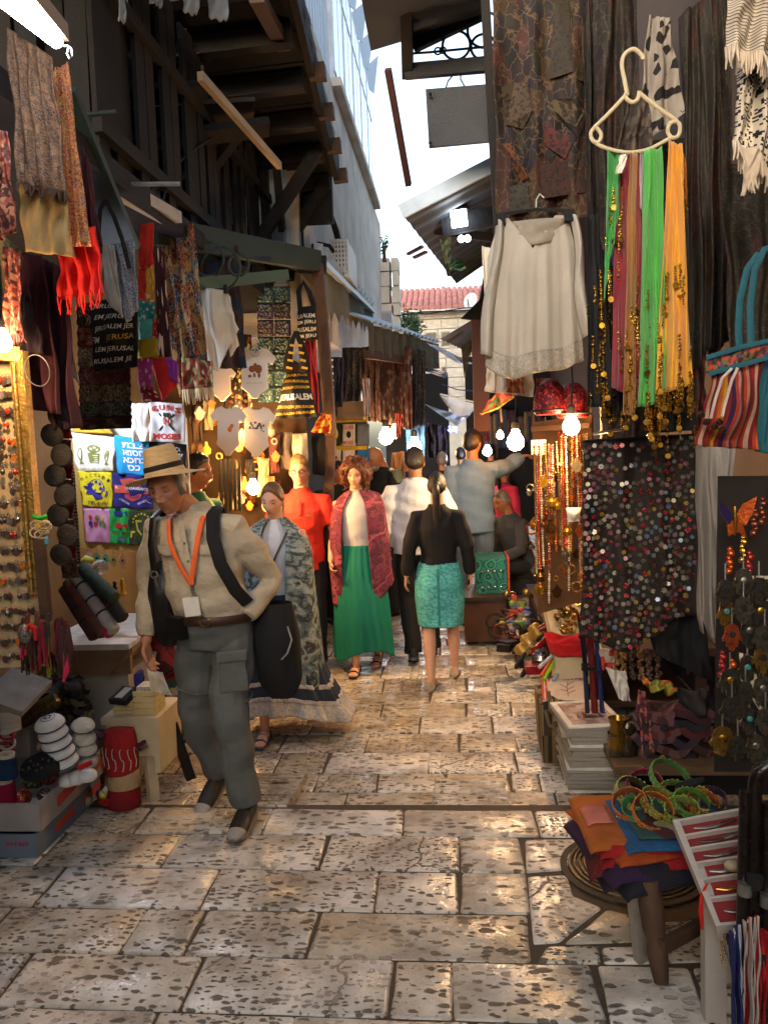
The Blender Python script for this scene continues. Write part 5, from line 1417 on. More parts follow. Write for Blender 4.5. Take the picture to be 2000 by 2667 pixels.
 # ================================================================ LEFT STALLS
def hangS(pts,d,nf=3,amp=.015,*A,**K):
 return _hang(pts,d,nf,amp*1.35,*A,**K)
def _hang(pts,d,nf=3,amp=.015,seed=0.0,belly=0.0,point=0.0,taper=None,ph=0.0):
 dd=d if hasattr(d,'__len__')else(d,)*4
 tl_,tr_,br_,bl_=[P(x,y,k)for(x,y),k in zip(pts,dd)]
 n=(tr_-tl_).cross(bl_-tl_).normalized()
 if n.dot(CAM-tl_)<0:n=-n
 w=(tr_-tl_).length
 def S(u,v):
  uu=u+.028*math.sin(3.7*v+2.3*seed)*v+.012*math.sin(11*v+seed)
  if taper:uu=.5+(u-.5)*taper(v)
  p=lerp(lerp(tl_,tr_,uu),lerp(bl_,br_,uu),v)
  f=amp*(.35+.65*v)*(math.sin(2*PI*nf*u+seed+.9*math.sin(3*v+seed))+.45*math.sin(2*PI*nf*1.9*u+2.1*seed+1.5*v))
  f+=amp*.5*math.sin(5*v+7*u+seed)+amp*.35*math.sin(13*v+5*math.sin(4*u+seed))
  return p+n*(f+belly*math.sin(PI*u)*math.sin(PI*min(1,v*1.1)))+V((0,0,-point*v*(1-abs(2*u-1))))
 return S
def fringe(S,m,parent,n=24,L=.05,name='fringe',w=.003,sway=.01,u0=0.0,u1=1.0):
 b=B();r=random.Random(n)
 for k in range(n):
  u=lerp(u0,u1,(k+.5)/n);p=V(S(u,1.0))
  q=p+V((r.uniform(-sway,sway),r.uniform(-sway,sway),-L*r.uniform(.7,1.15)))
  b.tube([p+V((0,0,.006)),lerp(p,q,.5)+V((r.uniform(-.3,.3)*sway,0,0)),q],[w,w*1.1,w*.5],5)
 return tag(b.obj(name,m,parent),kind='stuff')
def cloth(name,label,cat,pts,d,m,nf=3,amp=.012,seed=None,nu=28,nv=28,thick=.004,group=None,parent=None,**k):
 seed=random.uniform(0,6)if seed is None else seed
 S=hangS(pts,d,nf,amp,seed,**k)
 o=B().grid(S,nu,nv,thick).obj(name,m,parent,180)
 if parent is None:tag(o,label,cat,group)
 return o,S
m_paisbrown=pat('brown_paisley',['3a2a20','4c382a','2c2220','5a4030','40302a','6a4c3a','33302c'],'voronoi',(16,30),warp=1.2,line=('7a5c44',2.0,.05))
m_camel=mk('camel_wool','8f7448',.9,var=.12,vs=8,bump=.3,bs=160)
m_redpais=pat('red_paisley',['8c2418','b8402a','d08a4a','7a1c18','c8a050','9c2c20','5a6a86','c06038'],'rings',(3.5,22),warp=1.6,line=('d8b070',2.4,.035))
m_red=mk('red_wool','b81a18',.85,var=.15,vs=8,bump=.3,bs=160)
m_maroon=mk('maroon_cloth','441a22',.9,var=.35,vs=6,bump=.3,bs=80)
m_floral=pat('red_floral',['6a2a24','8c4438','b07858','4a2020','9a5a44','3a2420'],'voronoi',(10,26),warp=1.0)
o,S=cloth('brown_shawl','brown paisley shawl hanging from the rail under the fluorescent tube','shawl',((18,70),(138,150),(176,505),(48,482)),2.75,m_paisbrown,4,.012)
fringe(S,m_paisbrown,o,30,.03)
o,S=cloth('camel_scarf','plain camel scarf showing below the brown paisley shawl','scarf',((46,470),(178,495),(186,668),(60,654)),2.8,m_camel,2,.008)
o,S=cloth('red_paisley_scarf','long red paisley scarf with gold print on a wire hook','scarf',((133,192),(176,158),(232,640),(186,640)),2.95,m_redpais,2,.01)
o,S=cloth('red_scarf_end','bright red fringed scarf end below the red paisley print','scarf',((150,600),(252,590),(272,758),(158,782)),3.05,m_red,4,.016)
fringe(S,m_red,o,26,.055,sway=.014)
cloth('maroon_strip','narrow dark maroon cloth hanging just right of the red paisley scarf','scarf',((212,380),(232,420),(262,640),(238,650)),3.1,m_maroon,2,.01)
cloth('floral_scarf','red and cream floral scarf cut by the left picture edge','scarf',((-30,330),(20,342),(36,600),(-20,640)),2.5,m_floral,2,.01)
o,S=cloth('knotted_scarf','red floral scarf with frayed end beside the jewellery stall','scarf',((8,640),(48,650),(64,868),(24,880)),2.85,m_floral,2,.012)
fringe(S,m_floral,o,12,.03)
cloth('olive_scarf','olive scarf between the floral scarf and the camel scarf','scarf',((-10,600),(62,655),(58,690),(-10,770)),2.9,mk('olive_wool','5c5232',.9),2,.01)
for k,(x0,y0,x1,y1,x2,y2,x3,y3,d)in enumerate(((52,655,118,670,160,1080,60,1060,3.15),(110,672,172,700,208,1115,140,1120,3.25),(30,780,80,760,110,920,20,920,3.05))):
 cloth('maroon_shawl',['dark maroon shawl nearest the jewellery frame','plum shawl hanging against the sequin band cloth','dusky maroon shawl over the top of the gold frame'][k],'shawl',((x0,y0),(x1,y1),(x2,y2),(x3,y3)),d,[m_maroon,mk('plum_cloth','3c1a26',.9,var=.3),mk('dusky_cloth','30222a',.9,var=.3)][k],3,.02,group='dark shawls hanging by the jewellery stall')
cloth('pale_sheet','pale grey sheet behind the maroon shawls','cloth',((130,680),(178,760),(205,1000),(150,900)),3.35,mk('grey_sheet','a09c98',.9),2,.008)
tt=T('print_tote','grey-blue flower print tote with long black straps','tote bag',P(315,850,3.75))
m_gprint=pat('grey_blue_print',['6c7488','8c92a0','50586e','a0a4a8','5c6478'],'noise',(18,24),warp=.8,const=True)
cloth('front_panel',None,None,((268,640),(352,625),(362,800),(330,848)),3.75,m_gprint,2,.01,parent=tt)
cloth('side_panel',None,None,((268,630),(300,640),(322,830),(276,780)),3.72,mk('pale_grey_cotton','a5a19c',.9),1,.006,parent=tt)
for q in(((262,660),(258,600),(262,545),(276,522)),((276,522),(296,560),(318,620),(338,700))):
 B().tube([P(x,y,3.7)for x,y in q],[(.010,.003)]*4,6,xref=(1,0,0)).obj('strap',m_blk,tt)
m_prtw,m_prtg=mk('white_print','c9c4b4',.7,var=.05,bump=0),mk('gold_print','b8962e',.6,var=.1,bump=0)
jb=T('lettered_bag','black bag covered in white JERUSALEM lettering with one gold line','bag',P(300,970,4.0))
bo_,S=cloth('bag_front',None,None,((238,782),(362,775),(362,955),(248,968)),4.0,m_blk,2,.006,1.0,parent=jb,belly=.05,thick=.006)
b=B()
for k,(tx,u)in enumerate((('JERUSALEM',.45),('LEM JERUS',.42),('JERUSALEM JER',.50),('EM',.1),('LEM JERUSAL',.5),('RUSALEM JE',.45))):
 print_text(b,S,tx,u,.12+.15*k,.84 if k!=3 else .2,.085,-.05+.03*(k%3),shear=.2,bold=.012,umin=.02,umax=.98)
b.obj('lettering',m_prtw,bo_,0)
b=B();print_text(b,S,'JERUSA',.64,.565,.56,.095,.05,shear=.2,bold=.014,umin=.02,umax=.98);b.obj('gold_lettering',m_prtg,bo_,0)
m_seq=pat('sequin_bands',['2c1c18','5a3226','70281f','8a6a44','5a5248','3c2620','76685a'],'bands',(1,1),warp=.0,rough=.35,metal=.6,glit=1.1)
sq=T('sequin_bag','brown sequin cloth in glittering bands behind the lettered bag','cloth',P(280,1118,4.15))
bands=['2a1a16','4a3228','6a5648','6a2220','7a6a50','565650','3a211c']
yb=[790,850,905,958,1005,1050,1088,1120]
for k in range(7):
 m=pat('sequin_row_%s'%'abcdefg'[k],[bands[k],bands[(k+2)%7],bands[k]],'voronoi',(60,14),rough=.3,metal=.55,glit=(1.3 if k in(2,3,4,5)else .3),warp=.1)
 f0,f1=(yb[k]-790)/330,(yb[k+1]-790)/330
 cloth('sequin_band',None,None,((lerp(202,212,f0),yb[k]),(lerp(338,346,f0),yb[k]-6),(lerp(338,346,f1),yb[k+1]-5),(lerp(202,212,f1),yb[k+1])),4.15,m,2,.006,1.0,nv=6,parent=sq)
pb=T('patchwork_bag','patchwork bag of red, teal, mustard and pink pieces','bag',P(410,1060,4.3))
def dotm(n,c,c2):return pat(n,[c,c,c,c,c,c2],'voronoi',(7,8),warp=.1,rough=.9)
for k,(pts,c)in enumerate((((365,582),(402,580),(404,690),(363,700)),'b8281c'),)if False else enumerate(((((365,582),(401,580),(401,688),(364,700)),'c02c1e'),(((381,690),(402,687),(403,785),(380,786)),'c88a22'),(((363,700),(381,698),(380,780),(363,780)),'c83428'),(((362,782),(404,788),(405,828),(362,832)),'2c8a86'),(((362,832),(398,828),(396,886),(360,884)),'5cb4a0'),(((398,830),(410,832),(412,886),(396,888)),'c02c2c'),(((358,884),(410,880),(410,930),(356,932)),'a88a1e'),(((358,932),(400,930),(398,1008),(366,1012)),'b43c8a'),(((394,935),(440,930),(462,1000),(424,1046)),'b0201e'),(((366,1010),(398,1008),(424,1046),(372,1048)),'7c1626'),(((430,930),(462,940),(466,1000),(446,990)),'7a2a8a'),(((404,640),(430,660),(446,930),(412,930)),'3c1a1c'))):
 cloth('patch',None,None,pts,4.3+.01*(k%3),dotm('patch_%s'%c,c,'d8b8a0' if k%2 else c),1,.006,nu=10,nv=10,parent=pb)
m_kilim=pat('kilim',['5a1f1a','7c3020','26344a','8a6a3a','3a2420','6a2a20','2e4a58','9a7a50'],'voronoi',(9,16),warp=.9,line=('b08a58',1.8,.04))
cloth('kilim_rug','blue and red tribal rug hung behind the patchwork bag','rug',((402,600),(505,585),(550,1000),(470,1035)),4.9,m_kilim,3,.015)
o,S=cloth('fringed_rug','red floral rug edge with thick cream fringe','rug',((472,930),(552,940),(556,1010),(478,1018)),4.85,pat('red_border',['7a3028','8c4030','6a6a3c','a89a70','7a3028'],'voronoi',(12,6),warp=.4),2,.01)
fringe(S,mk('cream_yarn','c8b48c',.9),o,22,.075,sway=.008,w=.006)
cloth('dark_carpet','deep red carpet in the shade of the green upper beam','rug',((415,640),(620,640),(640,960),(480,960)),5.6,pat('dark_kilim',['2c1614','3c201a','1c2430','40301e','2a1614'],'voronoi',(12,12),warp=.9),4,.015)
tn=T('hanging_tunic','white cotton tunic with pointed hem pinned to the green beam','tunic',P(550,1005,5.1))
tcl=mk('thin_white_cotton','c4bfb2',.9,var=.08,vs=6,bump=.2)
cloth('tunic_body',None,None,((494,742),(590,758),(620,860),(496,940)),5.1,tcl,3,.012,2.0,parent=tn,point=.16,belly=.04,nu=36,nv=36)
cloth('sleeve',None,None,((588,758),(600,772),(622,900),(600,930)),5.12,tcl,1,.006,parent=tn)
for x,y in((496,742),(588,757)):B().box(P(x,y-4,5.08),(.02,.025,.05)).obj('peg',m_blk,tn,smooth=0)
m_on=mk('white_jersey','d2cbbf',.9,var=.05,vs=6,bump=.15)
def onesie(label,cx,cy,w,h,d,mark,rot=0.0,hanger=False):
 t=T('baby_suit',label,'baby suit',P(cx,cy+h/2,d),'white printed baby suits hung by the bulb')
 s=d/FPX;o=P(cx,cy,d);W,Hh=w*s,h*s
 out=[(-.20,.50),(-.10,.44),(.10,.44),(.20,.50),(.36,.46),(.56,.30),(.46,.16),(.34,.22),(.33,-.15),(.36,-.28),(.14,-.42),(.08,-.50),(-.08,-.50),(-.14,-.42),(-.36,-.28),(-.33,-.15),(-.34,.22),(-.46,.16),(-.56,.30),(-.36,.46)]
 X=V((math.cos(rot),.12,math.sin(rot)));Y=V((-math.sin(rot),0,math.cos(rot)))
 body=B().prism([(a*W,c*Hh)for a,c in out],o,X,Y,.018).obj('jersey',m_on,t,smooth=0)
 bv=body.modifiers.new('bevel','BEVEL');bv.width=.007;bv.segments=2
 def S(u,v):return o+X*((u-.5)*W)+Y*((.5-v)*Hh)+V((0,-.0105,0))
 b=B();r=random.Random(int(cx))
 if mark=='camels':
  for(u,v,q,ru,rv)in((.44,.42,0,.09,.07),(.60,.42,1,.10,.09),(.52,.36,2,.05,.06),(.62,.54,3,.035,.06),(.50,.54,4,.03,.05),(.38,.56,5,.05,.03)):
   print_poly(b,S,circ(u,v,ru,rv,9),.0016+.0004*q)
  b.obj('camel_print',mk('brown_print','7a4a24',.8,bump=0),body,0)
  b=B();print_text(b,S,'JERUSALEM',.5,.70,.42,.04,.0,off=.002);b.obj('print_lettering',m_prtg,body,0)
 elif mark=='scene':
  for q in range(26):print_poly(b,S,circ(.5+r.uniform(-.22,.22),.40+r.uniform(-.09,.09),r.uniform(.015,.04),r.uniform(.01,.03),6),.0014+.0001*q)
  b.obj('city_print',mk('grey_print','4a4a44',.8,bump=0),body,0)
 elif mark=='small':
  print_poly(b,S,circ(.56,.47,.07,.06,8),.0018);print_poly(b,S,circ(.62,.40,.06,.04,8),.0022)
  b.obj('toy_print',mk('orange_print','c8662a',.8,bump=0),body,0)
 if hanger:
  b=B().tube([P(cx,cy-h*.40,d-.02),P(cx,cy-h*.56,d-.02),P(cx+10,cy-h*.63,d-.02),P(cx+4,cy-h*.72,d-.02),P(cx-8,cy-h*.69,d-.02)],.006,6)
  b.ring(P(cx,cy-h*.42,d-.02),.03,.005,(0,1,.2),16).obj('hanger',mk('white_plastic','c8c8c4',.4),t)
onesie('white baby suit with two brown camels on a small hanger',664,972,100,132,6.0,'camels',-.04,True)
onesie('plain white baby suit half behind the white tunic',578,1000,70,90,6.1,'')
onesie('white baby suit with small orange toy print right at the bulb',595,1122,84,132,5.9,'small',-.06)
onesie('white baby suit with grey city print',668,1125,92,132,6.0,'scene',-.05)
cloth('dotted_trousers','black trousers with small flower dots behind the baby suits','trousers',((604,868),(655,872),(660,1062),(600,1070)),6.3,pat('black_flower_dots',['121010','121010','161212','121010','121010','7a3a2a','8a8a4a'],'voronoi',(9,26),warp=.2),2,.015)
cu=T('glitter_curtain','teal and plum patchwork curtain with glittering seams','curtain',P(712,1050,6.9))
gcols=['26444a','1c3640','3a2a44','2c505a','1a2c38','40283a']
for r_ in range(7):
 for c_ in range(2):
  x0,x1=670+44*c_,670+44*(c_+1);y0,y1=745+43.5*r_,745+43.5*(r_+1)
  q=gcols[(r_*2+c_*3+r_//2)%6]
  cloth('patch',None,None,((x0+1,y0+1),(x1-1,y0+1),(x1-1,y1-1),(x0+1,y1-1)),6.9,pat('glitter_%s'%q,[q,q,q,'7a8a7a'],'voronoi',(14,14),metal=.3,rough=.4,glit=.5),1,.006,nu=6,nv=6,parent=cu)
yb_=T('lettered_bag','black shoulder bag with rows of yellow lettering and a big white JERUSALEM','bag',P(770,1110,6.4))
S=hangS(((748,968),(800,968),(832,1085),(712,1092)),6.4,2,.006,1.0,belly=.09)
o=B().grid(S,30,24,.01).obj('bag_front',m_blk,yb_,180)
b=B()
for k in range(7):
 if k in(3,4):continue
 wv=.90
 print_text(b,S,'JERUSALEM JERUSALEM',.5,.09+.135*k,wv,.075,.02*(-1)**k,bold=.02,umin=.03,umax=.97)
b.obj('yellow_lettering',mk('yellow_print','c8a02a',.7,bump=0),o,0)
b=B();print_text(b,S,'JERUSALEM',.5,.57,.92,.17,0,bold=.03,umin=.02,umax=.98);b.obj('white_lettering',mk('silver_print','c4ccd0',.35,metal=.3,bump=0),o,0)
for q in(((752,970),(750,940),(757,900),(764,880),(770,862)),((796,970),(794,940),(785,895),(777,880),(772,862))):
 o2=B().tube([P(x,y,6.35)for x,y in q],[(.042,.006),(.034,.006),(.024,.006),(.018,.005),(.012,.004)],8,xref=(1,0,0)).obj('strap',m_blk,yb_)
 b=B()
 for k in range(4):
  f=(k+.6)/4.6;x=lerp(q[0][0],q[3][0],f);y=lerp(q[0][1],q[3][1],f)
  b.box(P(x,y,6.335),(.05-.02*f,.004,.016),Matrix.Rotation(.25,3,'Y'))
 tag(b.obj('yellow_dashes',mk('yellow_print','c8a02a'),o2,0),kind='stuff')
sb=T('lettered_bag','small black and white lettered bag hung high on the brown column','bag',P(795,895,6.65))
S=hangS(((776,800),(822,795),(828,885),(772,890)),6.65,2,.006,2.0,belly=.05)
o=B().grid(S,20,16,.008).obj('bag_front',m_blk,sb,180)
b=B()
for k,tx in enumerate(('USALEM','EM JERU','RUSALEM','EM JERU')):print_text(b,S,tx,.5,.30+.19*k,.88,.12,0,bold=.02,umin=.02,umax=.98)
b.obj('lettering',m_prtw,o,0)
B().tube([P(782,805,6.64),P(778,760,6.7),P(790,735,6.7),P(806,760,6.7),P(818,800,6.64)],[(.02,.004)]*5,6,xref=(1,0,0)).obj('strap',m_blk,sb)
cloth('crimson_scarf','crimson scarf strip hanging left of the brown column','scarf',((795,880),(822,885),(832,1075),(806,1090)),6.75,mk('crimson_cloth','7c1420',.85),2,.012)
cloth('grey_red_scarf','dull rose scarf strip between the lettered bags','scarf',((776,890),(797,892),(806,1060),(790,1020)),6.8,mk('rose_cloth','4c2a2c',.85),2,.012)
o,S=cloth('orange_scarf','orange and red printed scarf knotted at the foot of the brown column','scarf',((838,1075),(862,1080),(862,1128),(812,1126)),6.6,pat('orange_print_cloth',['b8501e','d88a2a','9a2a1a','d8a83a'],'voronoi',(6,8),warp=.6),2,.012)
cloth('blue_cloth','dark blue cloth with white stripe just right of the brown column','scarf',((848,930),(868,930),(872,1090),(856,1090)),7.3,pat('blue_white_stripe',['1c2c50','1c2c50','b8b8b8','1c2c50'],'bands',(1,9),warp=.05),1,.006)
bd=T('display_board','wooden display board with a lit white back and printed shirts','display board',P(300,1440,4.95))
a,c=P(180,1100,4.99),P(500,1420,4.99)
B().box(((a.x+c.x)/2,5.02,(a.z+c.z)/2),(c.x-a.x,.02,a.z-c.z)).obj('back_sheet',mk('white_board','d8d4c8',.6,var=.05),bd,smooth=0)
m_ply=mk('yellow_pine','b8904c',.6,var=.2,vs=6,stretch=(1,1,.2))
B().bar(P(192,1120,4.93),P(216,1420,4.93),.045,.03,V((0,-1,0))).obj('side_rail',m_ply,bd,smooth=0)
B().bar(P(212,1418,4.93),P(480,1436,4.93),.03,.04).obj('bottom_rail',m_ply,bd,smooth=0)
def tee(label,pts,col,d=4.9,m=None):
 t=T('printed_shirt',label,'shirt',P((pts[2][0]+pts[3][0])/2,pts[2][1],d),'folded printed shirts on the lit board')
 S=hangS(pts,d,1.5,.006,random.uniform(0,6))
 o=B().grid(S,18,18,.01).obj('folded_shirt',m or mk('cotton_'+col,col,.85,var=.06,vs=9,bump=.15,bs=200),t,180)
 return S,o
def ink(n,c):return mk('ink_'+n,c,.8,var=.04,bump=0)
I_BLUE,I_RED,I_WHITE,I_BLACK,I_GREEN,I_OLIVE,I_YEL,I_ORANGE=ink('blue','2a2a86'),ink('red','c42a22'),ink('white','e0dcd4'),ink('black','1c1a18'),ink('green','2a8a4a'),ink('olive','7a7a3a'),ink('yellow','c8b828'),ink('orange','c8503a')
S,o=tee('white shirt with a basket between two fish in olive print',((186,1126),(300,1140),(296,1226),(202,1228)),'d8d2bc')
b=B()
print_poly(b,S,[(.36,.50),(.66,.50),(.62,.78),(.40,.78)]);print_poly(b,S,circ(.51,.38,.16,.11),.0044)
for u,v in((.17,.55),(.83,.57)):
 print_poly(b,S,circ(u,v,.07,.17));print_poly(b,S,[(u-.07,v+.25),(u+.07,v+.25),(u,v+.14)],.0044)
print_text(b,S,'TABGHA - SEA OF GALILEE',.5,.93,.85,.045)
b.obj('olive_print',I_OLIVE,o,0)
b=B()
for u,v in((.17,.55),(.83,.57)):print_poly(b,S,circ(u,v,.045,.13),.0052)
for u,v in((.44,.38),(.52,.34),(.58,.40)):print_poly(b,S,circ(u,v,.035,.03,8),.0052)
for k in range(4):print_poly(b,S,[(.40,.55+.06*k),(.62,.55+.06*k),(.62,.575+.06*k),(.40,.575+.06*k)],.0052)
b.obj('pale_print',mk('cotton_d8d2bc','d8d2bc'),o,0)
S,o=tee('sky blue shirt with four rows of white Hebrew letters',((298,1134),(388,1146),(390,1240),(306,1234)),'2490c8')
b=B()
for k,(tx,w)in enumerate((('תבצ',.62),('אמסח',.66),('אכחג',.66),('סכ',.40))):print_text(b,S,tx,.53,.21+.20*k,w,.15,.03,bold=.03)
b.obj('lettering',I_WHITE,o,0)
S,o=tee('black shirt with white AMERICA lettering behind the straw hat',((386,1144),(486,1158),(484,1240),(390,1240)),'1c1a18')
b=B();print_text(b,S,'AMERICA',.58,.19,.54,.13,0,shear=.25,bold=.02);print_text(b,S,"DON'T WORRY",.52,.36,.84,.12,0,shear=.25,bold=.02)
b.obj('lettering',I_WHITE,o,0)
S,o=tee('yellow shirt with a blue football crest and MACCABI TEL-AVIV',((203,1226),(290,1230),(294,1323),(220,1318)),'d8c41e')
b=B()
for k,ch in enumerate('MACCABI'):
 f=k/6*2-1;print_text(b,S,ch,.5+.40*f,.10+.13*f*f,.075,.085,-.5*f)
print_text(b,S,'TEL-AVIV',.53,.89,.70,.10,0,bold=.01)
b.obj('dark_lettering',I_BLACK,o,0)
b=B()
print_poly(b,S,circ(.54,.42,.25,.22,20),.0042)
b.obj('crest_ring',I_BLUE,o,0)
b=B();print_poly(b,S,circ(.54,.42,.225,.20,20),.0050);b.obj('crest_ball',ink('yellow_ball','d8c41e'),o,0)
b=B()
for k in range(6):
 an=k*PI/3+.4;print_poly(b,S,circ(.54+.15*math.cos(an),.42+.13*math.sin(an),.055,.05,5),.0058)
print_poly(b,S,[(.10,.42),(.34,.42),(.44,.62),(.86,.52),(.80,.68),(.62,.76),(.42,.76),(.34,.64),(.12,.64),(.20,.53)],.0064)
print_poly(b,S,[(.22,.36),(.36,.28),(.40,.46),(.28,.46)],.0064)
b.obj('crest_star',I_BLUE,o,0)
S,o=tee('navy shirt with an orange bar and shield motorcycle emblem',((292,1232),(394,1240),(396,1326),(298,1322)),'2a2470')
b=B()
print_poly(b,S,[(.20,.17),(.50,.10),(.80,.18),(.74,.34),(.26,.34)]);print_poly(b,S,[(.27,.56),(.73,.56),(.70,.70),(.50,.80),(.30,.70)])
print_poly(b,S,[(.04,.34),(.96,.36),(.96,.56),(.04,.56)],.0044)
b.obj('orange_shield',I_ORANGE,o,0)
b=B();print_text(b,S,'HARLEY-DAVIDSON',.5,.405,.86,.08,.0,off=.0054,bold=.03);print_text(b,S,'AMERICAN',.28,.80,.30,.06,-.55);print_text(b,S,'ISRAEL',.76,.80,.26,.06,.55);b.obj('white_lettering',I_WHITE,o,0)
b=B();print_text(b,S,'MOTOR',.5,.25,.40,.10,0,off=.0054,bold=.02);print_text(b,S,'CYCLES',.5,.645,.36,.10,0,off=.0054,bold=.02);print_text(b,S,'CYCLES ISRAEL',.5,.50,.74,.06,0,off=.0056);b.obj('navy_lettering',I_BLUE,o,0)
S,o=tee('pink shirt with two rows of small coloured figures',((215,1324),(286,1326),(290,1416),(224,1412)),'cf8fae')
for k,(u,v,c)in enumerate(((.27,.24,I_RED),(.50,.24,I_OLIVE),(.72,.25,I_YEL),(.27,.42,I_BLUE),(.44,.43,I_RED),(.62,.42,I_GREEN),(.80,.43,I_OLIVE))):
 b=B();print_poly(b,S,circ(u,v,.07,.055,9));print_poly(b,S,[(u-.08,v+.05),(u+.08,v+.05),(u,v+.11)],.0046);b.obj('figure_print',c,o,0)
S,o=tee('green shirt with a blue fish, a red fish and RED SEA',((286,1324),(336,1326),(340,1418),(290,1416)),'2ca84a')
for(v,c)in((.13,I_BLUE),(.48,I_RED)):
 b=B();print_poly(b,S,circ(.45,v,.24,.09,10));print_poly(b,S,[(.66,v),(.90,v-.08),(.88,v+.08)],.0044);b.obj('fish_print',c,o,0)
b=B();print_text(b,S,'RED SEA',.52,.67,.82,.085,0,bold=.01);b.obj('lettering',ink('brown','6a2a1e'),o,0)
b=B();print_poly(b,S,circ(.6,.85,.26,.07,12));b.obj('grey_blot',ink('grey','5a6a86'),o,0)
S,o=tee('dark olive shirt with a yellow shield badge',((336,1328),(396,1330),(398,1420),(340,1420)),'3c4428')
b=B()
for k in range(9):
 an=PI+PI*k/8;print_poly(b,S,circ(.55+.38*math.cos(an),.34+.24*math.sin(an),.05,.035,5))
print_poly(b,S,[(.28,.28),(.84,.28),(.80,.58),(.56,.72),(.32,.58)]);print_poly(b,S,[(.06,.60),(.24,.60),(.24,.66),(.14,.66),(.14,.78),(.06,.78)],.0044)
b.obj('yellow_shield',I_YEL,o,0)
b=B();print_poly(b,S,[(.36,.34),(.76,.34),(.72,.54),(.56,.64),(.40,.54)],.0052);b.obj('olive_inset',mk('cotton_3c4428','3c4428'),o,0)
S,o=tee("white shirt with red GUNS N' MOSES lettering and crossed rifles",((388,1045),(478,1052),(482,1152),(394,1150)),'cfccc8',4.8)
b=B()
for k,ch in enumerate('GUNS'):
 f=k/3*2-1;print_text(b,S,ch,.5+.34*f,.13+.05*f*f,.17,.14,-.2*f,bold=.03)
print_text(b,S,'MOSES',.5,.86,.82,.15,0,bold=.03);print_text(b,S,'N',.5,.47,.13,.16,0,off=.0075,bold=.03)
b.obj('red_lettering',I_RED,o,0)
b=B()
for sx in(-1,1):
 def rr(u,v):return(.5+sx*u,v)
 print_poly(b,S,[rr(-.25,.30),rr(-.21,.27),rr(.22,.66),rr(.26,.74),rr(.18,.70)],.0044)
print_poly(b,S,circ(.5,.46,.12,.12,8),.0052);print_poly(b,S,[(.42,.26),(.58,.26),(.60,.36),(.40,.36)],.0052)
b.obj('rifle_print',I_BLACK,o,0)
b=B();print_poly(b,S,circ(.5,.47,.10,.10,8),.0060);b.obj('shield_print',ink('pale','c8c0b8'),o,0)
cloth('white_shirt','plain white shirt with small red flowers left of the rifle print shirt','shirt',((340,1050),(386,1050),(390,1150),(345,1150)),4.85,m_on,1.5,.008)
cloth('yellow_shirt','yellow shirt glowing behind the cold bulb','shirt',((190,1060),(230,1062),(300,1130),(195,1125)),4.9,mk('yellow_cotton','c89a2a',.85),1,.006)
def hamsa_poly(w,h):
 return[(-.10*w,-.5*h),(.10*w,-.5*h),(.34*w,-.38*h),(.42*w,-.1*h),(.56*w,.02*h),(.50*w,.14*h),(.36*w,.08*h),(.33*w,.30*h),(.22*w,.36*h),(.19*w,.12*h),(.14*w,.46*h),(0,.52*h),(-.14*w,.46*h),(-.19*w,.12*h),(-.22*w,.36*h),(-.33*w,.30*h),(-.36*w,.08*h),(-.50*w,.14*h),(-.56*w,.02*h),(-.42*w,-.1*h),(-.34*w,-.38*h)]
def hamsa(label,px,py,d,w,h,m,m2,group,up=1,chain=None):
 p=P(px,py,d)
 t=T('hamsa_charm',label,'hand charm',p,group)
 B().prism([(x,up*y)for x,y in hamsa_poly(w,h)],p,(1,.1,0),(0,0,1),.008).obj('plate',m,t,smooth=0)
 B().lathe([(w*.16,-.003),(w*.16,.003),(w*.08,.005)],p+V((0,-.006,-up*h*.12)),12,Matrix.Rotation(PI/2,3,'X')).obj('eye_boss',m2,t)
 B().tube([p+V((0,0,h*.5)),p+V((0,0,h*.5+(chain or .03)))],.0025,5).obj('loop',m_steel,t)
for k,(x,c,nm)in enumerate(((232,'9a8cb0','lilac'),(254,'4c8a6a','sea green'),(276,'4f9468','leaf green'),(297,'9a8a4a','mustard'),(321,'a87a5a','brown eyed'))):
 hamsa('%s hand charm hanging under the shirt board'%nm,x,1455+k*2,4.88,.045,.075,mk('enamel_'+c,c,.4),I_BLACK,'hand charms under the shirt board',-1)
js=T('jewellery_frame','gilt framed cream panel hung with earrings at the left edge','display frame',P(40,1740,3.0))
m_gilt=mk('gilt_moulding','9a7a3c',.35,metal=.6,var=.35,vs=40,bump=.5,bs=90)
Sj=quadS(P(-160,900,2.95),P(50,935,3.05),P(116,1735,3.05),P(-160,1745,2.95))
B().grid(Sj,4,8,.02).obj('cream_panel',mk('cream_velvet','c4a87c',.85,var=.1,vs=10),js,0)
B().bar(P(50,915,2.98),P(98,1540,2.98),.05,.045,V((0,-1,0))).obj('gilt_edge',m_gilt,js,smooth=0)
B().bar(P(-160,912,2.9),P(56,924,2.98),.05,.05).obj('gilt_top',m_gilt,js,smooth=0)
B().tube([P(36,950,2.95),P(84,1540,2.95)],.008,8).obj('gilt_bead',m_gilt,js)
B().bar(P(100,1380,2.96),P(122,1610,2.96),.035,.03,V((0,-1,0))).obj('wood_upright',m_brownwood,js,smooth=0)
m_silver=mk('tarnished_silver','7a736a',.35,metal=.75,var=.4,vs=60)
ecol=[m_silver,mk('carnelian','b8381e',.25),mk('smoky_bead','4a3a30',.3),m_silver,mk('amber_bead','b86a2a',.25)]
NUM='one two three four five six seven eight nine ten eleven twelve thirteen fourteen fifteen sixteen seventeen eighteen nineteen twenty'.split()
protos=[]
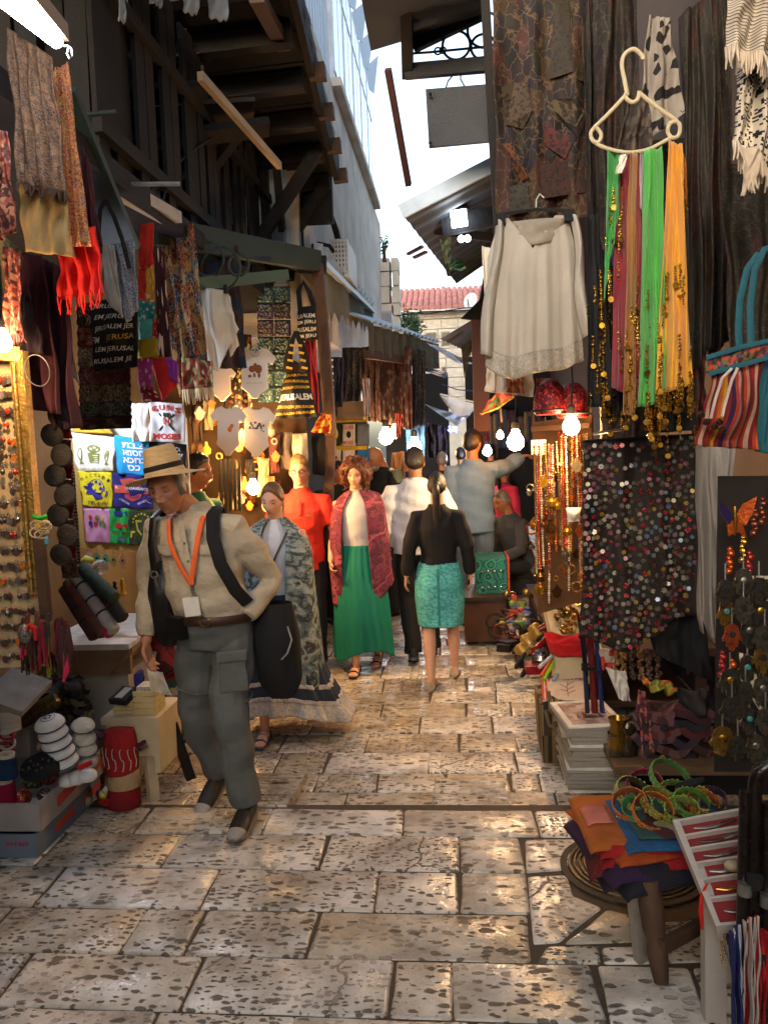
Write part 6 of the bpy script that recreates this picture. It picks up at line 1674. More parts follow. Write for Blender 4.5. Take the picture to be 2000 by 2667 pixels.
for k in range(5):
 t=T('earring','silver drop earring pinned in rows on the cream panel','earring',(0,0,0),'earrings on the cream panel')
 b=B().ring((0,0,.012),.006,.0012,(0,1,0),10,4)
 b.obj('hook',m_silver,t)
 if k%2:B().lathe([(0,-.022),(.008,-.014),(.010,-.004),(.004,.006),(0,.008)],(0,0,0),8).obj('drop',ecol[k],t)
 else:B().prism(circ(0,-.010,.012+.002*k,.016,9),(0,0,0),(1,0,0),(0,0,1),.004).obj('drop',ecol[k],t,0)
 B().ball((0,0,.0),.004,6,5).obj('bead',ecol[(k+1)%5],t)
 protos.append(t)
rnd=random.Random(3)
first=set()
for r_ in range(19):
 for c_ in range(13):
  u=.42+.58*(c_+.5+rnd.uniform(-.2,.2))/13;v=.04+.94*(r_+.5+rnd.uniform(-.12,.12))/19
  if rnd.random()<.08:continue
  k=rnd.choice([0,0,0,2,2,3,1,4]);p=V(Sj(u,v))+V((0,-.028,0));s_=rnd.uniform(.55,1.05)
  if k not in first:first.add(k);protos[k].location=p;protos[k].scale=(s_,)*3;o=protos[k]
  else:o=dup(protos[k],p,rnd.uniform(-.3,.3),scale=s_)
  o['label']='small '+['silver disc','red bead','silver oval','silver drop','amber disc'][k]+' earring in panel row %s from the top, place %s from the left'%(NUM[r_],NUM[c_])
bw=tag(B().ring(P(98,965,2.9),.055,.002,(.3,1,.2),30,5).obj('wire_hoop',m_steel),'thin wire hoop hanging over the gilt frame edge','hoop')
m_knit=mk('dark_knit','38322c',.9,var=.3,vs=20,bump=.5,bs=120)
for k in range(9):
 x,y=128+(k%2)*22+k*4,1030+k*52
 tag(B().lathe([(.0,-.012),(.035,-.008),(.047,.0),(.04,.010),(0,.016)],P(x,y,3.25),18,Matrix.Rotation(PI/2+.2*math.sin(k),3,'X')).obj('knitted_cap',m_knit),['topmost','second','third','fourth','middle','sixth','seventh','eighth','lowest'][k]+' dark knitted cap of the hanging column by the jewellery frame','cap','dark caps hanging in a column')
rs=T('sequin_curtain','column of red sequin rows behind the dark caps','curtain',P(165,1500,3.5))
for k in range(9):
 y0=1040+k*52;x0=138+k*2.5
 m=pat('red_sequin' if k%2 else 'brown_sequin',['6a1618','8c2220','4a1214']if k%2 else['4a3a30','6a4a3c','3a2a24'],'voronoi',(26,10),metal=.3,rough=.4,glit=.6)
 cloth('sequin_row',None,None,((x0,y0),(x0+42,y0+2),(x0+44,y0+50),(x0+2,y0+50)),3.5,m,1,.008,nu=10,nv=6,parent=rs)
cloth('silver_lace_strip','narrow silver lace strip at the edge of the shirt board','lace',((180,1190),(190,1190),(214,1470),(200,1470)),4.4,pat('silver_lace',['9a948c','5a4a4a','8c8680','4a2a2a'],'bands',(1,16),warp=.2),1,.004)
ht=T('hair_tie_bunch','bunch of cream elastic hair ties with green and blue toggles','hair ties',P(108,1350,2.85))
rnd=random.Random(5)
for k in range(9):
 c=P(88+rnd.uniform(0,46),1372+rnd.uniform(-12,22),2.85+rnd.uniform(-.02,.02))
 B().ring(c,rnd.uniform(.016,.024),.0028,(rnd.uniform(-.5,.5),1,rnd.uniform(-.3,.3)),20,5,rnd.uniform(.5,.9)).obj('elastic_loop',mk('cream_elastic','b8a47c',.8),ht)
B().tube([P(88,1345,2.83),P(106,1350,2.82),P(124,1344,2.83)],.008,8).obj('green_toggle',mk('green_plastic','2ca02c',.4),ht)
B().lathe([(0,-.018),(.006,-.012),(.007,.008),(0,.014)],P(122,1408,2.84),10).obj('blue_drop',mk('blue_glass_bead','5aa0b8',.15),ht)
B().tube([P(98,1358,2.82),P(104,1374,2.82),P(112,1366,2.82)],.004,6).obj('yellow_toggle',mk('yellow_plastic','d8a82a',.4),ht)
ta=['4a2a24','6a3028','3a2a28','5a3a2a','8c2438','3c3430','7a4a2c','5c1c28','44302a']
rnd=random.Random(9)
for k in range(30):
 x,y=62+(k%10)*12.5+rnd.uniform(-4,4),1600+rnd.uniform(0,40)+(k//10)*12
 d=2.9+.05*(k//10);L=rnd.uniform(.10,.17)
 c=ta[k%9]if rnd.random()<.86 or k<6 else rnd.choice(['c83050','8ca02a','c04a1e','a82a78'])
 p=P(x,y,d);b=B()
 for q in range(6):
  an=q*PI/3;b.tube([p+V((.003*math.cos(an),.003*math.sin(an),0)),p+V((.010*math.cos(an),.010*math.sin(an),-L*.5)),p+V((.013*math.cos(an)+rnd.uniform(-.008,.008),.012*math.sin(an),-L*rnd.uniform(.85,1.1)))],[.005,.006,.003],5)
 t=T('tassel',{'c83050':'hot pink','8ca02a':'lime','c04a1e':'orange','a82a78':'magenta'}.get(c,'dark red-brown')+' yarn tassel, %s in the %s row of the bunch'%(['leftmost','second','third','fourth','fifth','sixth','seventh','eighth','ninth','rightmost'][k%10],['front','middle','back'][k//10]),'tassel',p,'yarn tassels by the jewellery panel')
 tag(b.obj('strands',mk('yarn_'+c,c,.9,bump=.4,bs=200),t),kind='stuff')
 B().ball(p+V((0,0,.002)),.008,8,6).obj('knot',mk('yarn_'+c,c),t)
tag(B().ball(P(66,1650,2.82),(.025,.02,.035),14,12).obj('bead_pouch',pat('grey_bead_net',['8a8078','3a2a30','6a5a58','a89a90'],'voronoi',(420,420,420),coord='Object',rough=.3,warp=.1,metal=.3)),'pouch of woven grey beads in front of the tassels','pouch')
tag(B().tube([P(72,1640,2.81),P(80,1628,2.81),P(92,1636,2.81),P(94,1668,2.81)],[.008,.010,.010,.006],8).obj('red_loop',m_red),'red felt loop on the bead pouch','loop')
tag(B().tube([P(168,1720,2.9),P(172,1690,2.9),P(176,1740,2.9),P(166,1775,2.9)],[.004,.011,.013,.004],8).obj('pink_tassel',mk('hot_pink_yarn','d83058',.9)),'hot pink yarn end hanging lowest of the bunch','tassel')
for k,(x0,y0,x1,y1,c,lab)in enumerate(((168,1530,250,1660,'4a2c24','dark brown'),(178,1512,272,1654,'6a4434','red-brown'),(196,1496,300,1645,'b8b0a8','white banded'),(215,1560,290,1650,'b03060','magenta'),(232,1490,322,1612,'2c2a26','black'),(214,1478,300,1560,'34402c','dark green'))):
 a,c_=P(x0,y0,4.15),P(x1,y1,4.0)
 r_=.034
 t=T('rolled_scarf',lab+' rolled scarf leaning on the counter','rolled scarf',c_,'rolled scarves leaning on the counter')
 m=mk('roll_'+c,c,.9,var=.25,vs=14,bump=.4,bs=120)
 B().tube([a,lerp(a,c_,.02),lerp(a,c_,.5),lerp(a,c_,.98),c_],[r_*.7,r_,r_*1.04,r_,r_*.7],16).obj('roll',m,t)
 for f in(.2,.45,.7):
  B().tube([lerp(a,c_,f-.015),lerp(a,c_,f+.015)],r_*1.06,16).obj('band',mk('roll_band_%d'%(k%3),['1c1a1a','8c2a4a','2a3a5a'][k%3],.8),t)
ct=T('stall_counter','wooden stall counter with white paper top on the left','counter',P(270,1900,4.3))
A_,C_=P(150,1672,4.2),P(345,1660,4.2)
B().box(((A_.x+C_.x)/2-.05,4.55,A_.z-.02),(C_.x-A_.x+.1,.8,.03)).obj('top',mk('white_paper','c9c6bf',.7),ct,smooth=0)
B().box(((A_.x+C_.x)/2-.05,4.17,A_.z-.10),(C_.x-A_.x+.1,.03,.13)).obj('front_board',mk('cardboard_brown','7c6248',.85,var=.2),ct,smooth=0)
B().add([P(286,1752,4.12),P(345,1690,4.12),P(400,1640,4.5),P(330,1740,4.5),P(286,1758,4.14),P(345,1700,4.14),P(400,1650,4.52),P(330,1748,4.52)],[(0,1,2,3),(7,6,5,4),(0,4,5,1),(2,6,7,3),(1,5,6,2),(3,7,4,0)]).obj('side_flap',mk('cardboard_brown','7c6248'),ct,smooth=0)
B().box(((A_.x+C_.x)/2-.05,4.55,(A_.z-.16)/2),(C_.x-A_.x+.05,.74,A_.z-.16)).obj('cabinet',mk('grey_white_board','9a948a',.8,var=.2,vs=5),ct,smooth=0)
for k,(x,y,r_)in enumerate(((262,1462,.042),(240,1478,.03),(292,1530,.026))):
 tag(B().ball(P(x,y+15,4.4),r_,18,12).obj('glass_globe',glass('clear_glass')),['largest clear glass globe on the counter','clear glass globe left of the largest one','small faceted glass globe low on the counter'][k],'glass globe')
tag(B().tube([P(212,1462,4.42),P(225,1456,4.42),P(245,1460,4.42)],[.012,.022,.012],10).obj('yellow_glass_dish',mk('yellow_glass','c8c050',.15)),'yellow glass dish beside the clear globes','dish')
for k in range(9):
 x,y=240+(k%5)*20+4*(k//5),1545+(k//5)*28-(k%5)*5
 p=P(x,y,4.35);h=.045+.012*(k%3)
 tag(B().lathe([(.016,-h),(.020,-h*.8),(.010,-h*.35),(.015,0),(.009,h*.35),(.011,h*.6),(0,h*.8)],p,10).obj('figurine',[mk('black_glass','1c1a18',.15),m_silver,mk('brass','a8854a')][k%3]if k!=4 else mk('ochre_glaze','b88a20',.3)),['squat black glass','tarnished silver','small brass'][k%3]+' figurine on the counter behind the glass globes' if k!=4 else 'ochre glazed figurine on the counter','figurine','figurines on the left counter')
for k,(x0,y0,x1,y1,cs_)in enumerate(((395,1640,445,1760,['6a1a24','3c1418','8c2c30']),(440,1760,500,1850,['2c4a4a','7c2a30','3a5a7a','b8a890']),(425,1830,480,1930,['7a2a3c','2c3c5a','3c6a4a','9a9a90']),(370,1700,440,1720,['5a1420','2c2420','7c2430']))):
 t=P((x0+x1)/2,y1,4.7)
 a,c_=P(x0,y0,4.75),P(x1,y1,4.65)
 tag(B().tube([a,lerp(a,c_,.03),lerp(a,c_,.5),lerp(a,c_,.97),c_],[.05,.085,.09,.085,.05],18).obj('textile_roll',pat('striped_textile_%d'%k,cs_,'bands',(9,11,9),coord='Object',warp=.15)),['dark red textile roll behind the hand of the old man','teal and red striped textile roll below the cream card','striped textile roll lowest beside the small bench','wine red folded textile behind the counter flap'][k],'textile')
lb_=T('low_bench','low cream bench with splayed dark leg holding small crates','bench',P(350,2060,4.1))
zt=P(350,1862,4.05).z
xa,xb=P(285,1862,4.05).x,P(432,1862,4.05).x
m_cream=mk('cream_board','b8a888',.7,var=.15,vs=6)
B().box(((xa+xb)/2,4.12,zt),(xb-xa,.34,.035)).obj('top',m_cream,lb_,smooth=0)
B().box((xb-.02,4.12,zt-.14),(.03,.33,.25)).obj('side_board',m_cream,lb_,smooth=0)
B().box(((xa+xb)/2,3.97,zt-.10),(xb-xa-.04,.025,.16)).obj('front_board',m_cream,lb_,smooth=0)
B().bar((xb-.03,4.22,zt-.1),(xb+.04,4.26,0),.05,.05).obj('leg',m_darkwood,lb_,smooth=0)
B().bar((xb-.08,4.0,zt-.1),(xb-.06,3.98,0),.05,.04).obj('leg',m_cream,lb_,smooth=0)
B().bar((xa+.03,4.0,zt-.1),(xa,3.98,0),.05,.04).obj('leg',m_cream,lb_,smooth=0)
m_crate=mk('bare_thin_wood','bfae7c',.8,var=.15,vs=12)
for k,(x0,x1,yt)in enumerate(((298,348,1828),(350,408,1800))):
 x0,x1,z1=P(x0,1862,4.0).x,P(x1,1862,4.0).x,P(350,yt,4.0).z
 z0=zt+.018
 t=T('small_crate',['small wooden crate under the black box','small wooden crate full of cards'][k],'crate',((x0+x1)/2,4.05,z0))
 n=3 if k==0 else 4
 for i in range(n):
  zc=lerp(z0,z1,(i+.5)/n);hh=(z1-z0)/n-.006
  B().box(((x0+x1)/2,4.0,zc),(x1-x0,.006,hh)).obj('slat',m_crate,t,smooth=0)
  B().box((x1-.003,4.07,zc),(.006,.132,hh)).obj('slat',m_crate,t,smooth=0)
 B().box(((x0+x1)/2,4.07,z1-.02),(x1-x0-.015,.12,.01)).obj('card_stack',mk('white_cards','cfc9b8',.8),t,smooth=0)
 if k:
  for i in range(8):B().box((lerp(x0,x1,.12+.1*i),4.07,z1-.004),(.006,.10,.04),Matrix.Rotation(.15,3,'Y')).obj('card',mk('white_cards','cfc9b8'),t,smooth=0)
bx=T('black_box','open black box with a grey card lying on the small crate','box',P(322,1826,4.03))
p=P(325,1812,4.03)
B().box(p,(.10,.12,.03),Matrix.Rotation(-.3,3,'Z')@Matrix.Rotation(.3,3,'X')).obj('tray',m_blk,bx,smooth=0)
B().box(p+V((0,-.01,.019)),(.045,.09,.004),Matrix.Rotation(-.3,3,'Z')@Matrix.Rotation(.3,3,'X')).obj('grey_card',mk('grey_card','8a8880',.6),bx,smooth=0)
tag(B().lathe([(.03,0),(.05,.03),(.055,.07),(.05,.10),(.052,.105)],P(352,1800,4.3),18).obj('blue_bowl',mk('cobalt_glaze','1c2a8c',.3)),'cobalt blue bowl behind the crates of cards','bowl')
tag(B().grid(hangS(((382,1740),(424,1752),(448,1812),(396,1800)),(4.0,4.0,3.95,3.95),1,.004,1.0,belly=.02),10,10,.006).obj('cream_card',mk('cream_paper','cdc2ac',.8)),'cream folded card under the fingers of the old man','card')
m_capw=mk('white_satin','d4d0c8',.5,var=.05)
m_capb=mk('navy_trim','24345c',.7)
def cap(label,p,r,m,trim=None,star=False,tilt=0.0,group='white skull caps stacked on the floor boxes'):
 t=T('skull_cap',label,'skull cap',p,group)
 R=Matrix.Rotation(tilt,3,'Y')@Matrix.Rotation(.25,3,'X')
 B().lathe([(r,0),(r*.99,r*.22),(r*.9,r*.42),(r*.66,r*.62),(r*.34,r*.72),(0,r*.75)],p,22,R).obj('dome',m,t)
 if trim:
  B().tube([p+R@V((r*1.01*math.cos(a),r*1.01*math.sin(a),r*.09))for a in[2*PI*k/26 for k in range(26)]],r*.05,6,closed=True).obj('trim',trim,t)
 if star:
  c=p+R@V((0,0,r*.735))
  b=B()
  for s_ in(0,1):
   for k in range(3):
    a0,a1=PI/2+s_*PI+k*2*PI/3,PI/2+s_*PI+(k+1)*2*PI/3
    def on(a):return p+R@V((r*.30*math.cos(a),r*.30*math.sin(a),r*.735))
    mid=p+R@V((r*.15*math.cos((a0+a1)/2),r*.15*math.sin((a0+a1)/2),r*.755))
    b.tube([on(a0),mid,on(a1)],r*.022,5)
  b.obj('star',m_capb,t)
  B().tube([p+R@V((r*.46*math.cos(a),r*.46*math.sin(a),r*.70))for a in[2*PI*k/26 for k in range(26)]],r*.02,5,closed=True).obj('star_ring',m_capb,t)
labs=['topmost white skull cap with a blue star on its crown','white skull cap second from the top of the tall stack','white skull cap third from the top of the tall stack','white skull cap low in the tall stack','lowest white skull cap of the tall stack']
for k in range(5):cap(labs[4-k],P(132+(4-k)*9,1892+(4-k)*24,3.62),.068,m_capw,m_capb,k==4,-.08)
for k in range(4):cap(['lowest plain cap','second plain cap','third plain cap','top plain cap'][k]+' of the short white stack at the right',P(226-(k*3),1985-k*30,3.75),.055,mk('cream_crochet','c4bcac',.9,bump=.5,bs=140),m_capb if k%2 else None,False,.2)
cap('large black cap with small silver stars',P(108,2005,3.55),.088,m_blk,None,False,.05,'loose caps on the floor boxes')
b=B();rnd=random.Random(2)
for k in range(16):
 a,e=rnd.uniform(PI,2*PI),rnd.uniform(.2,1.0);p=P(108,2005,3.55)+V((.088*math.cos(a)*math.cos(e),.088*math.sin(a)*math.cos(e),.066*math.sin(e)+.008))
 b.ball(p,.006,5,4)
tag(b.obj('star_sequins',m_silver),'small silver star sequins sewn on the large black cap','sequins',kind='stuff')
for k in range(3):cap('small white cap at the foot of the stack, %s'%['nearest the carton','in the middle','furthest right'][k],P(180+k*24,2035-k*6,3.62),.045,m_capw,None,False,.1)
tag(B().tube([P(205,2000,3.6),P(240,1985,3.62)],.012,8).obj('red_pen',m_red),'red rod lying between the white caps','rod')
for k,(yb_2,yt2,c,lab)in enumerate(((2095,2040,'7c1014','plain dark red felt hat at the floor'),(2045,2000,'a88a64','tan hat between the two red hats'),(2008,1900,'8c1418','red embroidered hat on top with white scrollwork'))):
 p0=P(325 if k<2 else 318,yb_2,3.92);h=P(325,yt2,3.92).z-p0.z
 t=T('felt_hat',lab,'hat',p0,'felt hats stacked by the bench')
 B().lathe([(.082,0),(.084,h*.3),(.080,h*.8),(.070,h),(0,h*1.04)],p0,26).obj('felt',mk('felt_'+c,c,.85,var=.2,vs=12,bump=.3),t)
 if k==2:
  b=B()
  for q in range(7):
   a=PI+.25+q*(PI-.5)/6
   b.tube([p0+V((.0845*math.cos(a+.10*math.sin(w)),.0845*math.sin(a+.10*math.sin(w)),h*(.15+.5*w/6.0)+.008*math.sin(2*w+q)))for w in[i*.6 for i in range(11)]],.0022,5)
  tag(b.obj('scrollwork',mk('white_thread','c4b4a0',.8),t),kind='stuff')
cloth('plaid_cloth','maroon plaid cloth laid over the hat stack','cloth',((250,1900),(375,1895),(385,1950),(262,1935)),(4.05,4.05,3.9,3.9),pat('maroon_plaid',['4a1c24','5c2c34','3a1a20','6a4a4c'],'check',(14,6),warp=0),2,.008)
m_cart,m_cart2=mk('white_carton','a8a09a',.75,var=.15,vs=5),mk('blue_grey_carton','7c8694',.75,var=.15,vs=5)
def carton(label,x0,x1,y0,y1,z0,z1,m,open_=True):
 t=T('carton',label,'carton',((x0+x1)/2,(y0+y1)/2,z0))
 w=.012
 B().box(((x0+x1)/2,y0+w/2,(z0+z1)/2),(x1-x0,w,z1-z0)).obj('front',m,t,smooth=0)
 B().box((x1-w/2,(y0+y1)/2,(z0+z1)/2),(w,y1-y0-2*w-.002,z1-z0+.004)).obj('side',m,t,smooth=0)
 B().box((x0+w/2,(y0+y1)/2,(z0+z1)/2),(w,y1-y0-2*w-.002,z1-z0+.004)).obj('side',m,t,smooth=0)
 B().box(((x0+x1)/2,y1-w/2,(z0+z1)/2),(x1-x0,w,z1-z0)).obj('back',m,t,smooth=0)
 B().box(((x0+x1)/2,(y0+y1)/2,z0+.012),(x1-x0-2*w,y1-y0-2*w,.012)).obj('bottom',m,t,smooth=0)
 return t
fy,bx_=G(82,2236,0).y,G(82,2236,0).x+.03
c1=carton('lower blue-grey carton tray on the paving at the left edge',bx_-.62,bx_,fy,fy+.66,.003,.105,m_cart2)
c2=carton('upper white carton tray heaped with glitter balls',bx_-.60,bx_+.01,fy+.02,fy+.70,.112,.235,m_cart)
def Sfront(x0,x1,z0,z1,y):return lambda u,v:V((lerp(x0,x1,u),y,lerp(z1,z0,v)))
b=B();print_text(b,Sfront(bx_-.62,bx_,.003,.105,fy),'errari',.86,.36,.16,.22,0,off=.003,bold=.02);b.obj('red_lettering',I_RED,c1,0)
for z0,z1,y0,t,x in((.112,.235,fy+.02,c2,bx_+.01),(.003,.105,fy,c1,bx_)):
 for k in range(2):
  S_=lambda u,v,k=k,y0=y0,z0=z0,z1=z1,x=x:V((x,y0+.16+.30*k+.2*u,lerp(z1,z0,v)))
  b=B();print_poly(b,S_,[(0,.30),(1,.22),(1,.62),(0,.70)],.003);b.obj('orange_print',I_ORANGE,t,0)
c3=carton('tall white carton with an orange print standing behind the bangles',bx_-.62,bx_-.30,fy+.55,fy+.95,.24,.50,m_cart)
m_gl=lambda n,cs_:pat(n,cs_,'voronoi',(170,170,170),coord='Object',rough=.25,metal=.55,warp=.1,glit=.8)
for k,(x,y,r_,cs_,lab)in enumerate(((58,2078,.045,['b8503a','d87a5a','8a3020'],'salmon'),(92,2030,.05,['6a6a58','a0a088','3a3a30','5a7a3a'],'dark grey and green'),(128,2022,.045,['8a4a30','b06a44','5a2a1c'],'copper'),(118,2070,.035,['7a7470','4a4440','a09890'],'pewter'),(75,2040,.03,['5a5a50','8a8a78'],'small grey'))):
 tag(B().ball(P(x,y,3.62),(r_,r_,r_*.85),20,14).obj('glitter_ball',m_gl('glitter_ball_%d'%k,cs_)),lab+' mosaic ball in the white carton tray','ball','mosaic balls in the carton')
for k,(x,y,c,lab)in enumerate(((22,1995,'1c3a5c','dark blue'),(18,2060,'a8143c','crimson'),(30,1870,'c0b8ac','white'))):
 p=P(x,y+30,3.55);t=T('ribbon_reel',lab+' wound reel standing in the carton at the left edge','reel',p,'wound reels at the left edge')
 B().lathe([(.044,0),(.044,.09),(.04,.095),(0,.096)],p,20).obj('winding',mk('reel_'+c,c,.85,bump=.5,bs=160,stretch=(.1,.1,4)),t)
 B().lathe([(.036,.094),(.036,.112),(.030,.112),(.030,.094)],p,18).obj('core',mk('cream_paper','cdc2ac'),t)
for k in range(9):
 p=P(14+6*(k%2),1975-k*13,3.75)
 tag(B().ring(p,.034,.006,(.4,-.5,.9),22,6).obj('bangle',mk('red_lacquer' if k%3 else 'white_lacquer','8c1c24' if k%3 else 'b8b0a4',.3)),['white','red'][k%3>0]+' lacquered bangle in the stack at the left edge','bangle','bangles stacked at the left edge')
for k,(x,y,c)in enumerate(((90,1850,'5a5034'),(128,1828,'6a5c3a'))):
 a=P(x-40,y+30,3.9);c_=P(x+30,y-10,3.95)
 tag(B().tube([a,lerp(a,c_,.1),lerp(a,c_,.9),c_],[.035,.045,.045,.03],16).obj('brass_tin',mk('tin_'+c,c,.3,metal=.7,vs=30)),['dark brass tin lying behind the black cap','brighter brass tin lying behind the white cap stack'][k],'tin')
for k in range(4):
 S=hangS(((95+k*10,1772+k*20),(205+k*8,1760+k*22),(225+k*6,1795+k*22),(105+k*8,1810+k*20)),(4.15,4.15,3.95,3.95),2,.01,k)
 tag(B().grid(S,14,8,.03).obj('folded_textile',pat('dark_plaid_%d'%k,[['2a2620','3c342a','1c1a18'],['4a4434','2c2a20','5a543c'],['1c1a1a','3a2a2c','28221c'],['5a5430','2c3020','6a6440']][k],'check',(16,5),warp=.02)),['topmost dark plaid cloth in the fold stack under the tassels','second plaid cloth in the fold stack under the tassels','third plaid cloth in the fold stack under the tassels','olive plaid cloth lowest in the fold stack under the tassels'][k],'cloth')
tag(B().box(P(45,1800,3.6),(.20,.25,.03),Matrix.Rotation(.35,3,'Y')@Matrix.Rotation(.3,3,'X')).obj('grey_board',mk('grey_board','8a8278',.8),smooth=0),'grey carton lid lying tilted under the jewellery panel','board')
rb_=T('red_bowl','red plastic bowl of small balls on the paving by the hats','bowl',P(285,2092,3.9))
p=P(285,2095,3.9)
B().lathe([(.03,0),(.05,.025),(.056,.05),(.05,.05),(.03,.012),(0,.01)],p,20).obj('bowl',mk('red_plastic','b81c14',.35),rb_)
for k,(dx,dz,c,lab)in enumerate(((-.02,.055,'d8c83a','yellow'),(.02,.06,'c8c4bc','first white'),(.0,.075,'bcb8b0','top white'),(-.045,.05,'2a3a6a','blue'),(-.10,.025,'8a8474','grey loose'),(-.15,.025,'7a6c50','olive loose'),(-.19,.022,'6a5c48','brown loose'))):
 tag(B().ball(p+V((dx,-.01+.02*(k%2),dz)),.024,14,10).obj('small_ball',mk('ball_'+c,c,.5)),lab+' ball in or beside the red bowl','ball','small balls by the red bowl')
 # ---- further down on the left
rk=T('shirt_rack','tall rack of printed shirts with yellow headers behind the bald man','rack',P(905,1260,8.7))
a,c_=P(852,1065,8.75),P(968,1420,8.75)
B().box(((a.x+c_.x)/2,8.8,(a.z+c_.z)/2),(c_.x-a.x,.06,a.z-c_.z)).obj('backing',mk('grey_green_board','4c5248',.8),rk,smooth=0)
for y in(1092,1165):
 o=B().bar(P(868,y,8.7),P(956,y-3,8.7),.02,.07).obj('header',mk('yellow_card','c8a41e',.7),rk,smooth=0)
for r_ in range(2):
 for c in range(3):
  x0=853+c*37;y0=1105+r_*68
  col=[['2c3a1c','d0ccc4','6a7078'],['cfc9c0','d4cec8','2a6a9a']][r_][c]
  S=hangS(((x0+2,y0),(x0+34,y0-1),(x0+34,y0+56),(x0+2,y0+57)),8.68,1,.004)
  o=B().grid(S,8,8,.008).obj('shirt_sample',mk('rack_'+col,col,.85),rk,180)
  b=B()
  if r_==0 and c==1:
   print_text(b,S,'GUNS',.5,.15,.8,.16,0,bold=.02);print_text(b,S,'MOSES',.5,.84,.85,.16,0,bold=.02);b.obj('red_lettering',I_RED,o,0)
   b=B();print_poly(b,S,circ(.5,.48,.2,.17,8),.006);b.obj('dark_print',I_BLACK,o,0)
  elif r_==0 and c==0:print_poly(b,S,circ(.5,.45,.32,.26,12));b.obj('round_print',I_YEL,o,0)
  elif c==2 and r_:print_text(b,S,'Jerusalem',.5,.45,.8,.2,.15);b.obj('white_print',I_WHITE,o,0)
  elif r_:print_poly(b,S,circ(.5,.35,.25,.10,10));b.obj('red_print',I_RED,o,0)
tag(B().box(P(915,1070,8.5),(.26,.2,.18)).obj('cardboard_box',mk('cardboard_brown','7c6248'),smooth=0),'cardboard box standing on top of the shirt rack','box')
fars=[((892,905),(940,905),(945,1080),(890,1075),9.6,'24262e','dark slate scarf'),((938,905),(985,900),(990,1100),(944,1095),9.9,'3c1a20','dark wine scarf'),((985,900),(1030,905),(1032,1110),(990,1100),10.3,'2e1a1e','brown-red checked scarf'),((1030,905),(1072,905),(1074,1120),(1032,1115),10.6,'33181c','deep red checked scarf'),((1072,905),(1108,915),(1108,1110),(1076,1115),11.0,'201e20','black scarf'),((866,930),(895,930),(895,1060),(868,1060),8.4,'1c2a4a','navy cloth'),((1058,1095),(1106,1095),(1106,1190),(1060,1190),11.2,'2c5a6c','teal blue towel'),((1028,1075),(1050,1080),(1046,1140),(1030,1140),9.8,'8c201c','red cloth'),((1020,1180),(1052,1175),(1056,1280),(1020,1290),10.5,'5c3418','brown-orange stacked bags'),((1108,1100),(1160,1110),(1165,1200),(1110,1190),13.0,'24181c','dark plum cloth')]
for k,(a,b_,c,d_,dd,col,lab)in enumerate(fars):
 cloth('hanging_textile',lab+' hung in the far left stalls','textile',(a,b_,c,d_),dd,pat('far_cloth_'+col,[col,col,'4a4440',col],'check' if 'checked' in lab else 'noise',(9,20),warp=.05),3,.03,group='textiles hung in the far left stalls')
cloth('striped_roll','striped upright cloth roll beside the far scarves','textile',((942,985),(962,985),(965,1085),(948,1085)),8.3,pat('red_white_stripes',['8c3028','b8b0ac','2c3a4a','b8b0ac'],'stripes',(2,1),warp=0),1,.01)
rnd=random.Random(21)
tr_c=['b8862e','c8a04a','7a4a20','8a8072','b85a20','d8c090','5a3a1c']
gl_=[((498,1055),(530,1055),(528,1150),(500,1150),'3a2a20','dark brown pouch'),((530,1040),(560,1045),(556,1120),(532,1120),'8a7a5c','tan bag'),((640,1195),(668,1195),(670,1265),(644,1262),'2c2420','black purse'),((672,1190),(700,1195),(698,1300),(674,1295),'a08c68','cream bag'),((700,1130),(730,1130),(728,1230),(704,1235),'4a2420','dark red purse'),((730,1125),(762,1125),(765,1225),(732,1220),'6a6056','grey baby top'),((762,1130),(800,1128),(804,1215),(764,1220),'a39a86','pale baby top'),((500,1155),(528,1155),(530,1240),(502,1240),'5c4424','olive brown bag'),((812,1130),(845,1130),(848,1240),(814,1235),'1c1a18','black shirt'),((690,1240),(716,1240),(716,1340),(692,1335),'7a5a34','ochre bag')]
for k,(a,b_,c,d_,col,lab)in enumerate(gl_):
 cloth('hung_bag',lab+' hanging in the glowing stall behind the baby suits','bag',(a,b_,c,d_),6.75+.06*(k%3),mk('stallcloth_'+col,col,.9,var=.3,vs=12,bump=.3),1.5,.012,nu=12,nv=12,belly=.04,group='bags and tops in the glowing left stall')
for k in range(46):
 x,y=rnd.uniform(500,720),rnd.uniform(1050,1330);d=rnd.uniform(6.5,7.0)
 if x<560 and y>1300:continue
 p=P(x,y,d);c=rnd.choice(tr_c);s_=rnd.uniform(.02,.045)
 m=mk('trinket_'+c,c,.3,metal=.5 if k%2 else 0)
 kind=k%3
 b=B()
 if kind==0:b.lathe([(0,-s_*1.6),(s_*.9,-s_),(s_,0),(s_*.4,s_*.8),(s_*.3,s_*1.6)],p,10)
 elif kind==1:b.ring(p,s_,s_*.25,(.2,1,.1),16,6)
 else:b.prism([(x_*s_*2,y_*s_*2)for x_,y_ in hamsa_poly(1,1.3)],p,(1,0,0),(0,0,1),.012)
 tag(b.obj(['brass_jar','brass_ring','hand_ornament'][kind],m),['small metal jar','small round ring','small hand ornament'][kind]+' at the %s %s of the glowing stall behind the baby suits'%(['top','middle','bottom'][min(2,int((y-1050)/94))],['left','centre','right'][min(2,int((x-500)/74))]),['jar','ring','ornament'][kind],'trinkets in the glowing left stall')
tag(B().box(P(610,1230,7.2),(1.3,.04,1.8)).obj('glow_back_board',mk('warm_reflecting_board','4c3820',.85,var=.4,vs=5),smooth=0),'brown back board added to reflect the bulb glow in the left stall','board')  # board added and toned warm to bounce the glow of the bulbs
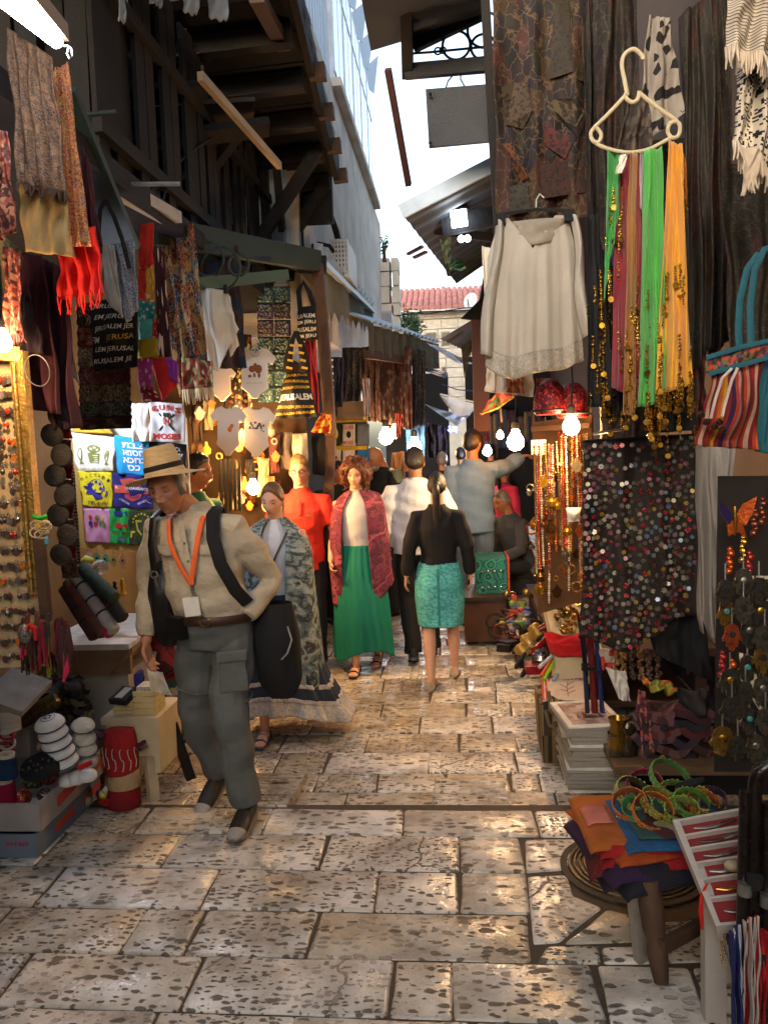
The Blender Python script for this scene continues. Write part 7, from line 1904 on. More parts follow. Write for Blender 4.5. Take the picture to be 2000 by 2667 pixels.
for k in range(5):
 p0,p1=P(575+k*12,1195,6.3),P(575+k*12+3,1330,6.3)
 tag(B().tube([p0,lerp(p0,p1,.5),p1],[.012,.016,.012],8).obj('dark_scarf_roll',mk('near_black_cloth','1a1814',.8)),['leftmost','second','middle','fourth','rightmost'][k]+' thin dark hanging roll under the lit baby suits','roll','dark rolls under the baby suits')
 # ================================================================ RIGHT STALLS
m_gold=mk('gold_coin','c8963a',.22,metal=.95,var=.25,vs=60,bump=0)
m_ivory=mk('ivory_plastic','b8a888',.4,var=.08)
HD=3.15
hg=T('coat_hanger','big ivory plastic hanger holding the bright coin scarves','hanger',P(1650,130,HD))
hook=[(1633,249),(1626,210),(1619,170),(1626,142),(1650,128),(1672,146),(1674,156)]
B().tube(cr([P(x,y,HD)for x,y in hook]),.0075,10).obj('hook',m_ivory,hg)
B().tube(cr([P(x,y,HD)for x,y in((1628,242),(1632,258),(1646,266),(1660,258),(1664,238))]),.0072,10).obj('neck',m_ivory,hg)
B().tube(cr([P(x,y,HD)for x,y in((1630,246),(1590,290),(1545,335),(1538,352),(1545,368),(1558,370),(1565,352),(1556,336),(1546,332))]),.0072,10).obj('arm',m_ivory,hg)
B().tube(cr([P(x,y,HD)for x,y in((1664,242),(1712,280),(1762,316),(1770,335),(1764,355),(1748,358),(1738,342),(1744,322),(1760,316))]),.0072,10).obj('arm',m_ivory,hg)
B().tube(cr([P(x,y,HD)for x,y in((1548,368),(1560,378),(1592,390),(1640,397),(1690,388),(1740,362),(1752,358))]),.0068,10).obj('bar',m_ivory,hg)
def coin_strings(S,parent,n,v0,v1,drop,seed,off=.014,big=3):
 b=B();r=random.Random(seed)
 for k in range(n):
  u=r.uniform(.02,.98);v=r.uniform(v0,v1);L=r.uniform(.4,1)*drop
  p=on_surf(S,u,v,off);q=0
  while q<L:
   rad=r.choice([.0035,.0035,.0045,.006])
   b.ball(p+V((r.uniform(-.002,.002),r.uniform(-.003,.003),-q)),(rad,rad*.45,rad),6,4);q+=rad*2.3
  if k%big==0:b.lathe([(.011,-.0012),(.011,.0012)],p+V((0,-.004,-q-.008)),10,Matrix.Rotation(PI/2+r.uniform(-.4,.4),3,'X'))
 return tag(b.obj('coin_fringe',m_gold,parent),kind='stuff')
brights=[(((1580,384),(1618,391),(1610,560),(1572,780)),'2f8a3a','narrow emerald coin scarf at the left end of the ivory hanger',3.16),(((1606,394),(1644,398),(1644,1030),(1592,1010)),'7a1424','deep maroon coin scarf on the ivory hanger',3.18),(((1640,397),(1660,397),(1652,1085),(1618,1075)),'8f5c18','slim dull orange coin scarf between maroon and crimson',3.14),(((1656,396),(1676,394),(1668,1040),(1644,1060)),'8c1a22','slim crimson coin scarf beside the big green scarf',3.17),(((1678,391),(1722,382),(1732,1050),(1660,1060)),'3f9a36','wide leaf green coin scarf in the middle of the hanger',3.12),(((1738,362),(1774,376),(1806,1000),(1706,1030)),'cf8f20','wide amber yellow coin scarf at the right of the hanger',3.10)]
for k,(pts,c,lab,d)in enumerate(brights):
 m=mk('chiffon_'+c,c,.7,var=.12,vs=9,bump=.2,bs=90,sheen=.3)
 wide=k in(4,5)
 o,S=cloth('coin_scarf',lab,'scarf',pts,d,m,2.5 if wide else 1.5,.014 if wide else .009,k*1.3,nu=44,nv=50,group='bright coin scarves on the ivory hanger',thick=.003)
 coin_strings(S,o,16 if wide else 11,.45 if k else .3,1.0,.10,k+1)
 if wide:coin_strings(S,o,22,.93,1.02,.09,k+20,.02)
cloth('white_ribbon','short white ribbon knotted on the ivory hanger','ribbon',((1616,402),(1634,402),(1622,450),(1604,452)),3.1,m_on,1,.004)
cloth('pale_lilac_scarf','pale lilac scarf edge left of the wide green scarf','scarf',((1668,394),(1684,392),(1676,560),(1664,540)),3.15,mk('lilac_chiffon','9a8a94',.8),1,.004)
o,S=cloth('orange_coin_end','short orange scarf end with coins hanging behind the amber scarf','scarf',((1764,385),(1786,410),(1790,540),(1768,540)),3.2,mk('burnt_orange','9a5418',.8),1,.006)
coin_strings(S,o,8,.5,1.0,.05,44)
for k,(pts,lab)in enumerate(((((1528,560),(1560,560),(1596,1060),(1530,1060)),'black coin scarf hanging nearest the white blouse'),(((1560,640),(1604,700),(1640,1090),(1570,1090)),'black coin scarf between the blouse and the maroon scarf'),(((1700,900),(1800,900),(1810,1120),(1680,1130)),'dark coin scarf under the green and amber scarves'))):
 o,S=cloth('black_coin_scarf',lab,'scarf',pts,3.3+.05*k,m_blk,2,.012,group='black coin scarves on the right')
 coin_strings(S,o,26,.25,.98,.12,60+k,.012,2)
cm=T('camel_tapestry','dark desert tapestry with a camel figure hung at the upper right','tapestry',P(1410,560,4.9))
S=hangS(((1278,-40),(1545,-40),(1540,565),(1300,575)),4.95,2.5,.02,.7)
tb_=B().grid(S,40,50,.01).obj('ground_cloth',pat('dark_desert_weave',['1f1a18','2e1a16','17151b','332414','1c1416','3a1c18','201c14','15131a'],'voronoi',(7,10),warp=1.2,line=('4a3824',1.4,.035)),cm,180)
def tpatch(poly,c,nm):
 b=B();b.add([on_surf(S,(x-1285)/255,y/565*.96+.045,.012)for x,y in poly],[tuple(range(len(poly)))])
 b.obj(nm,pat('weave_'+c,[c,'1c1512',c,c,'2a1c16'],'voronoi',(70,70,70),coord='Object',warp=.5),tb_,0)
for poly,c,nm in(([(1300,225),(1340,210),(1378,230),(1385,290),(1360,330),(1310,320)],'3c3020','hump_patch'),([(1405,320),(1490,370),(1475,412),(1408,375)],'4c1a1a','red_patch'),([(1420,280),(1440,262),(1490,265),(1520,290),(1495,335),(1450,310)],'443a26','saddle_patch'),([(1512,260),(1535,230),(1540,290),(1515,285)],'5c2a1c','orange_patch'),([(1300,370),(1325,365),(1378,460),(1362,465)],'5c3218','rein_patch'),([(1435,290),(1450,300),(1495,345),(1525,285),(1532,292),(1500,362)],'10131c','outline_patch'),([(1400,430),(1520,410),(1530,500),(1410,515)],'341c18','body_patch'),([(1320,480),(1375,470),(1385,540),(1320,555)],'2e2c26','grey_patch'),([(1480,20),(1520,10),(1530,220),(1500,220)],'3c3218','pole_patch'),([(1440,10),(1478,12),(1490,200),(1430,210)],'2a2418','sand_patch'),([(1456,520),(1480,512),(1510,540),(1520,566),(1450,566)],'443620','wheel_patch')):
 tpatch(poly,c,nm)
b=B();rnd=random.Random(4)
for k in range(40):b.ball(on_surf(S,rnd.uniform(.05,.95),rnd.uniform(.55,.97),.015),.0035,5,4)
tag(b.obj('glitter_beads',m_gold,tb_),kind='stuff')
backs=[(((1518,-40),(1548,-40),(1570,720),(1536,720)),4.6,'101014','black strip of cloth beside the desert tapestry'),(((1545,-40),(1660,-40),(1660,560),(1560,640)),4.4,'170e11','near black wine cloth behind the ivory hanger'),(((1770,40),(1850,-20),(1850,900),(1790,1000)),3.6,'272421','long charcoal scarf right of the amber scarf'),(((1835,-40),(1895,-40),(1905,880),(1840,940)),3.9,'1c1512','dark brown scarf left of the keffiyeh'),(((1640,380),(1800,380),(1830,900),(1660,900)),3.8,'1e1a18','black-brown cloth behind the bright scarves'),(((1800,880),(1840,900),(1830,1150),(1790,1150)),3.7,'5c1a20','dark red cloth beside the striped bag'),(((1880,420),(2060,420),(2060,960),(1890,960)),3.3,'1e1812','dark sand cloth behind the striped bag'),(((1550,620),(1700,620),(1700,1160),(1560,1160)),4.3,'121014','black cloth behind the coin scarves')]
for k,(pts,d,c,lab)in enumerate(backs):
 cloth('dark_textile',lab,'textile',pts,d,pat('dark_weave_'+c,[c,c,'241a16',c,'2c1614',c,'1c1a14'],'voronoi',(5,13),warp=1.1,line=('3a3022',1.6,.03)),2.2,.022,group='dark textiles hung on the right')
m_dots=pat('grey_black_dots',['8a8076','8a8076','8a8076','1c1a18'],'voronoi',(5,14),warp=.15,rough=.9)
cloth('dotted_scarf','grey scarf with black dots twisted behind the ivory hanger','scarf',((1690,40),(1745,50),(1778,300),(1650,390)),3.5,m_dots,2,.014)
cloth('brown_print_scarf','dark brown printed scarf below the dotted one inside the hanger','scarf',((1640,240),(1690,250),(1700,400),(1608,392)),3.35,pat('dark_brown_print',['3a2e28','5a4c40','2a2420','48403a'],'voronoi',(6,8),warp=1),2,.01)
m_kef=pat('keffiyeh_weave',['bcae9c','bcae9c','1c1a1a'],'check',(24,60),warp=.12,rough=.95)
kf=T('keffiyeh','black and white keffiyeh with thick fringe at the upper right corner','scarf',P(1950,500,2.6))
o,S=cloth('upper_fold',None,None,((1905,-60),(2040,-60),(2010,160),(1888,120)),2.55,pat('keffiyeh_stripes',['bcae9c','bcae9c','a89a88','1c1a1a'],'bands',(1,22),warp=.25),2,.014,parent=kf)
fringe(S,mk('cream_thread','b0a08c',.9),o,34,.05,w=.004,sway=.014)
o,S=cloth('lower_fold',None,None,((1925,130),(2050,60),(2010,440),(1908,370)),2.62,m_kef,2,.014,parent=kf)
fringe(S,mk('cream_thread','b0a08c'),o,30,.06,w=.004,sway=.016)
o,S=cloth('tail',None,None,((1930,380),(1985,390),(1968,470),(1938,480)),2.58,mk('cream_cotton','b0a08c',.9),1,.008,parent=kf)
fringe(S,mk('cream_thread','b0a08c'),o,14,.03,w=.004)
bl=T('white_blouse','off-white gauze blouse with lace hem clipped on a black hanger','blouse',P(1400,990,4.4))
m_gauze=mk('gauze','a39d93',.9,var=.08,vs=5,bump=.25,bs=140)
BD=4.4
def blS(u,v):
 L=lerp(P(1300,572,BD),P(1264,955,BD),v);R=lerp(P(1478,562,BD),P(1515,940,BD),v)
 if v<.25:L=lerp(P(1300,572,BD),P(1270,668,BD),v/.25);R=lerp(P(1478,562,BD),P(1500,650,BD),v/.25)
 else:t=(v-.25)/.75;L=lerp(P(1270,668,BD),P(1264,955,BD),t);R=lerp(P(1500,650,BD),P(1520,935,BD),t)
 neck=.16*max(0,1-abs(u-.47)/.34)*(1-v)**2.2
 p=lerp(L,R,u)
 z=-neck-.075*v*math.sin(PI*min(1,u*1.1))-.02*v*math.sin(9*u)
 f=.013*(.2+.8*v)*(math.sin(2*PI*4*u+1)+.5*math.sin(2*PI*7.3*u+2*v))-.05*math.sin(PI*u)
 return p+V((0,f,z))
B().grid(blS,70,50,.004).obj('body',m_gauze,bl,180)
def lace(u,v):return V(blS(u,.86+.14*v))+V((0,-.008,0))
B().grid(lace,70,6,.002).obj('lace_hem',pat('gauze_lace',['a39d93','918b80','9c968c','867f74'],'voronoi',(140,16),warp=.2),bl,180)
def sleeveS(a,b_,c,d_):
 q=[P(x,y,BD+.03)for x,y in(a,b_,c,d_)]
 return lambda u,v:lerp(lerp(q[0],q[1],u),lerp(q[3],q[2],u),v)+V((.012*math.sin(7*v),-.05-.04*math.sin(PI*u)+.008*math.sin(9*v+5*u),0))
B().grid(sleeveS((1288,576),(1310,590),(1280,935),(1246,925)),12,30,.004).obj('sleeve',m_gauze,bl,180)
B().grid(sleeveS((1478,566),(1500,572),(1540,860),(1508,885)),12,30,.004).obj('sleeve',m_gauze,bl,180)
B().grid(sleeveS((1325,585),(1468,576),(1440,640),(1360,650)),10,6,.003).obj('inner_back',mk('gauze_shade','8c8478',.9),bl,180)  # darker copy of the gauze: shade inside the neck put into the colour
B().tube([P(x,y,BD-.01)for x,y in((1290,582),(1310,556),(1395,545),(1480,548),(1500,562))],.009,8).obj('hanger_bar',m_blk,bl)
for x,y in((1302,572),(1482,562)):B().box(P(x,y,BD-.03),(.05,.03,.055)).obj('clip',m_blk,bl,smooth=0)
B().tube([P(1395,548,BD),P(1396,520,BD),P(1405,505,BD),P(1416,515,BD)],.004,6).obj('hook',m_steel,bl)
o,S=cloth('white_sleeve_shirt','white shirt edge hanging behind the left side of the blouse','shirt',((1256,640),(1285,650),(1290,1020),(1270,1020)),4.9,m_on,1,.01)
kd=T('child_dress','white child dress with red-brown print under the blouse','dress',P(1330,1030,4.9))
cloth('skirt',None,None,((1268,950),(1385,950),(1392,1035),(1266,1020)),4.9,m_on,3,.014,parent=kd)
m_bpr=pat('red_brown_print',['8c4830','b08468','6a3424','a0603c'],'voronoi',(7,5),warp=.8)
cloth('print_panel',None,None,((1316,960),(1360,965),(1362,1024),(1316,1022)),4.86,m_bpr,1,.006,parent=kd)
cloth('print_panel',None,None,((1396,985),(1436,985),(1430,1010),(1400,1030)),4.86,m_bpr,1,.006,parent=kd)
um_=T('red_umbrella','small red patterned umbrella tipped below the child dress','umbrella',P(1300,1060,7))
def umS(u,v):
 a=lerp(P(1252,1078,7.0),P(1338,1030,7.0),u)
 return a+V((0,.2*v,.10*math.sin(PI*u)*(1-v)-.02*abs(math.sin(4*PI*u))*1))
B().grid(umS,24,6,.006).obj('canopy',pat('umbrella_red',['8c2426','a8523c','6c1c22','4c6a3c'],'voronoi',(5,2),warp=.3),um_)
B().tube([P(1252,1078,6.98),P(1295,1062,6.98),P(1338,1032,6.98)],.012,6).obj('gold_trim',m_gold,um_)
B().tube([P(1300,1040,7.05),P(1306,1100,7.05)],.01,6).obj('stick',m_brownwood,um_)
for k,(x,y,r_,c)in enumerate(((1432,1040,.085,'5c1420'),(1490,1048,.085,'6c1c1c'))):
 t=T('sequin_hat',['left crimson sequinned hat hanging under the blouse','right red sequinned hat hanging under the blouse'][k],'hat',P(x,y,4.7),'sequinned hats under the blouse')
 B().lathe([(0,.11),(.04,.10),(.075,.06),(.088,0),(.092,-.05),(.085,-.08),(.07,-.085)],P(x,y,4.7),20).obj('crown',pat('sequin_'+c,[c,'a83038',c,'3c1014'],'voronoi',(90,90,90),coord='Object',metal=.4,rough=.35,glit=.6),t)
 B().tube([P(x,y,4.7)+V((.094*math.cos(a),.094*math.sin(a),-.06))for a in[2*PI*i/24 for i in range(24)]],.006,6,closed=True).obj('brim_band',m_blk,t)
wb=T('striped_bag','striped woven drawstring bag with teal sides and handles at the right edge','bag',P(1900,1180,2.6))
m_wst=pat('andean_stripes',['7c2418','a0806c','5c1618','8c2c1a','a8541a','b07c20','7c2424','32163c','9a3018','98746c','5c1818','963418','a06a5c','6c1a20'],'stripes',(1.3,1),warp=.05,rough=.95,bump=.5)
S=hangS(((1852,975),(1985,925),(1972,1172),(1812,1160)),2.6,2.2,.010,1.0,belly=.07)
B().grid(S,44,40,.01).obj('woven_front',m_wst,wb,180)
m_teal=mk('teal_canvas','184e5a',.85,var=.15,vs=8,bump=.3,bs=120)
cloth('side_panel',None,None,((1975,925),(2030,900),(2030,1190),(1965,1175)),2.62,m_teal,1,.01,parent=wb)
S=hangS(((1835,935),(2010,890),(2012,925),(1842,972)),2.57,1,.004,1.0)
B().grid(S,30,4,.006).obj('embroidered_band',pat('flower_embroidery',['3c2c28','7c2c3c','5c6a2c','3c2c28','9c4c2c','4c3c5c','b0402c'],'voronoi',(22,3),warp=.4,bump=.5),wb,180)
for pts in(((1838,932),(1925,905),(2012,885)),((1845,974),(1930,950),(2010,928))):B().tube([P(x,y,2.56)for x,y in pts],[(.004,.008)]*3,6).obj('teal_edge',m_teal,wb)
for pts in(((1955,900),(1952,800),(1965,700),(1990,650),(2020,640)),((1925,905),(1922,860),(1926,780),(1945,700),(1975,660))):B().tube([P(x,y,2.58)for x,y in pts],[(.010,.004)]*5,6,xref=(1,0,0)).obj('handle',m_teal,wb)
for pts in(((1905,960),(1880,985),(1862,1040),(1850,1090)),((1920,958),(1905,990),(1888,1050),(1880,1085))):B().tube([P(x,y,2.52)for x,y in pts],.0045,6).obj('drawstring',mk('white_cord','b0a49c',.8),wb)
for x,y in((1838,1100),(1825,1080),(1872,1100),(1880,1120),(1860,1112)):B().lathe([(0,-.010),(.010,-.006),(.012,.002),(.006,.010),(0,.012)],P(x,y,2.52),10).obj('wooden_bead',mk('dark_bead','2c1612',.3),wb)
sf=T('flower_sequin_cloth','black net cloth covered with small coloured sequin flowers','cloth',P(1660,1690,3.6))
SS=hangS(((1512,1152),(1800,1135),(1820,1600),(1518,1655)),3.6,3,.018,.4,belly=-.03)
def SFs(u,v):
 p=V(SS(u,v))
 return p+V((0,0,-.10*v*math.sin(PI*min(1,u*1.15))**1.5))
sfo=B().grid(SFs,50,50,.004).obj('black_net',mk('black_net','1c1510',.8,var=.4,vs=40),sf,180)
B().tube([SFs(k/20,-.005)for k in range(21)],.006,6).obj('top_rod',m_iron2,sf)
rnd=random.Random(12)
fc=['6c1c1c','7c565e','5a6678','8a7e68','5a5248','6c6460','7c1c24','4a423c','5a3a30','8c846e','6c3a46','4c4742','3c241c','80621f']
fm=[mk('sequin_'+c,c,.28,metal=.25,var=.2,vs=50,bump=0)for c in fc]
fb=B();pts=[]
tries=0
while len(pts)<480 and tries<9000:
 tries+=1;u,v=rnd.uniform(.01,.99),rnd.uniform(.005,.995)
 if abs(u-.45)<.17 and v<.20 and rnd.random()<.85:continue
 if all((u-a)**2+(1.3*(v-c))**2>.0013 for a,c in pts):pts.append((u,v))
fl_me=[]
for q in range(len(fm)):
 b=B();r0=.0125
 pl=[(r0*(1 if i%2==0 else .68)*math.cos(i*PI/6),r0*(1 if i%2==0 else .68)*math.sin(i*PI/6))for i in range(12)]
 b.prism(pl,(0,0,0),(1,0,0),(0,0,1),.003);b.ball((0,-.0025,0),(.0025,.0015,.0025),6,4)
 fl_me.append(b.mesh('sequin_flower',0));fl_me[-1].materials.append(fm[q])
for i,(u,v)in enumerate(pts):
 q=rnd.randrange(len(fm));p=on_surf(SFs,u,v,.004)
 t_,a_=V((rnd.uniform(-.35,.35),0,rnd.uniform(-.35,.35))),rnd.uniform(0,6)
 if i<290:
  o=link('sequin_flower',fl_me[q]);o.location=p;o.rotation_euler=(t_.x,a_,t_.z);o.scale=(rnd.uniform(.8,1.15),)*3;adopt(o,sfo)
 else:
  M=Matrix.Rotation(t_.z,3,'Z')@Matrix.Rotation(a_,3,'Y')@Matrix.Rotation(t_.x,3,'X')
  fb.cm=q;r0=.0115
  pl=[(r0*(1 if i2%2==0 else .68)*math.cos(i2*PI/6),r0*(1 if i2%2==0 else .68)*math.sin(i2*PI/6))for i2 in range(12)]
  fb.prism(pl,p,M@V((1,0,0)),M@V((0,0,1)),.003)
tag(fb.obj('small_sequins',fm,sfo,0),kind='stuff')
cloth('black_base_cloth','plain black cloth continuing right below the sequin flower cloth','cloth',((1690,1560),(1830,1600),(1860,1780),(1700,1700)),3.75,m_blk,2,.015)
o,S=cloth('white_drape','long white cloth hanging between the sequin flowers and the hand charms','cloth',((1795,1080),(1915,1100),(1895,1700),(1818,1640)),3.75,mk('white_drape_cotton','9c948c',.9,var=.08,vs=5),2.5,.02,1.0)
tag(B().tube([P(1545,1130,3.7),P(1632,1116,3.7)],.006,8).obj('steel_rail',m_steel),'short bright steel rail above the sequin flower cloth','rail')
hw=T('charm_board','dark board of hanging hand charms at the right edge','display board',P(1960,2000,2.75))
B().grid(quadS(P(1868,1240,2.9),P(2120,1240,2.6),P(2120,2010,2.6),P(1858,2010,2.9)),2,2,.02).obj('board',mk('dark_cloth_board','1f1712',.9),hw,0)
cards=[((1950,1500),(2010,1500),(2010,1570),(1950,1565)),((1925,1700),(1975,1715),(1990,1870),(1930,1780))]
for q in cards:cloth('white_card',None,None,q,2.66,pat('dotted_card',['b0a48c','b0a48c','b0a48c','b0a48c','3c342c'],'voronoi',(8,8),warp=0),1,.002,nu=6,nv=6,parent=hw)
rnd=random.Random(8)
hcol=[('3c372f','pewter'),('6a4e20','brass'),('4c463c','tarnished silver'),('8a3c20','orange enamel'),('34504c','dark teal')]
hx_=[(1888,1545),(1935,1520),(1975,1540),(1890,1600),(1935,1590),(1980,1600),(1905,1660),(1950,1650),(1990,1665),(1945,1745),(1985,1720),(1900,1780),(1940,1810),(1985,1800),(1905,1850),(1950,1880),(1992,1880),(1880,1930),(1920,1950),(1965,1950)]
for k,(x,y)in enumerate(hx_):
 c,nm=hcol[[0,2,0,1,2,0,3,0,2,0,1,0,0,2,0,0,2,1,0,2][k]]
 hamsa('%s hand charm, %s'%(nm,'row %s of the charm board, %s'%(['one','two','three','four','five','six','seven'][k//3],['left','middle','right'][k%3])),x,y,2.62+.03*(k%2),.055+.01*(k%3),.085+.01*(k%2),mk('charm_'+c,c,.3,metal=.6,var=.35,vs=60,bump=.3),[m_black,m_silver,m_black,mk('turquoise_stone','2a7474',.3),m_black,m_gold][k%6],'hand charms on the right charm board',-1,.05)
bf=T('butterfly_ornament','orange and purple metal butterfly hanging at the right edge','ornament',P(1915,1350,2.7))
p=P(1912,1352,2.66)
m_borg=mk('orange_foil','b8501c',.25,metal=.6,var=.3,vs=40);m_bpur=mk('purple_foil','3c2c5c',.3,metal=.5)
B().prism([(0,0),(.02,.045),(.06,.07),(.05,.02),(.03,-.02)],p,(1,-.3,0),(0,0,1),.004).obj('wing',m_borg,bf,0)
B().prism([(0,0),(-.02,.03),(-.055,.06),(-.045,.02),(-.02,-.015)],p,(1,.3,0),(0,0,1),.004).obj('wing',m_bpur,bf,0)
B().prism([(0,0),(.02,-.01),(.035,-.06),(.01,-.04),(-.02,-.05),(-.025,-.01)],p+V((0,-.004,0)),(1,0,0),(0,0,1),.004).obj('lower_wing',m_borg,bf,0)
B().tube([p+V((0,-.006,.04)),p+V((0,-.008,0)),p+V((0,-.004,-.05))],[.004,.007,.003],8).obj('body',m_gold,bf)
for k,(x,y)in enumerate(((1900,1430),(1935,1400),(1965,1330),(1880,1700),(1905,1720),(1870,1900),(1985,1300),(1950,1440))):
 p=P(x,y,2.68);t=T('bead_drop',['orange glass','amber','dark copper','red','orange red','yellow gold','bronze','rust'][k]+' beaded drop hanging at the right edge','ornament',p,'beaded drops at the right edge')
 b=B();c=[m_borg,m_gold,mk('copper_bead','6a3420',.3,metal=.5),mk('red_bead','8c1c14',.2)][k%4]
 for q in range(6):b.ball(p+V((.004*math.sin(q*2.1),0,-.014*q)),.008+.004*(q%2),8,6)
 tag(b.obj('bead_string',c,t),kind='stuff')
rnd=random.Random(14)
nc=['8a6a3c','b8a890','8c2018','b84a1c','c0b098','5a4a3c','a87830','d8d0c0','7a1c18','b89860','8a8078','c86a28','6a5a48','96301c']
for k in range(30):
 x=1392+(k*4.7)+rnd.uniform(-2,2);y0=1125+rnd.uniform(0,20)+(25 if x<1450 else 0);y1=y0+rnd.uniform(130,420);d=4.8+.25*(k%2)+rnd.uniform(0,.1)
 p0,p1=P(x,y0,d),P(x+4,y1,d)
 L=(p0-p1).length;n=int(L/.014);t=B()
 for q in range(n):
  f=q/n
  t.ball(lerp(p0,p1,f)+V((.006*math.sin(3*f+k),0,0)),.0062+.002*(q%3==0),6,4)
 o=tag(t.obj('bead_necklace',mk('bead_'+nc[k%14],nc[k%14],.22,metal=.2 if k%3 else .7,var=.3,vs=60,bump=0)),{0:'ochre',1:'bone',2:'dark red',3:'orange',4:'cream',5:'brown',6:'gold',7:'white',8:'garnet',9:'tan',10:'grey',11:'tangerine',12:'dun',13:'brick red'}[k%14]+' bead necklace %s on the rack by the bulbs'%('hung short in front' if k<14 else 'hung behind'),'necklace','bead necklaces on the rack by the bulbs')
nr=T('necklace_rack','dark wooden rack carrying the bead necklaces','rack',P(1460,1480,5.3))
B().bar(P(1385,1118,5.15),P(1535,1108,4.95),.02,.03).obj('rail',m_brownwood,nr,smooth=0)
B().grid(quadS(P(1385,1100,5.4),P(1540,1080,5.2),P(1540,1560,5.2),P(1400,1600,5.4)),1,1,.03).obj('backboard',mk('amber_board','5c3c1c',.7,var=.3),nr,0)
tag(B().box(P(1402,1165,4.95),(.085,.01,.085)).obj('lit_card',mk('white_price_card','d8d0b8',.7),smooth=0),'small square white card glowing beside the bulb','card')
for k in range(70):
 x,y=rnd.uniform(1375,1530),rnd.uniform(1160,1560);d=rnd.uniform(4.75,5.2);p=P(x,y,d);s_=rnd.uniform(.014,.032)
 c=rnd.choice(['a87c34','8a8270','b8902c','6a4a24','b0562c']);b=B()
 kind=k%3
 if kind==0:b.lathe([(0,-s_*1.5),(s_,-s_),(s_*1.1,0),(s_*.4,s_*.7),(s_*.5,s_*1.5)],p,12)
 elif kind==1:b.prism([(x_*s_*2,y_*s_*2)for x_,y_ in hamsa_poly(1,1.3)],p,(1,.2,0),(0,0,1),.008)
 else:b.ring(p,s_,s_*.22,(.3,1,.1),16,6)
 tag(b.obj(['brass_vase','hand_ornament','metal_ring'][kind],mk('shine_'+c,c,.22,metal=.75,var=.3,vs=50)),['small brass vase','flat hand ornament','round metal ring'][kind]+' glinting at the %s %s of the necklace rack'%(['top','upper middle','lower middle','bottom'][min(3,int((y-1160)/100))],['left','centre','right'][min(2,int((x-1375)/52))]),['vase','ornament','ring'][kind],'small wares glinting by the right bulbs')
tag(B().grid(hangS(((1472,1322),(1512,1322),(1506,1358),(1480,1360)),4.7,1,.004,0,belly=.04),12,8,.01).obj('white_mask',m_on),'white paper mask hanging under the necklaces','mask')
# ---- display tables along the right wall
dt=T('display_table','low dark display table running along the right side','table',(.95,6.3,FAR))
m_tbl=mk('dark_varnished_wood','33231a',.5,var=.3,vs=7)
xl=P(1420,1640,5.7).x
B().box((xl+.50,6.4,.40),(.95,2.4,.05)).obj('top',m_tbl,dt,smooth=0)
for x,y in((xl+.08,5.3),(xl+.08,7.5),(xl+.9,5.3),(xl+.9,7.5)):B().box((x,y,.135),(.07,.07,.48)).obj('leg',m_tbl,dt,smooth=0)
B().box((xl+.5,6.4,.05),(.8,2.2,.04)).obj('low_shelf',m_tbl,dt,smooth=0)
t2=T('goods_crate','long pale crate of brass shells tilted on the display table','crate',P(1490,1640,5.2))
a,c=P(1432,1600,5.5),P(1545,1600,5.5)
B().box(((a.x+c.x)/2,5.5,a.z-.07),(c.x-a.x,.7,.03),Matrix.Rotation(.3,3,'X')).obj('bottom',m_cream,t2,smooth=0)
B().box((a.x-.01,5.5,a.z-.04),(.025,.7,.11),Matrix.Rotation(.3,3,'X')).obj('side',m_cream,t2,smooth=0)
rnd=random.Random(31)
def pile(name,lab,cat,grp,n,cx,cy,wx,wy,d0,d1,rs,cols,kinds,labs=None):
 for k in range(n):
  x,y=cx+rnd.uniform(-wx,wx),cy+rnd.uniform(-wy,wy)
  f=(y-cy+wy)/(2*wy);p=P(x,y,lerp(d1,d0,f));r_=rnd.uniform(*rs);c=cols[k%len(cols)]
  m=mk('pile_%s'%c[0],c[0],c[2],metal=c[3],var=.3,vs=50,bump=.2)
  kd_=kinds[k%len(kinds)];b=B()
  M=Matrix.Rotation(rnd.uniform(-1,1),3,'X')@Matrix.Rotation(rnd.uniform(-1,1),3,'Y')
  if kd_=='ball':b.ball(p,r_,14,10)
  elif kd_=='shell':b.lathe([(0,-r_),(r_*.6,-r_*.7),(r_*.9,0),(r_*.5,r_*.6),(r_*.7,r_),(r_*.55,r_),(r_*.3,r_*.5)],p,10,M)
  elif kd_=='ring':b.ring(p,r_,r_*.25,(rnd.uniform(-1,1),1,rnd.uniform(0,1.5)),18,6)
  elif kd_=='pot':b.lathe([(0,-r_),(r_*.8,-r_*.9),(r_,-r_*.2),(r_*.6,r_*.5),(r_*.7,r_*.9),(r_*.6,r_*.9),(r_*.45,r_*.4)],p,14)
  elif kd_=='box':b.box(p,(r_*2,r_*1.4,r_*1.1),Matrix.Rotation(rnd.uniform(-.6,.6),3,'Z'))
  tag(b.obj(name if len(kinds)==1 else{'ball':'ball','shell':'shell','ring':'bangle','pot':'pot','box':'small_box'}[kd_],m,None,40),c[1]+' '+lab+', %s %s'%(['far','middle','near'][min(2,int((y-cy+wy)/(2*wy)*3))],['left','centre','right'][min(2,int((x-cx+wx)/(2*wx)*3))]),cat if len(kinds)==1 else{'ball':'ball','shell':'shell','ring':'bangle','pot':'pot','box':'box'}[kd_],grp)
pile('gourd','gourd in the heap on the right display table','gourd','painted gourds on the display table',9,1440,1558,32,18,5.9,6.3,(.030,.042),[('6a7a2c','olive green',.3,0),('a8482c','red streaked',.3,0),('a88c2c','yellow',.3,0),('8a9a4a','pale green',.3,0)],['ball'])
pile('brass_shell','shell in the tilted crate','shell','brass shells in the tilted crate',34,1492,1612,42,36,5.25,5.75,(.018,.03),[('a87c2c','gold brass',.25,.7),('8a6a34','dull brass',.3,.6),('b89868','pale ochre',.4,0),('9c6a2a','orange brass',.3,.6)],['shell'])
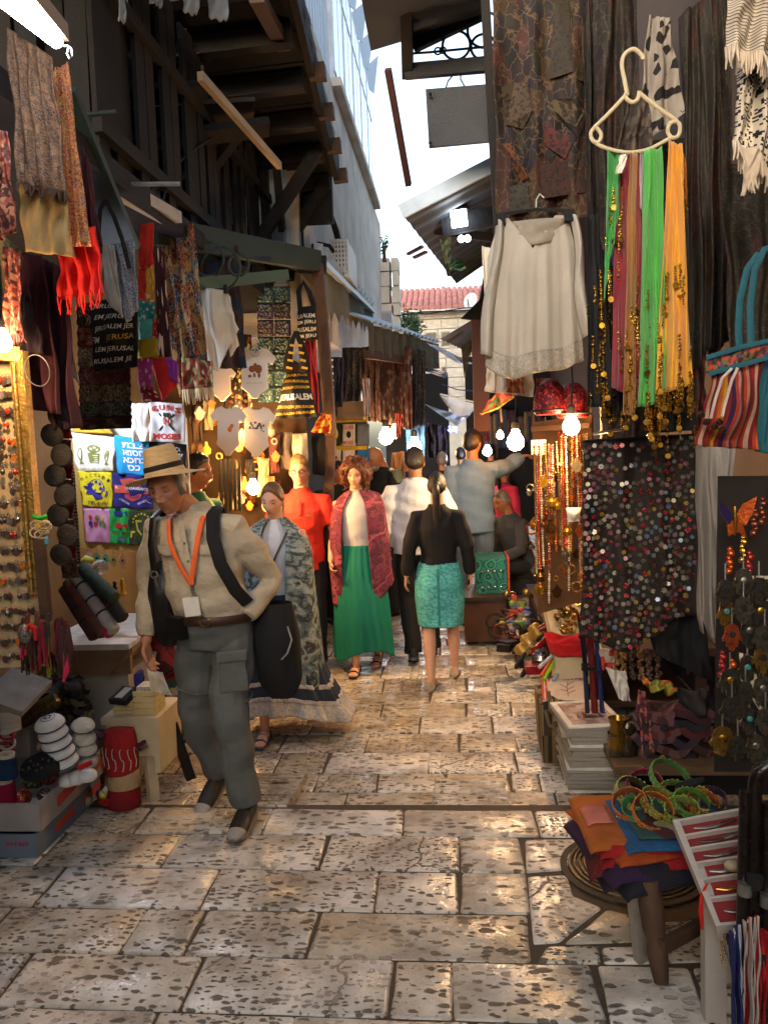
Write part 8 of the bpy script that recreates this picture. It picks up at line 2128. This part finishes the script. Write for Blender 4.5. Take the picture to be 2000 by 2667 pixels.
pile('mosaic_bangle','at the end of the display table near the chest','ware','small wares at the table end by the chest',22,1340,1590,45,50,6.6,7.4,(.025,.045),[('8a8078','silvery',.3,.6),('a8402c','orange-red',.4,0),('4c5a8a','blue',.3,0),('6a8a3c','green',.4,0),('2c2420','dark',.4,.3),('8a6a3c','brass',.3,.7)],['ring','ball','pot','box'])
pile('dark_ware','among the dark goods under the display table edge','ware','dark goods along the table edge',26,1360,1660,62,50,6.2,6.9,(.03,.055),[('2a2220','black',.3,.3),('4a2a1c','brown',.4,0),('3c3834','grey',.3,.5),('5c2018','dark red',.4,0)],['box','pot','box','ring'])
for k,(x0,y0,x1,y1)in enumerate(((1386,1630,1408,1660),(1366,1655,1388,1690),(1350,1682,1374,1712))):
 a,c=P(x0,y0,5.9-.1*k),P(x1,y1,5.85-.1*k)
 t=T('small_drum',['farthest','middle','nearest'][k]+' of three gold sided hand drums lying in a row','drum',a,'gold drums on the table edge')
 B().tube([a,lerp(a,c,.08),lerp(a,c,.92),c],[.040,.046,.046,.040],20).obj('shell',mk('gold_paper','a8843c',.35,metal=.5,var=.3,vs=40),t)
 B().tube([c,c+(c-a).normalized()*.012],.042,20).obj('skin',m_blk,t)
for k,(x0,y0,x1,y1)in enumerate(((1390,1665,1342,1740),(1402,1690,1358,1762))):
 a,c=P(x0,y0,5.5),P(x1,y1,5.3)
 t=T('skewer_knife',['left','right'][k]+' of two black handled steel skewers pointing at the street','skewer',c,'black handled skewers')
 B().tube([a,lerp(a,c,.5)],.006,8).obj('blade',m_steel,t)
 B().tube([lerp(a,c,.48),lerp(a,c,.6),lerp(a,c,.9),c],[.010,.015,.017,.010],10).obj('grip',m_blk,t)
tag(B().tube([P(1402,1640,5.6),P(1418,1632,5.6),P(1436,1640,5.6),P(1430,1662,5.6),P(1392,1690,5.5),P(1386,1706,5.5)],[.02,.026,.03,.03,.018,.012],12).obj('red_kettle_spout',mk('red_enamel','7c141c',.25)),'red enamel spouted jug among the dark goods','jug')
tag(B().lathe([(0,-.03),(.05,-.028),(.062,0),(.05,.03),(.03,.04),(.034,.05)],P(1408,1715,5.35),20).obj('steel_pot',mk('shiny_steel','8a8a8c',.12,metal=.95)),'small shiny steel pot on a red base near the paving','pot')
tag(B().box(P(1400,1738,5.3),(.16,.16,.05)).obj('red_box',mk('red_enamel','7c141c'),smooth=0),'flat dark red box under the shiny steel pot','box')
tag(B().box(P(1400,1720,5.6),(.26,.2,.05)).obj('black_case',m_blk,smooth=0),'flat black case behind the red box','box')
for k,(x0,y0,x1,y1,c,lab)in enumerate(((1450,1712,1415,1770,'7cb81c','lime green'),(1438,1718,1408,1762,'b8481c','orange'),(1446,1700,1404,1738,'a8b0b8','steel grey'),(1470,1730,1440,1772,'7c8ea0','pale blue'))):
 tag(B().tube([P(x0,y0,5.0),P(x1,y1,4.85)],.011,8).obj('plastic_stick',mk('stick_'+c,c,.4)),lab+' stick leaning by the red cloth','stick','coloured sticks by the red cloth')
rc=T('red_cloth_basket','scarlet cloth bundle set on a pale box','cloth bundle',P(1480,1700,4.9))
def rcS(u,v):
 a=2*PI*u;r_=.13*(1-.25*v)+.012*math.sin(5*a)
 return P(1482,1672,4.95)+V((r_*1.05*math.cos(a),r_*.8*math.sin(a),.02*math.sin(3*a)*(1-v)-.10*v+.03))
B().grid(rcS,40,8,.006).obj('cloth_rim',mk('scarlet_cloth','b8141c',.8,var=.15),rc,180)
B().lathe([(0,0),(.10,.01),(.125,.05)],P(1482,1690,4.95),20).obj('cloth_inside',mk('scarlet_cloth','b8141c'),rc)
B().box(P(1485,1735,5.0),(.20,.2,.16)).obj('pale_box',m_cream,rc,smooth=0)
tq=T('turquoise_chest','turquoise tooled chest with bright studs behind the turquoise skirt','chest',P(1285,1560,7.6))
a,c=P(1238,1458,7.6),P(1322,1560,7.6)
m_tq=pat('turquoise_leather',['1c5c58','2a7870','174844','3a8c80'],'rings',(9,9,9),coord='Object',rough=.35,warp=.4)
B().box(((a.x+c.x)/2,7.85,(a.z+c.z)/2),(c.x-a.x,.5,a.z-c.z),None,.97).obj('body',m_tq,tq,smooth=0)
B().box((c.x+.012,7.85,(a.z+c.z)/2),(.02,.5,a.z-c.z+.01)).obj('orange_edge',mk('orange_leather','a8421c',.5),tq,smooth=0)
for k in range(8):B().ball((lerp(a.x,c.x,.2+.2*(k%4)),7.6,lerp(c.z,a.z,.3+.4*(k//4))),.014,8,6).obj('stud',mk('bright_stud','c8ccc8',.15,metal=.8),tq)
a,c=P(1208,1565,7.4),P(1320,1672,7.4)
wc=T('wooden_chest','dark carved wooden chest below the turquoise one','chest',P(1265,1672,7.4))
B().box(((a.x+c.x)/2,7.75,(a.z+c.z)/2),(c.x-a.x,.66,a.z-c.z)).obj('body',mk('carved_dark_wood','4a2c1c',.6,var=.4,vs=9),wc,smooth=0)
B().box(((a.x+c.x)/2,7.75,a.z+.012),(c.x-a.x+.04,.7,.03)).obj('lid',m_tbl,wc,smooth=0)
B().ring(((a.x+c.x)/2+.08,7.41,(a.z+c.z)/2),.07,.008,(0,1,0),22).ring(((a.x+c.x)/2+.08,7.41,(a.z+c.z)/2-.09),.05,.008,(0,1,0),18).obj('carving',m_tbl,wc)
wbx=T('woven_basket','brown woven bag with rope handles under the red and white cloth','basket',P(1475,1990,4.5))
a,c=P(1412,1834,4.55),P(1532,1985,4.55)
m_wov=pat('brown_basket_weave',['5a4a30','3a2e20','6a5838','2a2218','7a6844'],'check',(45,30,45),coord='Object',warp=.01,rough=.9,bump=.6)
B().box(((a.x+c.x)/2,4.72,(a.z+c.z)/2),(c.x-a.x,.36,a.z-c.z),None,1.08).obj('body',m_wov,wbx,smooth=0)
for q in(((1428,1800),(1432,1850),(1465,1885),(1500,1880)),((1420,1850),(1430,1890),(1480,1905),(1520,1900))):B().tube([P(x,y,4.50)for x,y in q],.010,8).obj('rope_handle',mk('rope','6a5a40',.9,bump=.6),wbx)
cloth('brown_flap',None,None,((1432,1812),(1525,1850),(1520,1900),(1440,1880)),4.49,pat('zebra_weave',['2a2218','8a7850','3a2e20','7a6844'],'stripes',(3,1),warp=.6),1,.01,parent=wbx)
o,S=cloth('bordered_cloth','white cloth with red border and leaf print laid on the woven basket','cloth',((1408,1770),(1525,1758),(1530,1822),(1412,1825)),(4.95,4.95,4.5,4.5),mk('white_table_cloth','b8aca0',.85,var=.06),1,.006)
for pts in([(0,0),(1,0),(1,.16),(0,.16)],[(0,.16),(.14,.16),(.14,1),(0,1)]):
 b=B();b.add([on_surf(S,u,v,.007)for u,v in pts],[(0,1,2,3)],[(u*4,v)for u,v in pts]);b.obj('red_border',pat('red_zigzag',['a8342c','a8342c','b8aca0'],'stripes',(3,3),warp=.1),o,0)
b=B();b.tube([on_surf(S,.55,.9,.008),on_surf(S,.56,.5,.008),on_surf(S,.58,.25,.008)],.002,5)
for k in range(5):b.tube([on_surf(S,.56,.8-.1*k,.008),on_surf(S,.56+.16*(-1)**k,.7-.1*k,.008)],.0015,5)
b.obj('leaf_print',mk('brown_line','6a4a3c',.8),o)
o,S=cloth('hanging_border_cloth','red and white patterned cloth corner hanging by the poles','cloth',((1560,1690),(1600,1690),(1596,1740),(1566,1745)),4.2,pat('red_zigzag2',['a8342c','b8aca0','a8342c'],'check',(3,3),warp=.2),1,.006)
for k,(x0,y0,x1,y1,c,lab)in enumerate(((1518,1640,1532,1915,'1c2440','dark blue'),(1535,1640,1552,1915,'5c1618','dark red'),(1552,1660,1572,1905,'1c2a5c','bright blue'),(1508,1600,1526,1760,'121214','black'))):
 t=T('walking_pole',lab+' pole standing below the sequin flower cloth','pole',P(x1,y1,4.25),'poles below the sequin cloth')
 a,c_=P(x0,y0,4.25),P(x1,y1,4.25)
 B().tube([a,c_],.012 if k!=1 else .017,10).obj('shaft',mk('pole_'+c,c,.35),t)
 for f in(.35,.8):B().tube([lerp(a,c_,f),lerp(a,c_,f+.03)],.019,10).obj('ferrule',m_blk,t)
rnd=random.Random(17)
p0=G(1545,2075,0)
bz=.004
m_paper,m_paper2=mk('white_paper','c9c6bf'),mk('grey_page_edges','8c857a',.8,var=.2,vs=60,stretch=(1,1,12))
px0,px1=G(1478,2100,0).x,G(1640,2080,0).x
cx,W=(px0+px1)/2+.01,(px1-px0)*.92
dy=4.25
for k in range(20):
 h=.0165;ang=rnd.uniform(-.06,.06)+(.10 if k>17 else 0)
 o=tag(B().box((cx+rnd.uniform(-.006,.006)-(.03 if k>16 else 0),dy+rnd.uniform(-.008,.008),bz+h/2),(W*(1.0 if k<10 else .94),.40,h-.0015),Matrix.Rotation(ang,3,'Z')).obj('booklet',m_paper2 if k%7 else m_paper,smooth=0),'white photo booklet at level %s from the ground in the pile on the paving'%['one','two','three','four','five','six','seven','eight','nine','ten','eleven','twelve','thirteen','fourteen','fifteen','sixteen','seventeen','eighteen','nineteen','twenty'][k],'booklet','booklets piled on the paving')
 bz+=h
Rk=Matrix.Rotation(.12,3,'Z')
tpb=T('booklet','topmost white booklet with a brown skyline picture on its cover','booklet',(cx,dy,bz),'booklets piled on the paving')
B().box((cx-.02,dy,bz+.005),(W,.40,.008),Rk).obj('cover',m_paper,tpb,smooth=0)
def pg(u,v):return V((cx-.02,dy,bz+.0095))+Rk@V(((u-.5)*W*.8,(.5-v)*.33,0))
b=B();b.add([pg(0,0),pg(1,0),pg(1,1),pg(0,1)],[(3,2,1,0)],[(0,0),(1,0),(1,1),(0,1)]);b.obj('cover_picture',pat('faded_skyline',['b0988c','c0b0a8','98786a','a8a0a4'],'noise',(3,4),warp=.3,const=False,rough=.25),tpb,0)
b=B()
for(u,w,h)in((.25,.05,.18),(.42,.08,.30),(.55,.14,.16),(.75,.06,.28)):b.add([pg(u-w,.75),pg(u+w,.75),pg(u+w*.3,.75-h),pg(u-w*.3,.75-h)],[(0,1,2,3)])
for i in range(len(b.v)):b.v[i]=(b.v[i][0],b.v[i][1],b.v[i][2]+.0012)
tag(b.obj('tower_print',mk('brown_ink','5c3c30',.6),tpb,0),kind='stuff')
lowt=T('low_table','low dark side table under the brass pots and dark textiles','table',P(1740,1985,4.0))
zt2=P(1740,1955,4.0).z
xa,xb=P(1585,1955,3.9).x,P(1585,1955,3.9).x+.85
B().box(((xa+xb)/2,4.05,zt2),(xb-xa,.6,.04)).obj('top',mk('plain_brown_wood','5a452e',.7,var=.3),lowt,smooth=0)
B().box(((xa+xb)/2+.05,4.2,zt2/2),(xb-xa-.2,.3,zt2)).obj('body',m_black,lowt,smooth=0)
for k,(x,y,r_)in enumerate(((1608,1880,.045),(1632,1900,.045),(1636,1920,.04),(1605,1918,.042))):
 t=T('coffee_pot',['tall brass rimmed coffee pot','steel rimmed coffee pot with wooden handle','small dark coffee pot in front','dark brass coffee pot at the table corner'][k],'coffee pot',P(x,y+30,3.9),'coffee pots on the low table')
 B().lathe([(r_*.9,-.09),(r_*1.05,-.05),(r_*.75,.02),(r_,.055),(r_*.95,.055),(r_*.7,.02)],P(x,y+20,3.9),20).obj('vessel',mk('pot_brass_%d'%(k%2),['8a6a2c','5a5248'][k%2],.22,metal=.85,vs=30),t)
 B().tube([P(x+10,y+12,3.88),P(x+45,y-25,3.95)],.008,8).obj('handle',m_brownwood if k==1 else m_blk,t)
hcols=[('3a1c28','wine'),('1c1a20','black'),('4a1c1c','dark red'),('2c2030','aubergine'),('3c2420','russet'),('201a24','midnight')]
for k in range(6):
 S=hangS(((1660+k*2,1830+k*20),(1830,1815+k*24),(1850,1850+k*24),(1650+k*3,1862+k*20)),(4.2,4.2,3.85,3.85),2,.012,k)
 tag(B().grid(S,16,8,.035).obj('folded_textile',pat('dark_fold_'+hcols[k][0],[hcols[k][0],hcols[k][0],'5a3a3c',hcols[k][0]],'voronoi',(16,6),warp=.8)),hcols[k][1]+' patterned cloth folded in the dark textile heap','cloth','dark textile heap on the right')
cloth('leaf_cloth','green and orange leaf print cloth on top of the dark textile heap','cloth',((1672,1765),(1750,1780),(1765,1805),(1675,1792)),(4.2,4.2,4.0,4.0),pat('leaf_print',['6a7a2c','a8682c','4c5a24','8a3a24','7c8a34'],'voronoi',(6,3),warp=.8),2,.012)
cloth('black_bundle','black cloth bundle at the right of the dark textile heap','cloth',((1765,1800),(1850,1790),(1870,1890),(1770,1880)),3.95,mk('blue_black_cloth','12161c',.85),2,.03,belly=.10)
cloth('red_runner','tan and red beaded runner sagging over the dark textiles','cloth',((1660,1800),(1680,1800),(1700,1960),(1668,1960)),3.85,pat('beaded_runner',['6a2c3c','8a6a4c','4a1c3c','9a4a4c'],'voronoi',(4,18),warp=.3),1,.01)
for k in range(6):
 x=1600+k*22;p0_,p1_=P(x,1690,4.3),P(x+4,1770+6*(k%2),4.25)
 b=B()
 for q in range(26):
  f=q/26;b.ball(lerp(p0_,p1_,f)+V((rnd.uniform(-.012,.012),rnd.uniform(-.01,.01),0)),rnd.uniform(.008,.013),6,4)
 c,nm=[('9a7a48','straw'),('8a6a3c','tan'),('3a2c24','dark brown'),('6a5238','brown'),('5a4440','mauve brown'),('4a3a34','umber')][k]
 tag(b.obj('bead_strand',mk('strand_'+c,c,.4)),nm+' strand of wooden beads below the sequin flower cloth','beads','wooden bead strands below the sequin cloth')
cloth('red_scarf','dark red scarf tip hanging behind the bead strands','scarf',((1776,1660),(1800,1660),(1800,1750),(1790,1758)),3.8,mk('dark_red_sash','4a0e10',.8),1,.004)
cloth('newspaper','crumpled white paper tucked behind the blue pole','paper',((1578,1740),(1630,1752),(1642,1830),(1610,1820)),4.15,m_paper,1,.012)
# ---- stool with felt cloths and headbands
st_=T('wooden_stool','turned wooden stool carrying the embroidered cloths','stool',G(1715,2560,0))
zs_=P(1715,2215,2.85).z
lc_=[G(1722,2560,0),G(1672,2500,0),G(1860,2480,0)]
for k,g in enumerate(lc_):
 top=V((g.x+(.02 if k else-.02),g.y+(.09 if k==0 else-.02),zs_-.03))
 if k==1:B().bar(g,top+V((-.05,0,0)),.03,.05).obj('leg',mk('grey_board','8a8278'),st_,smooth=0);continue
 B().tube([g,lerp(g,top,.12),lerp(g,top,.3),lerp(g,top,.42),lerp(g,top,.5),lerp(g,top,.8),top],[.022,.028,.034,.026,.036,.040,.034],14).obj('leg',m_brownwood,st_)
ctr=P(1690,2160,2.95)
B().bar(lc_[0]+V((0,0,.12)),lc_[2]+V((0,0,.12)),.03,.04).obj('stretcher',m_brownwood,st_,smooth=0)
B().box((ctr.x+.03,ctr.y+.02,zs_-.015),(.34,.36,.03)).obj('seat',m_brownwood,st_,smooth=0)
felt=[('241a28','dark plum'),('1a1a24','black-blue'),('5c1a1c','dark red'),('301a3c','purple'),('8c2018','brick red'),('8c1218','scarlet'),('94400f','orange'),('961418','bright red'),('a0551c','light orange'),('1c4e78','blue framed')]
seat_c=V((ctr.x+.01,ctr.y,zs_+.004))
for k,(c,nm)in enumerate(felt):
 ang=.18*math.sin(k*2.3)+.12;w=.245-.004*k;z=seat_c.z+.006+.0072*k
 R_=Matrix.Rotation(ang,3,'Z');ox,oy=(.02*math.sin(k*1.7),.02*math.cos(k*2.9))
 if k==9:ang=.10;R_=Matrix.Rotation(.06,3,'Z');ox,oy,w=.055,-.03,.20
 if k==8:ox,oy=-.045,.02
 def S(u,v,R_=R_,w=w,z=z,ox=ox,oy=oy,k=k):
  x,y=(u-.5)*2*w,(.5-v)*2*w
  r_=max(0,max(abs(x)-.17,abs(y)-.18));dr=r_*(1.1 if k<6 else .55)+.012*math.sin(9*u+k)*min(1,r_*12)
  return seat_c+V((ox,oy,z-seat_c.z-dr))+R_@V((x*(1-.3*min(.3,r_)),y*(1-.3*min(.3,r_)),0))
 o=B().grid(S,26,26,.005).obj('felt_cloth',mk('felt_'+c,c,.95,var=.2,vs=20,bump=.5,bs=180),None,180)
 tag(o,nm+(' felt cloth with flower centre, topmost of the stack on the stool' if k==9 else ' felt cloth in the stack on the stool'),'cloth','felt cloths stacked on the stool')
 if k==9:
  b=B();b.grid(lambda u,v:on_up(S,.14+.72*u,.14+.72*v,.008),10,10)if False else None
  def up(u,v,h):return V(S(u,v))+V((0,0,h))
  b=B();b.grid(lambda u,v:up(.13+.74*u,.13+.74*v,.007),12,12,.001);b.obj('green_field',mk('felt_2a4a44','2a4a44',.95),o,180)
  b=B();b.add([up(.5+.28*math.cos(a)*(1+.15*math.cos(6*a)),.62+.26*math.sin(a)*(1+.15*math.cos(6*a)),.0095)for a in[-2*PI*i/36 for i in range(36)]],[tuple(range(36))][::-1]);b.obj('maroon_flower',mk('felt_4a2024','4a2024',.95),o,0)
  b=B();b.add([up(.5+.15*math.cos(a)*(1+.2*math.cos(4*a)),.62+.14*math.sin(a)*(1+.2*math.cos(4*a)),.0115)for a in[-2*PI*i/36 for i in range(36)]],[tuple(range(36))]);b.obj('pale_flower',mk('felt_8a8a68','8a8a68',.95),o,0)
 if k==8:
  def up8(u,v,h):return V(S(u,v))+V((0,0,h))
  b=B();b.grid(lambda u,v:up8(.05+.22*u,.30+.35*v,.006),6,6,.001);b.obj('pink_patch',mk('felt_b86a5c','b86a5c',.95),o,180)
rnd=random.Random(24)
zt3=seat_c.z+.085
hb=[(1650,2080,.072,'3a3a1c','b8b05c','dark olive',.35),(1680,2070,.07,'7c1c34','a83050','crimson',.2),(1745,2058,.085,'4a7a34','6a9a4a','leaf green',.25),(1765,2090,.075,'6a8a34','8aa84a','yellow-green',.5),(1720,2120,.078,'8a7a24','a89a3c','mustard',.6),(1640,2130,.062,'a85424','c87a44','salmon orange',.3),(1700,2140,.072,'b85c20','d0803c','bright orange',.15),(1660,2125,.055,'3c8a4a','5aa868','mint green',.4),(1800,2120,.065,'5a8a2c','7aa84a','grass green',.7),(1820,2090,.06,'a8a03c','c0b85c','lemon',.6),(1830,2110,.06,'b85a20','d0702c','tangerine',.8),(1775,2140,.06,'8aa03c','a0b450','pale lime',.75),(1850,2080,.055,'3c2440','6a3a5c','violet',.9)]
for k,(x,y,r_,c,c2,nm,tilt)in enumerate(hb):
 d=lerp(3.10,2.86,(y-2058)/90);p=P(x,y,d);p.z=zt3+r_*(.55-.40*tilt)+.012*(k%3)
 r_*=.9
 t=T('headband',nm+' braided headband with gold bobbles in the heap on the stool','headband',p,'braided headbands heaped on the stool')
 M=Matrix.Rotation(rnd.uniform(-.5,.5),3,'Z')@Matrix.Rotation(PI/2-.85-tilt*.45,3,'X')@Matrix.Rotation(rnd.uniform(-.3,.3),3,'Y')
 an=[(-.5+2*PI*.82*i/40)for i in range(41)]
 B().tube([p+M@V((r_*math.cos(a),r_*math.sin(a),0))for a in an],[(.0022,.0155)]*41,8,xref=M@V((1,0,0))).obj('band',mk('band_'+c,rgb(c,.6),.8,var=.3,vs=60,bump=.6,bs=260),t)
 b=B()
 for sgn in(-1,0,1):b.tube([p+M@V(((r_+.0025)*math.cos(a),(r_+.0025)*math.sin(a),sgn*.0105+.0025*(1 if i%2 else-1)))for i,a in enumerate(an)],.0036,5)
 b.obj('braid',mk('braid_'+c2,rgb(c2,.62),.7,var=.3,vs=60),t)
 b=B()
 for i in range(9):
  a=rnd.choice(an);q=p+M@V(((r_+.006)*math.cos(a),(r_+.006)*math.sin(a),rnd.uniform(-.02,.02)));b.ball(q,.0042,6,5)
 tag(b.obj('gold_bobbles',m_gold,t),kind='stuff')
tag(B().tube([P(1760,2050,3.05),P(1800,2040,3.05),P(1832,2030,3.05)],[.012,.018,.010],8).obj('black_ribbon',m_blk),'black ribbon ends sticking out of the headband heap','ribbon')
ty=T('velvet_tray','white compartment tray lined with red velvet holding knives','tray',P(1860,2420,2.5))
m_tray=mk('white_lacquer_wood','b0a8a0',.45,var=.08,vs=8)
tl_,tr_,br_,bl_=P(1768,2150,2.62),P(1945,2118,2.62),P(2010,2400,2.28),P(1872,2412,2.28)
ztr=(tl_.z+bl_.z)/2
for q in(tl_,tr_,br_,bl_):pass
def tS(u,v):return lerp(lerp(tl_,tr_,u),lerp(bl_,br_,u),v)
nrm=(tr_-tl_).cross(bl_-tl_).normalized();nrm=nrm if nrm.z>0 else-nrm
def slab(u0,u1,v0,v1,h0,h1,m,nm,par):
 q=[tS(u0,v0),tS(u1,v0),tS(u1,v1),tS(u0,v1)]
 b=B().add([p+nrm*h0 for p in q]+[p+nrm*h1 for p in q],[(0,1,2,3),(7,6,5,4),(0,4,5,1),(1,5,6,2),(2,6,7,3),(3,7,4,0)])
 return b.obj(nm,m,par,0)
slab(-.04,1,-.02,1.02,-.022,-.008,m_tray,'base',ty)
slab(-.08,.02,-.03,1.03,-.03,.016,m_tray,'rim',ty)
slab(.02,1.0,-.03,-.005,-.008,.016,m_tray,'rim',ty)
slab(.02,1.0,1.005,1.03,-.008,.016,m_tray,'rim',ty)
vs_=[0,.15,.29,.44,.60,.78,1.0]
m_velv=mk('red_velvet','7c0c14',.95,var=.15,vs=10,sheen=.5)
for k in range(6):
 slab(.03+(.10 if k in(3,4)else 0),.99,vs_[k]+.012,vs_[k+1]-.012,-.007,.0,m_velv,'velvet_bed',ty)
 if k:slab(.02,1.0,vs_[k]-.010,vs_[k]+.010,-.008,.016,m_tray,'divider',ty)
for k in range(6):
 vm=(vs_[k]+vs_[k+1])/2;a,c=tS(.18,vm)+nrm*.008,tS(.82,vm-.02)+nrm*.008
 t=T('curved_knife',['tarnished curved knife in the farthest velvet compartment','brown handled knife in the second velvet compartment','long silver filigree knife in the third velvet compartment','short blade in the fourth velvet compartment','brass ended knife in the fifth velvet compartment','shell inlaid knife in the nearest velvet compartment'][k],'knife',a,'knives in the velvet tray')
 mid=lerp(a,c,.5)
 bend=(tS(.5,vm+.02)-tS(.5,vm))*1.0
 B().tube([a,lerp(a,c,.25)+bend,mid+bend*1.2,lerp(a,c,.6)+bend],[(.003,.003),(.008,.004),(.009,.004),(.008,.004)],8).obj('sheath',[m_silver,mk('brown_horn','4a2a1c',.3),m_silver,m_steel,m_gold,m_silver][k],t)
 B().tube([lerp(a,c,.6)+bend,lerp(a,c,.8)+bend*.5,c],[(.007,.005),(.009,.006),(.006,.004)],8).obj('handle',[mk('brown_horn','4a2a1c'),m_silver,mk('brown_horn','4a2a1c'),m_silver,m_blk,m_gold][k],t)
tb2=T('tray_stand','white panel stand under the velvet tray','stand',G(1850,2600,0))
a,c=P(1838,2350,2.42),P(1876,2350,2.36)
B().box(((a.x+c.x)/2+.02,2.46,a.z/2-.01),(.06,.05,a.z-.02)).obj('front_panel',m_tray,tb2,smooth=0)
B().box((a.x+.22,2.62,a.z/2-.02),(.35,.03,a.z-.06)).obj('side_panel',m_tray,tb2,smooth=0)
tag(B().tube([P(1842,2300,2.38),P(1826,2330,2.37),P(1824,2375,2.37),P(1828,2420,2.37)],[.003,.004,.007,.004],8).obj('red_tassel',m_red),'red tassel dangling off the velvet tray','tassel')
for k,(x0,y0,x1,y1,r_)in enumerate(((1940,2060,1925,2700,.016),(1965,2040,1955,2720,.018),(2000,2090,1990,2720,.018),(1985,2240,1975,2720,.014))):
 t=T('walking_cane',['leftmost dark cane at the lower right corner','tall dark cane with hooked top at the lower right corner','thick cane cut by the right picture edge','short cane in front at the right edge'][k],'cane',P(x1,y1,2.2),'canes at the lower right corner')
 pts=[P(x1,y1,2.2),P((x0+x1)/2,(y0+y1)/2,2.22),P(x0,y0,2.24)]
 if k==1:pts+=[P(x0+10,y0-30,2.24),P(x0+40,y0-50,2.24),P(x0+75,y0-70,2.24)]
 B().tube(pts,[r_*.9,r_,r_]+([r_*1.1,r_,r_*.8]if k==1 else[]),12).obj('stick',mk('lacquered_black_wood','17100d',.28,var=.4,vs=20),t)
 B().tube([P(x0,y0+240,2.2),P(x0-2,y0+270,2.2)],r_*1.15,12).obj('ring',m_blk if k%2 else m_steel,t)
for k,(pts,cols_,lab)in enumerate(((((1900,2430),(1930,2410),(1935,2700),(1905,2700)),['1c2458','1c2458','a8a8a8'],'blue and white flag cloth hanging by the canes'),(((1935,2400),(1975,2390),(1970,2700),(1925,2700)),['a8a098','101014','a8a098','8c1a1c'],'white, black and red striped flag cloth by the canes'),(((1960,2440),(1998,2420),(1985,2700),(1950,2700)),['8c1a1c','a01c20'],'red flag cloth at the lower right corner'))):
 cloth('flag_cloth',lab,'flag',pts,2.15+.02*k,pat('flag_%d'%k,cols_,'stripes',(2,1),warp=.1),2,.012,group='flag cloths by the canes')
kc=T('gold_keychain','gold bell key chain with purple tassel under the velvet tray','key chain',P(1885,2470,2.3))
b=B()
for q in range(8):b.ball(P(1882+(q%3)*4-4,2420+q*12,2.3),.005,8,6)
tag(b.obj('bells',m_gold,kc),kind='stuff')
B().tube([P(1878,2400,2.3),P(1880,2440,2.3)],.002,5).tube([P(1890,2480,2.3),P(1915,2560,2.3)],.002,5).obj('chain',m_steel,kc)
B().tube([P(1895,2400,2.32),P(1900,2420,2.32),P(1898,2460,2.32)],[.004,.012,.006],8).obj('purple_tassel',mk('purple_yarn','3c2048',.9),kc)
tag(B().ball(P(1905,2255,2.4),(.022,.02,.016),14,10).obj('cream_shell',mk('cream_shell','a89878',.3)),'round cream shell on the edge of the velvet tray','shell')
# ================================================================ LAMPS
def bulb(label,x,y,d,r,col,s,cord=True,group=None):
 p=P(x,y,d)
 t=T('light_bulb',label,'light bulb',p,group)
 prof=[(0,-r),(r*.5,-r*.87),(r*.87,-r*.5),(r,0),(r*.87,r*.5),(r*.5,r*1.1),(r*.36,r*1.5)]
 B().lathe(prof,p,16).obj('glass_bulb',glow('bulb_%s_%d'%(col,s),col,s),t)
 B().lathe([(r*.42,r*1.5),(r*.42,r*2.3),(r*.2,r*2.5)],p,12).obj('socket',mk('lamp_socket','2a2622',.5),t)
 if cord:B().tube([p+V((0,0,r*2.4)),p+V((.01,0,r*5)),p+V((0,.02,r*9+.1))],.005,5).obj('cord',m_iron2,t)
WARM='ffc27c'
bulb('big glowing bulb on a cord beside the raised hand of the man in blue',1342,1152,6.6,.066,'ffcf98',110)
bulb('glowing bulb above the bead necklaces on the right',1487,1112,4.6,.046,WARM,120)
bulb('small bulb glowing behind the sequinned black cloth',1588,1198,3.9,.024,WARM,60,False)
bulb('bulb shining behind the hanging white baby suits',588,1112,6.2,.06,WARM,130)
bulb('low bulb glowing beside the face of the woman in the grey shawl',660,1272,6.4,.05,WARM,120)
bulb('cold white bulb glaring behind the sequin band bag',176,1062,4.5,.05,'dfe8ff',60,False)
bulb('warm bulb hung inside the jewellery stall behind the scarves',6,893,2.74,.032,'ffcf98',110)
bulb('left bulb of the pair over the bald man',1005,1140,9.5,.08,WARM,60)
bulb('right upper bulb of the pair over the bald man',1030,1126,10.2,.07,WARM,50)
bulb('white bulb between the far hanging cloths',1080,1165,11.0,.09,'dfe8ff',30)
bulb('small warm bulb far down the street',1128,1170,13.5,.06,WARM,60)
bulb('white bulb between the heads far down the street',1269,1176,12.5,.065,'f2f0ff',60)
bulb('orange bulb under the red umbrella on the right',1302,1135,8.2,.035,'ff9a40',60)
bulb('bulb over the far right stall goods',1420,1180,7.0,.035,WARM,120)
ft=T('fluorescent_lamp','bright fluorescent tube on a batten at the top left corner','lamp',P(80,60,2.5))
B().bar(P(40,-60,2.25),P(158,85,2.6),.05,.05).obj('batten',m_palewood,ft,smooth=0)
B().tube([P(-10,-15,2.2),P(148,108,2.55)],.02,10).obj('tube',glow('tube_white','f4f8ff',22),ft)
B().tube([P(146,112,2.56),P(155,118,2.56),P(178,120,2.56),P(188,128,2.56),P(190,145,2.56),P(182,152,2.56),P(176,140,2.56),P(180,126,2.56)],.004,6).obj('hook_wire',m_steel,ft)
fl=T('fairy_lights','small cluster of blue fairy lights far down the street','fairy lights',P(1180,1117,12.8))
b=B();rnd=random.Random(6)
for k in range(16):b.ball(P(1180+rnd.uniform(-12,12),1117+rnd.uniform(-9,9),12.8),.014,6,4)
tag(b.obj('blue_lamps',glow('blue_lamp','4a5cff',10),fl),kind='stuff')
for o in D.objects:
 if 'lettering' in o.name:o['kind']='stuff'
